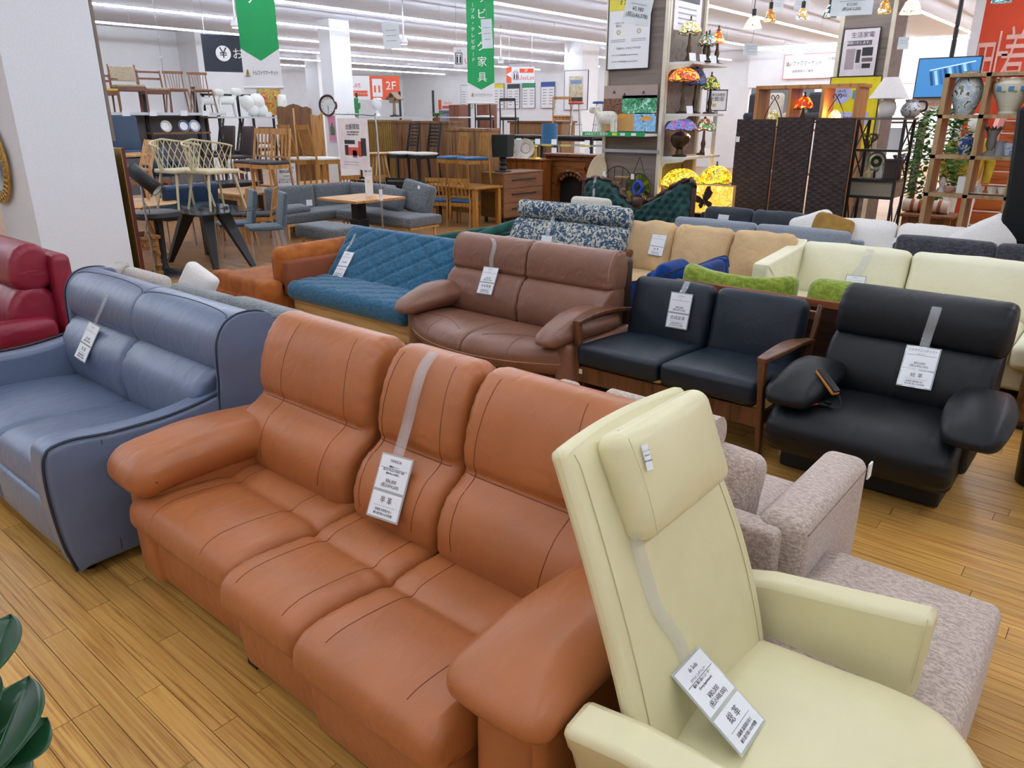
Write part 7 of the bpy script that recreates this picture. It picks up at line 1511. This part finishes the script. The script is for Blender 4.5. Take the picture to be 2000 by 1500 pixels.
# ---- far hall under the white beam
c_, w, h = on_col(1534, 108, 1668, 150, 26.95); t = panel_sign('white store sign with a red border on the far beam', (c_[0], 26.94, c_[2]), w, h, 0, M_wsign, 'wall_sign', 'sign', edge=M_pinkred); wtext(t, 'トレファクマーケット', h * .22, -w * .22, h * .12, M_ink, sx=.75); wtext(t, '出張買取のご案内', h * .12, -w * .22, -h * .2, M_ink); wtext(t, '①予約申込', h * .14, w * .22, h * .25, M_ink); logo(t, -w * .44, h * .12, 1, h * .16)
for i, y in enumerate((28.6, 30.4, 32.2)):  # unseen light lines added to brighten the far hall
    t = thing('ceiling_light_line', 'added light line brightening the far hall, unseen beyond the white beam, %s' % ('front', 'middle', 'rear')[i], 'ceiling light', (-5, y, CEIL - .001), group='added far hall light lines'); MB().box(-6.5, 6, -.05, .05, -.06, 0).build('diffuser', M_strip, t)
hs = thing('baby_goods_shelf', 'dark shelf with car seats in the far hall', 'shelf', (-8.2, 21.2, 0)); MB().box(-1.1, 3.6, -.2, .2, 1.62, 1.66).build('board', M_blk_m, hs)
for x in (-1.05, 1.2, 3.5): MB().box(x - .02, x + .02, -.2, .2, 0, 1.62).build('upright', M_blk_m, hs)
for i, (c, lab) in enumerate((('#2f3540', 'navy'), ('#d8d0c4', 'left beige'), ('#cfc6b8', 'right beige'), ('#3a3c42', 'charcoal'), ('#8a8f98', 'grey'))):
    t = thing('car_seat', lab + ' child car seat on the far hall shelf', 'car seat', (-9.0 + i * .55, 21.2, 1.66), 0, 'car seats in the far hall'); m_ = plain('carseat' + c, c, .8)
    MB().soft(.42, .42, .2, (0, -.05, .12), .08, seg=.08).build('seat', m_, t); MB().soft(.42, .2, .62, (0, .14, .42), .09, (0, .02, 0), seg=.08).build('backrest', m_, t)
st_ = thing('stroller', 'folded dark stroller below the car seats', 'stroller', (-8.3, 19.6, 0), .4)
for s_ in (-1, 1):
    MB().tube([(s_ * .22, -.35, .12), (s_ * .22, .1, .75), (s_ * .22, .4, 1.75)], .02, 8).build('side_tube', M_blk_m, st_); MB().tube([(s_ * .22, .35, .12), (s_ * .22, -.1, .8)], .02, 8).build('side_tube', M_blk_m, st_)
    for y in (-.35, .35): MB().tube([(s_ * .24, y + .1 * math.cos(a * PI / 8), .1 + .1 * math.sin(a * PI / 8)) for a in range(16)], .02, 6, closed=True).build('wheel', M_blk_m, st_)
MB().soft(.42, .5, .5, (0, 0, 1.15), .12, seg=.1).build('seat', plain('stroller_green', '#5a6a66', .8), st_); MB().soft(.44, .5, .22, (0, -.12, 1.55), .1, seg=.08).build('hood', plain('stroller_dark', '#2f363a', .8), st_)
P = aty(1400, 196, 11.5); s = S(P); t = panel_sign('framed large-order welcome notice behind the lamp shelves', P, 36 * s, 36 * s, face(P), M_wsign, 'notice', 'sign', edge=M_blk_m); wtext(t, '大量出品買取', 5 * s, 0, 10 * s, M_ink); wtext(t, '大歓迎', 9 * s, 0, 2 * s, M_ink); pic(t, -8 * s, -1 * s, -12 * s, -6 * s, plain('pale_gold', '#c9b96a', .6)); MB().box(-.03, .03, .01, .05, -P.z, 18 * s).build('post', M_steel, t)
wr_ = thing('cabinet', 'brown wooden cabinet behind the lamp shelves', 'cabinet', (-5.1, 12.2, 0)); MB().box(-.25, .35, -.2, .3, 0, 1.72).build('carcass', M_elm, wr_, bevel=.01); MB().box(-.2, .3, -.22, -.2, .1, 1.6).build('door', M_elm, wr_)
# ---- black iron shelf with ornaments
IY = 9.35; x0, x1 = aty(1668, 300, IY).x, aty(1757, 300, IY).x; xd = .36
isf = thing('iron_shelf', 'black iron shelf unit with a wooden drawer and crossed side bars', 'shelf', (0, IY, 0)); ZT = aty(1710, 232, IY).z; ZL = [aty(1710, y, IY).z for y in (294, 352, 386)]
for x in (x0, x1):
    for y in (0, .42): MB().box(x - .014, x + .014, y - .014, y + .014, 0, ZT).build('post', M_blk_m, isf)
    for za, zb_ in ((ZT, ZL[0]), (ZL[0], ZL[1]), (ZL[2], .15)):
        for q in (0, 1): MB().bar((x, 0 if q else .42, za), (x, .42 if q else 0, zb_), .012, .012).build('cross_bar', M_blk_m, isf)
MB().box(x0 - .02, x1 + .03, -.03, .45, ZT - .012, ZT + .012).build('shelf_board', wood('grey_oak', '#6b6054', '#4f463d', 0, 8), isf)
for z in ZL[:2]: MB().box(x0, x1, 0, .42, z - .012, z + .004).build('shelf_board', MATS['grey_oak'], isf); MB().bar((x0, 0, z), (x1, 0, z), .02, .025).build('rail', M_blk_m, isf)
MB().box(x0, x1, .02, .42, ZL[2], ZL[1] - .02).build('drawer', wood('drawer_grey', '#8f8372', '#6d6253', 0, 7), isf); MB().bar((x0, 0, ZL[2]), (x1, 0, ZL[2]), .02, .03).build('rail', M_blk_m, isf); MB().box(x0, x1, 0, .42, .10, .12).build('shelf_board', MATS['grey_oak'], isf)
P = aty(1730, 228, IY + .15); s = S(P); t = thing('table_lamp', 'white table lamp with a wide cone shade on the iron shelf', 'table lamp', (P.x, IY + .15, ZT + .012)); MB().lathe([(.05, 0), (.08, .03), (.095, .1), (.08, .16), (.03, .2), (.012, .22), (.012, .3)], n=22).build('base', plain('lamp_white', '#e8e8e4', .35), t); MB().lathe([(.075, .42), (.205, .20), (.2, .20), (.07, .415)], n=28).build('shade', fabric('shade_white', '#ece6e2', '#e2dcd8', strength=.1), t)
P = aty(1776, 228, IY + .1); t = thing('jug', 'round black and white jug with a handle on the iron shelf', 'jug', (x1 - .03, IY + .3, ZT + .012)); MB().lathe([(.05, 0), (.09, .03), (.11, .08), (.09, .13), (.06, .16), (.075, .19), (.065, .19), (.05, .16), (0, .05)], n=24).build('body', blobs('jug_print', '#e6e6ea', ['#d8d8de', '#30323e', '#e6e6ea'], 26, (.45, .56, .66), .3), t); MB().tube(spline([(.07, 0, .17), (.14, 0, .16), (.15, 0, .09), (.10, 0, .06)], 5), .012, 8).build('handle', M_blk_w, t)
t = panel_sign('blank white framed board on the upper iron shelf', (aty(1750, 272, IY + .1).x, IY + .1, ZL[0] + .125), .16, .23, -.1, M_wsign, 'picture_board', 'board', th=.015)
t = thing('twig_ornament', 'tangle of dark twigs on the upper iron shelf', 'ornament', (x0 + .09, IY + .2, ZL[0] + .005))
for k in range(14): a = k * 2.4; MB().tube(spline([(0, 0, .0), (.04 * math.cos(a), .04 * math.sin(a), .08), (.09 * math.cos(a + .5), .08 * math.sin(a + .5), .12 + .01 * (k % 5)), (.06 * math.cos(a + 1.4), .06 * math.sin(a + 1.4), .17)], 4), .005, 5).build('twig', plain('twig', '#4a4034', .7), t)
t = thing('ring_clock', 'green wreath ring in a silver hoop on the middle iron shelf', 'ornament', (aty(1709, 322, IY + .25).x, IY + .28, ZL[1] + .19)); t.rotation_euler = (PI / 2, 0, 0); MB().tube([(.10 * math.cos(a * PI / 16), .10 * math.sin(a * PI / 16), 0) for a in range(32)], .012, 8, closed=True).build('hoop', plain('sage', '#8fb0a4', .5), t); MB().tube([(.045 * math.cos(a * PI / 12), .045 * math.sin(a * PI / 12), 0) for a in range(24)], .02, 8, closed=True).build('wreath', plain('wreath', '#3f6a4a', .7), t); MB().cyl((0, -.19, 0), (0, -.1, 0), .012).build('foot', M_blk_m, t)
for px, lab, c in ((1694, 'round glass bottle with an amber stopper', '#c8b88a'), (1719, 'clear glass decanter', '#d8e0de')): x = aty(px, 345, IY + .12).x; t = thing('glass_bottle', lab + ' on the middle iron shelf', 'bottle', (x, IY + .12, ZL[1] + .005)); MB().lathe([(.03, 0), (.05, .02), (.052, .06), (.02, .10), (.015, .14), (.022, .145), (.014, .16)], n=18).build('body', glass('bottle' + c, c, .6), t); MB().lathe([(0, 0), (.015, .015), (0, .03)], (0, 0, .16), 10).build('stopper', plain('stop' + c, c, .2), t)
bx_ = thing('box', 'dark wooden box standing on the middle iron shelf', 'box', (aty(1743, 335, IY + .1).x, IY + .1, ZL[1] + .005)); MB().box(-.085, .085, -.04, .06, 0, .20).build('body', plain('dark_box', '#35261d', .5), bx_, bevel=.006); MB().box(-.09, .09, -.045, .065, .20, .225).build('lid', plain('dark_box', '#35261d', .5), bx_, bevel=.004)
t = thing('planter', 'small pot of lavender behind the dark box', 'plant', (bx_.location.x, IY + .28, ZL[1] + .005)); MB().lathe([(.03, 0), (.04, .1), (.03, .1)], n=14).build('pot', M_blk_w, t)
for k in range(10): a = k * 2.4; MB().tube([(0, 0, .1), (.03 * math.cos(a), .03 * math.sin(a), .2), (.06 * math.cos(a), .06 * math.sin(a), .26)], [.003, .004, .011], 5).build('sprig', plain('lavender_sprig', '#8a86b0', .7), t)
for k, px in enumerate((1690, 1735)): x = aty(px, 430, IY + .2).x; t = thing('white_basket', '%s white wicker basket at the foot of the iron shelf' % ('left', 'right')[k], 'basket', (x, IY + .2, .121), 0, 'white baskets under the iron shelf'); MB().lathe([(.07, 0), (.10, .16), (.09, .16), (.065, .02), (0, .02)], n=18).build('body', plain('wicker_white', '#dcdcd8', .7, var=.15, scale=60), t); MB().tube(spline([(-.09, 0, .15), (-.06, 0, .26), (.06, 0, .26), (.09, 0, .15)], 5), .008, 6).build('handle', MATS['wicker_white'], t)
# ---- lattice shelf with pottery
LY = 9.0; M_lat = wood('lattice_oak', '#a98b62', '#8d7049', 2, 6); LX = [aty(px, 250, LY).x for px in (1827, 1906)]; LX.append(LX[1] + LX[1] - LX[0]); LZ = [aty(1880, y, LY).z for y in (143, 224, 304, 380)]
la = thing('lattice_shelf', 'light oak open lattice shelf with vases and cups at the right', 'shelf', (0, LY, 0))
for x in LX: MB().box(x, x + .045, 0, .34, 0, LZ[0]).build('upright', M_lat, la)
for i, z in enumerate(LZ + [.42]): MB().box(LX[0], LX[-1] + .045, 0, .34, z - .035, z).build('shelf_board', M_lat, la)
def pot(name, label, cat, px, lv, prof, mat, extra=None, y=.16, n=28):
    x = aty(px, 250, LY + y).x if px < 1985 else LX[1] + .32; t = thing(name, label, cat, (aty(px, (222, 303, 380)[lv - 1], LY + y).x, LY + y, LZ[lv] + .001)); MB().lathe(prof, n=n).build('body', mat, t)
    if extra: extra(t)
    return t
pot('vase', 'tall urn painted with a harbour landscape on the lattice shelf', 'vase', 1882, 1, [(.08, 0), (.085, .01), (.10, .05), (.135, .16), (.14, .26), (.10, .34), (.06, .36), (.06, .40), (.075, .41), (.055, .41), (.0, .3)], blobs('landscape', '#9fb4c4', ['#b8cad4', '#e0e4e0', '#4a5a48', '#8a6a4a'], 9, (.4, .5, .58, .66), .25))
pot('jardiniere', 'white fluted jardiniere with painted blue flowers', 'pot', 1968, 1, [(.09, 0), (.095, .012), (.08, .03), (.11, .10), (.17, .22), (.175, .28), (.14, .31), (.15, .33), (.13, .33), (.0, .2)], plain('ivory_glaze', '#ddd8c4', .25), lambda t: [MB().soft(.05, .02, .05, (-.09 + .10 * k, -.165 + .02 * abs(k - 1), .235), .009).build('painted_flower', plain('flower_blue', '#4a78a8', .4), t) for k in range(3)] + [MB().soft(.03, .02, .02, (-.05 + .10 * k, -.17, .21), .008).build('painted_leaf', plain('leaf_yellow', '#8a9a3a', .4), t) for k in range(2)])
pot('vase', 'blue vase with yellow and white flowers on the lattice shelf', 'vase', 1883, 2, [(.05, 0), (.05, .01), (.085, .10), (.08, .15), (.035, .185), (.045, .21), (.03, .21), (0, .1)], blobs('blue_flowers', '#24407f', ['#2f56a0', '#c8c86a', '#e8ecf0', '#3a6a5a'], 22, (.45, .54, .62, .7), .25))
pot('vase', 'grey ruffled vase with a crown-like rim', 'vase', 1931, 2, [(.07, 0), (.06, .02), (.025, .05), (.05, .11), (.04, .18), (.07, .25), (.06, .25), (0, .1)], plain('grey_glaze', '#8a8680', .4), lambda t: [MB().bar((.06 * math.cos(a * PI / 4), .06 * math.sin(a * PI / 4), .24), (.09 * math.cos(a * PI / 4), .09 * math.sin(a * PI / 4), .285), .04, .008, w2=.004, h2=.004).build('rim_point', plain('grey_rim', '#5a4a44', .4), t) for a in range(8)])
pot('jug', 'grey stoneware jug beside the ruffled vase', 'jug', 1951, 2, [(.055, 0), (.055, .02), (.05, .10), (.045, .13), (.05, .14), (.035, .14), (0, .05)], plain('stoneware', '#8f9298', .5), lambda t: MB().tube(spline([(-.05, 0, .11), (-.09, 0, .10), (-.085, 0, .04), (-.05, 0, .03)], 5), .008, 6).build('handle', MATS['stoneware'], t))
pot('planter', 'white planter with blue leaves on the lattice shelf', 'pot', 1973, 2, [(.055, 0), (.075, .10), (.08, .125), (.065, .125), (0, .05)], blobs('blue_leaves', '#c9d4e4', ['#c9d4e4', '#5a7fb8', '#dfe6ee'], 20, (.4, .56, .64), .3))
for px, lab in ((1910, 'left'), (1936, 'middle'), (1957, 'right')): pot('teacup', '%s gold-rimmed cup on a saucer, lattice shelf' % lab, 'cup', px, 3, [(.0, .002), (.07, .006), (.085, .012), (.07, .012), (.03, .015), (.03, .02), (.045, .05), (.047, .08), (.04, .08), (0, .03)], blobs('cup_print', '#e2dccf', ['#e2dccf', '#a8926a', '#8a5a4a'], 30, (.5, .6, .68), .3), y=.12)
pot('flower_ornament', 'pink porcelain flower on the lattice shelf', 'ornament', 1853, 3, [(.03, 0), (.05, .02), (.07, .06), (.02, .05), (0, .08)], plain('pink_porcelain', '#e0b0a4', .4), n=8); pot('bird_ornament', 'pale porcelain bird ornament on the lattice shelf', 'ornament', 1836, 3, [(.05, 0), (.04, .03), (.02, .06), (.035, .10), (.015, .15), (0, .16)], plain('pale_porcelain', '#dcd4cc', .4))
t = thing('box', 'white upright carton on the lattice shelf', 'box', (aty(1876, 380, LY + .14).x, LY + .14, LZ[3] + .001)); MB().box(-.045, .045, -.03, .03, 0, .17).build('body', M_wsign, t, bevel=.003)
for px, sz, lab in ((1810, .09, 'small white lantern frame'), (1852, .12, 'white square planter')): t = thing('white_planter', lab + ' at the bottom of the lattice shelf', 'planter', (aty(px, 435, LY + .1).x, LY + .15, .421)); MB().box(-sz, sz, -.07, .07, 0, .02).build('base', M_wsign, t); [MB().box(a, a + .015, -.07, .07, .02, .2).build('side', M_wsign, t) for a in (-sz, sz - .015)]; MB().box(-sz, sz, .055, .07, .02, .2).build('back', M_wsign, t)
t = thing('flower_vase', 'blue bottle with yellow flowers at the bottom of the lattice shelf', 'vase', (aty(1912, 430, LY + .15).x, LY + .15, .421)); MB().lathe([(.04, 0), (.05, .06), (.03, .12), (.015, .2), (.02, .22)], n=14).build('bottle', plain('cobalt', '#39507f', .2), t)
for k in range(7): a = k * 2.4; MB().soft(.05, .05, .04, (.06 * math.cos(a), .06 * math.sin(a), .1 + .02 * (k % 3)), .018).build('flower', plain('yellow_flower', '#d0c060', .7), t)
# ---- ficus tree, mannequin, monitor, red wall and stairs
P = aty(1832, 300, 11.5); fk = thing('ficus_tree', 'leafy green ficus tree behind the lattice shelf', 'tree', (P.x - .02, 11.5, 0)); MB().lathe([(.16, 0), (.2, .3), (.18, .3), (0, .28)], n=20).build('pot', M_elm, fk); MB().tube(spline([(0, 0, .25), (.03, 0, .7), (-.02, .02, 1.3)], 5), .025, 8).build('trunk', M_elm, fk)
mb = MB(); r2 = random.Random(3)
for k in range(950):
    a, zz_ = r2.random() * 2 * PI, .75 + 1.12 * r2.random(); rr = .37 * math.sqrt(max(0, 1 - ((zz_ - 1.25) / .66) ** 2)) * (.45 + .6 * r2.random()); c0 = Vector((rr * math.cos(a), rr * math.sin(a), zz_)); d = Vector((math.cos(a + r2.uniform(-.8, .8)), math.sin(a + r2.uniform(-.8, .8)), r2.uniform(-.7, .5))).normalized(); u_ = d.cross(Vector((r2.uniform(-.4, .4), r2.uniform(-.4, .4), 1))).normalized(); L = .11
    nn = d.cross(u_) * .008; mb.add([c0, c0 + d * L * .5 + u_ * .032 + nn, c0 + d * L, c0 + d * L * .5 - u_ * .032 + nn], [(0, 1, 2, 3)])
o = mb.build('foliage', blobs('ficus_leaf', '#2f5a24', ['#3f7030', '#5c8a3c', '#86a850'], 3, (.4, .52, .62), .45), fk, flat=True, fix=False); o['kind'] = 'stuff'
P = aty(1893, 300, 12.2); mq = thing('mannequin', 'white mannequin in a mustard yellow jacket behind the lattice shelf', 'mannequin', (P.x, 12.2, 0), .2)
MB().soft(.40, .24, .62, (0, 0, 1.20), .1, (.02, .02, 0), seg=.06, fn=lambda x, y, z: (x * (.85 + .25 * (z + .3)), y, z)).build('jacket', plain('mustard_jacket', '#b8981e', .8, var=.2, scale=10), mq)
for s_ in (-1, 1): MB().tube([(s_ * .2, 0, 1.45), (s_ * .27, -.02, 1.15), (s_ * .25, -.08, .9)], [.075, .065, .05], 10).build('sleeve', MATS['mustard_jacket'], mq); MB().cyl((s_ * .1, 0, .95), (s_ * .11, 0, .1), .08, .05, 12).build('leg', M_fig, mq)
MB().cyl((0, 0, 1.48), (0, 0, 1.58), .05).build('neck', M_fig, mq); MB().soft(.16, .19, .23, (0, 0, 1.68), .078, (.005, .01, .01), seg=.04, e=5).build('head', M_fig, mq); MB().box(-.2, .2, -.15, .15, 0, .02).build('base', M_steel, mq)
A, B = aty(1797, 116, 12.6), aty(1903, 188, 12.6); w, h = B.x - A.x, A.z - B.z; tv = thing('monitor', 'ceiling-hung monitor showing a blue picture of clothes on rails', 'monitor', ((A.x + B.x) / 2, 12.6, (A.z + B.z) / 2)); MB().box(-w / 2 - .015, w / 2 + .015, 0, .05, -h / 2 - .015, h / 2 + .015).build('housing', M_blk_m, tv, bevel=.004)
MB().box(-w / 2, w / 2, -.004, 0, -h / 2, h / 2).build('screen', emit('screen_blue', '#3f7fb8', .45), tv)
for k in range(9): MB().bar((-w * .28 + k * w * .075, -.008, h * (.16 + .025 * k)), (-w * .22 + k * w * .08, -.008, -h * (.20 - .012 * k)), w * .045, .003, (0, 1, 0)).build('shown_garment', emit('garment%d' % (k % 3), ('#1c3f6a', '#8ab8d8', '#2a5a8a')[k % 3], .6), tv)
MB().bar((-w * .3, -.008, h * .2), (w * .42, -.008, h * .40), w * .015, .003, (0, 1, 0)).build('shown_rail', emit('rail_pale', '#bcd8ec', .7), tv); MB().cyl((0, .05, h * .1), (0, .05, CEIL - (A.z + B.z) / 2), .03).build('pole', M_blk_m, tv)
P = aty(1812, 203, 12.7); s = S(P); t = panel_sign('orange and white second floor sign below the monitor', P, 62 * s, 22 * s, 0, plain('sign_cream', '#e6dccb', .6), 'wall_sign', 'sign'); pic(t, -27 * s, -16 * s, -10 * s, 10 * s, M_org, 'floor_field', -.004); wtext(t, '2', 9 * s, -21.5 * s, 4 * s, M_wink, y=-.006); wtext(t, '階', 8 * s, -21.5 * s, -5 * s, M_wink, y=-.006); wtext(t, 'UseLet', 11 * s, 8 * s, 0, M_org); MB().box(-.03, .03, .01, .06, -P.z, 11 * s).build('post', M_steel, t)
RY = 15.5; M_redw = plain('stair_red', '#e2502c', .6, var=.03); xa = aty(1908, 100, RY).x
rw = slab('wall_red', xa, 3.9, RY, RY + .15, 0, CEIL, M_redw); slab('wall_red_edge', xa - .14, xa, RY - .05, RY + .3, 0, CEIL, M_white)
le = thing('wall_lettering', 'large pale characters painted on the red stair wall', 'lettering', (xa, RY, 0)); M_pinkl = plain('pale_pink_paint', '#f4c4b8', .6)
for ch, px, py, sz in (('用', 1917, 140, .95), ('上', 1945, 128, 1.0), ('着', 1976, 128, 1.1)):
    P = aty(px, py, RY); text(ch, sz, M_pinkl, le, Matrix.Translation((P.x - xa, -.012, P.z)) @ Matrix.Rotation(PI / 2, 4, 'X'), sx=.36, depth=.004)
sr = thing('staircase', 'wooden stairs rising along the red wall', 'stairs', (aty(1990, 350, 13.6).x, 13.6, 0)); M_stp = wood('stair_wood', '#b5642a', '#8f4a1a', 0, 8)
for k in range(9): MB().box(-.55, 1.4, k * .2, k * .2 + .24, k * .19, k * .19 + .175).build('step', M_stp, sr); MB().box(-.55, 1.4, k * .2 - .005, k * .2 + .02, k * .19 + .175, k * .19 + .19).build('nosing', M_wsign, sr)
MB().prism([(-.2, .0), (-.2, .5), (1.8, 2.45), (1.8, 1.7)], -.62, -.56, 'yz').build('stringer', plain('stringer_pink', '#eab9ae', .6), sr)
# rolled blankets on a low table behind
tb2 = table('low wooden table with rolled blankets behind the lattice shelf', aty(1775, 360, 10.6).x, aty(1880, 360, 10.6).x, 10.4, 10.95, .62, M_elm)
for k, px in enumerate((1800, 1838)): x = aty(px, 350, 10.7).x; t = thing('rolled_blanket', '%s rolled striped blanket in clear wrap' % ('left', 'right')[k], 'blanket', (x, 10.68, .70)); MB().cyl((-.15, 0, 0), (.15, 0, 0), .08, n=20).build('roll', plain('blanket_cream', '#d8c8b4', .9), t); [MB().cyl((q, 0, 0), (q + .04, 0, 0), .0815, n=20).build('stripe', plain('blanket_rust', '#a0522f', .9), t) for q in (-.06, .03)]
# ---- tall black upholstered chair at the right edge
bw = thing('massage_chair', 'tall black upholstered chair cut off by the right edge', 'armchair', (0, 0, 0)); pts = [(p.x, p.z) for p in (aty(*q, 8.15) for q in ((1986, 212), (2004, 206), (2040, 210), (2040, 480), (1928, 480), (1926, 455), (1950, 440), (1962, 400)))]
MB().prism(pts, 8.15, 8.6).build('back', M_blackr, bw, bevel=.03); MB().box(pts[4][0], pts[3][0], 8.15, 8.6, 0, pts[4][1]).build('base', M_blackr, bw)
# ---- right edge: brown cabinet, black bin, label under the recliner
P = atz(1965, 885, 0); bcb = thing('cabinet', 'brown wooden cabinet behind the black recliner at the right edge', 'cabinet', (-.05, 5.05, 0)); MB().box(-.30, .5, 0, .35, .03, .62).build('carcass', wood('cab_brown', '#6b4526', '#4c2f18', 0, 7), bcb, bevel=.005); MB().box(-.27, .12, -.018, 0, .06, .58).build('door', MATS['cab_brown'], bcb, bevel=.003); MB().box(.13, .48, -.018, 0, .06, .58).build('door', MATS['cab_brown'], bcb, bevel=.003); MB().bar((.02, -.03, .35), (.1, -.03, .34), .012, .02).build('handle', M_bronze, bcb); MB().box(-.28, .48, .02, .33, 0, .03).build('plinth', M_blk_w, bcb)
P = atz(1998, 945, 0); bn = thing('waste_bin', 'black cylindrical bin at the right edge', 'bin', (P.x + .06, P.y + .05, 0)); MB().lathe([(.10, 0), (.105, .005), (.12, .30), (.11, .30), (.095, .02), (0, .02)], n=28).build('body', plain('bin_black', '#121315', .4), bn); MB().tube([(.115 * math.cos(a * PI / 16), .115 * math.sin(a * PI / 16), .30) for a in range(32)], .007, 6, closed=True).build('rim', M_steel, bn)
t = panel_sign('white leaflet standing beside the black recliner base', (-1.235, 3.80, .07), .06, .13, .5, M_card, 'leaflet', 'paper'); wtext(t, 'ご案内', .015, 0, .03, M_ink)
# ---- rubber plant in the near left corner
M_leaf = plain('rubber_leaf', '#1f4a2c', .3, var=.25, scale=8); M_vein = plain('leaf_vein', '#4f7a4a', .5); rp = thing('rubber_plant', 'dark green rubber plant at the lower left corner', 'plant', (atz(-75, 1480, .62).x, atz(-75, 1480, .62).y, 0))
MB().lathe([(.12, 0), (.15, .25), (.14, .26), (.12, .24), (0, .23)], n=24).build('pot', plain('pot_white', '#d8d8d4', .5), rp); MB().tube(spline([(0, 0, .2), (.01, .0, .45), (-.01, .01, .7), (.0, .0, .88)], 5), .012, 8).build('stem', plain('stem_brown', '#4a3a24', .7), rp)
def leaf(base, tip, w, n, curl=.02):
    base, tip = Vector(base), Vector(tip); d = tip - base; L = d.length; dn = d.normalized(); u_ = dn.cross(Vector(n)).normalized(); nn = u_.cross(dn)
    def f(a, b): k = math.sin(PI * min(1, a * 1.02) ** .85) ** .8 if a < .98 else 0; x = (2 * b - 1); return base + dn * L * a + u_ * x * w * k * .5 + nn * (curl * abs(x) * k - .03 * (a - .4) ** 2 * L * 4 - .006 * (1 - abs(x)) )
    o = MB().grid(f, 22, 10).build('leaf', M_leaf, rp, fix=False); o.modifiers.new('t', 'SOLIDIFY').thickness = .0015; MB().tube([f(a / 20, .5) + nn * .001 for a in range(20)], [.003 * (1 - a / 24) for a in range(20)], 5).build('midrib', M_vein, o)
lo_ = Vector(rp.location)
def L3(px, py, z): return atz(px, py, z) - lo_
for a_, b_, w_, n_ in (((-30, 1520, .60), (52, 1314, .66), .17, (.3, -.5, .8)), ((5, 1500, .58), (94, 1398, .60), .10, (.6, -.4, .7)), ((-30, 1330, .72), (18, 1195, .78), .12, (.5, -.6, .6)), ((-20, 1560, .50), (60, 1470, .52), .11, (.2, -.3, .9)), ((-60, 1450, .64), (-20, 1300, .70), .11, (.4, -.5, .7)), ((-20, 1590, .5), (85, 1530, .5), .08, (.2, -.2, .9))):
    leaf(L3(*a_), L3(*b_), w_, n_); q_ = L3(*a_); MB().tube(spline([(0, 0, q_.z - .06), tuple(Vector((q_.x * .5, q_.y * .5, q_.z - .015))), tuple(q_ + (L3(*b_) - q_) * .02)], 4), .004, 6).build('petiole', M_vein, rp)

# ---- warm light of the lit lamps
for nm, loc, p in (('lamp_glow', (TX1 + .40, TY + .25, .80), 5), ('lamp_glow', (aty(1634, 200, GY + .1).x, GY + .08, 1.80), 2.5), ('lamp_glow', (TX1 + .30, TY + .2, LV[1] - .25), 3)):
    ld = bpy.data.lights.new(nm, 'POINT'); ld.energy = p; ld.color = (1, .62, .25); ld.shadow_soft_size = .05; lo = bpy.data.objects.new(nm, ld); lo.location = loc; COL.objects.link(lo)
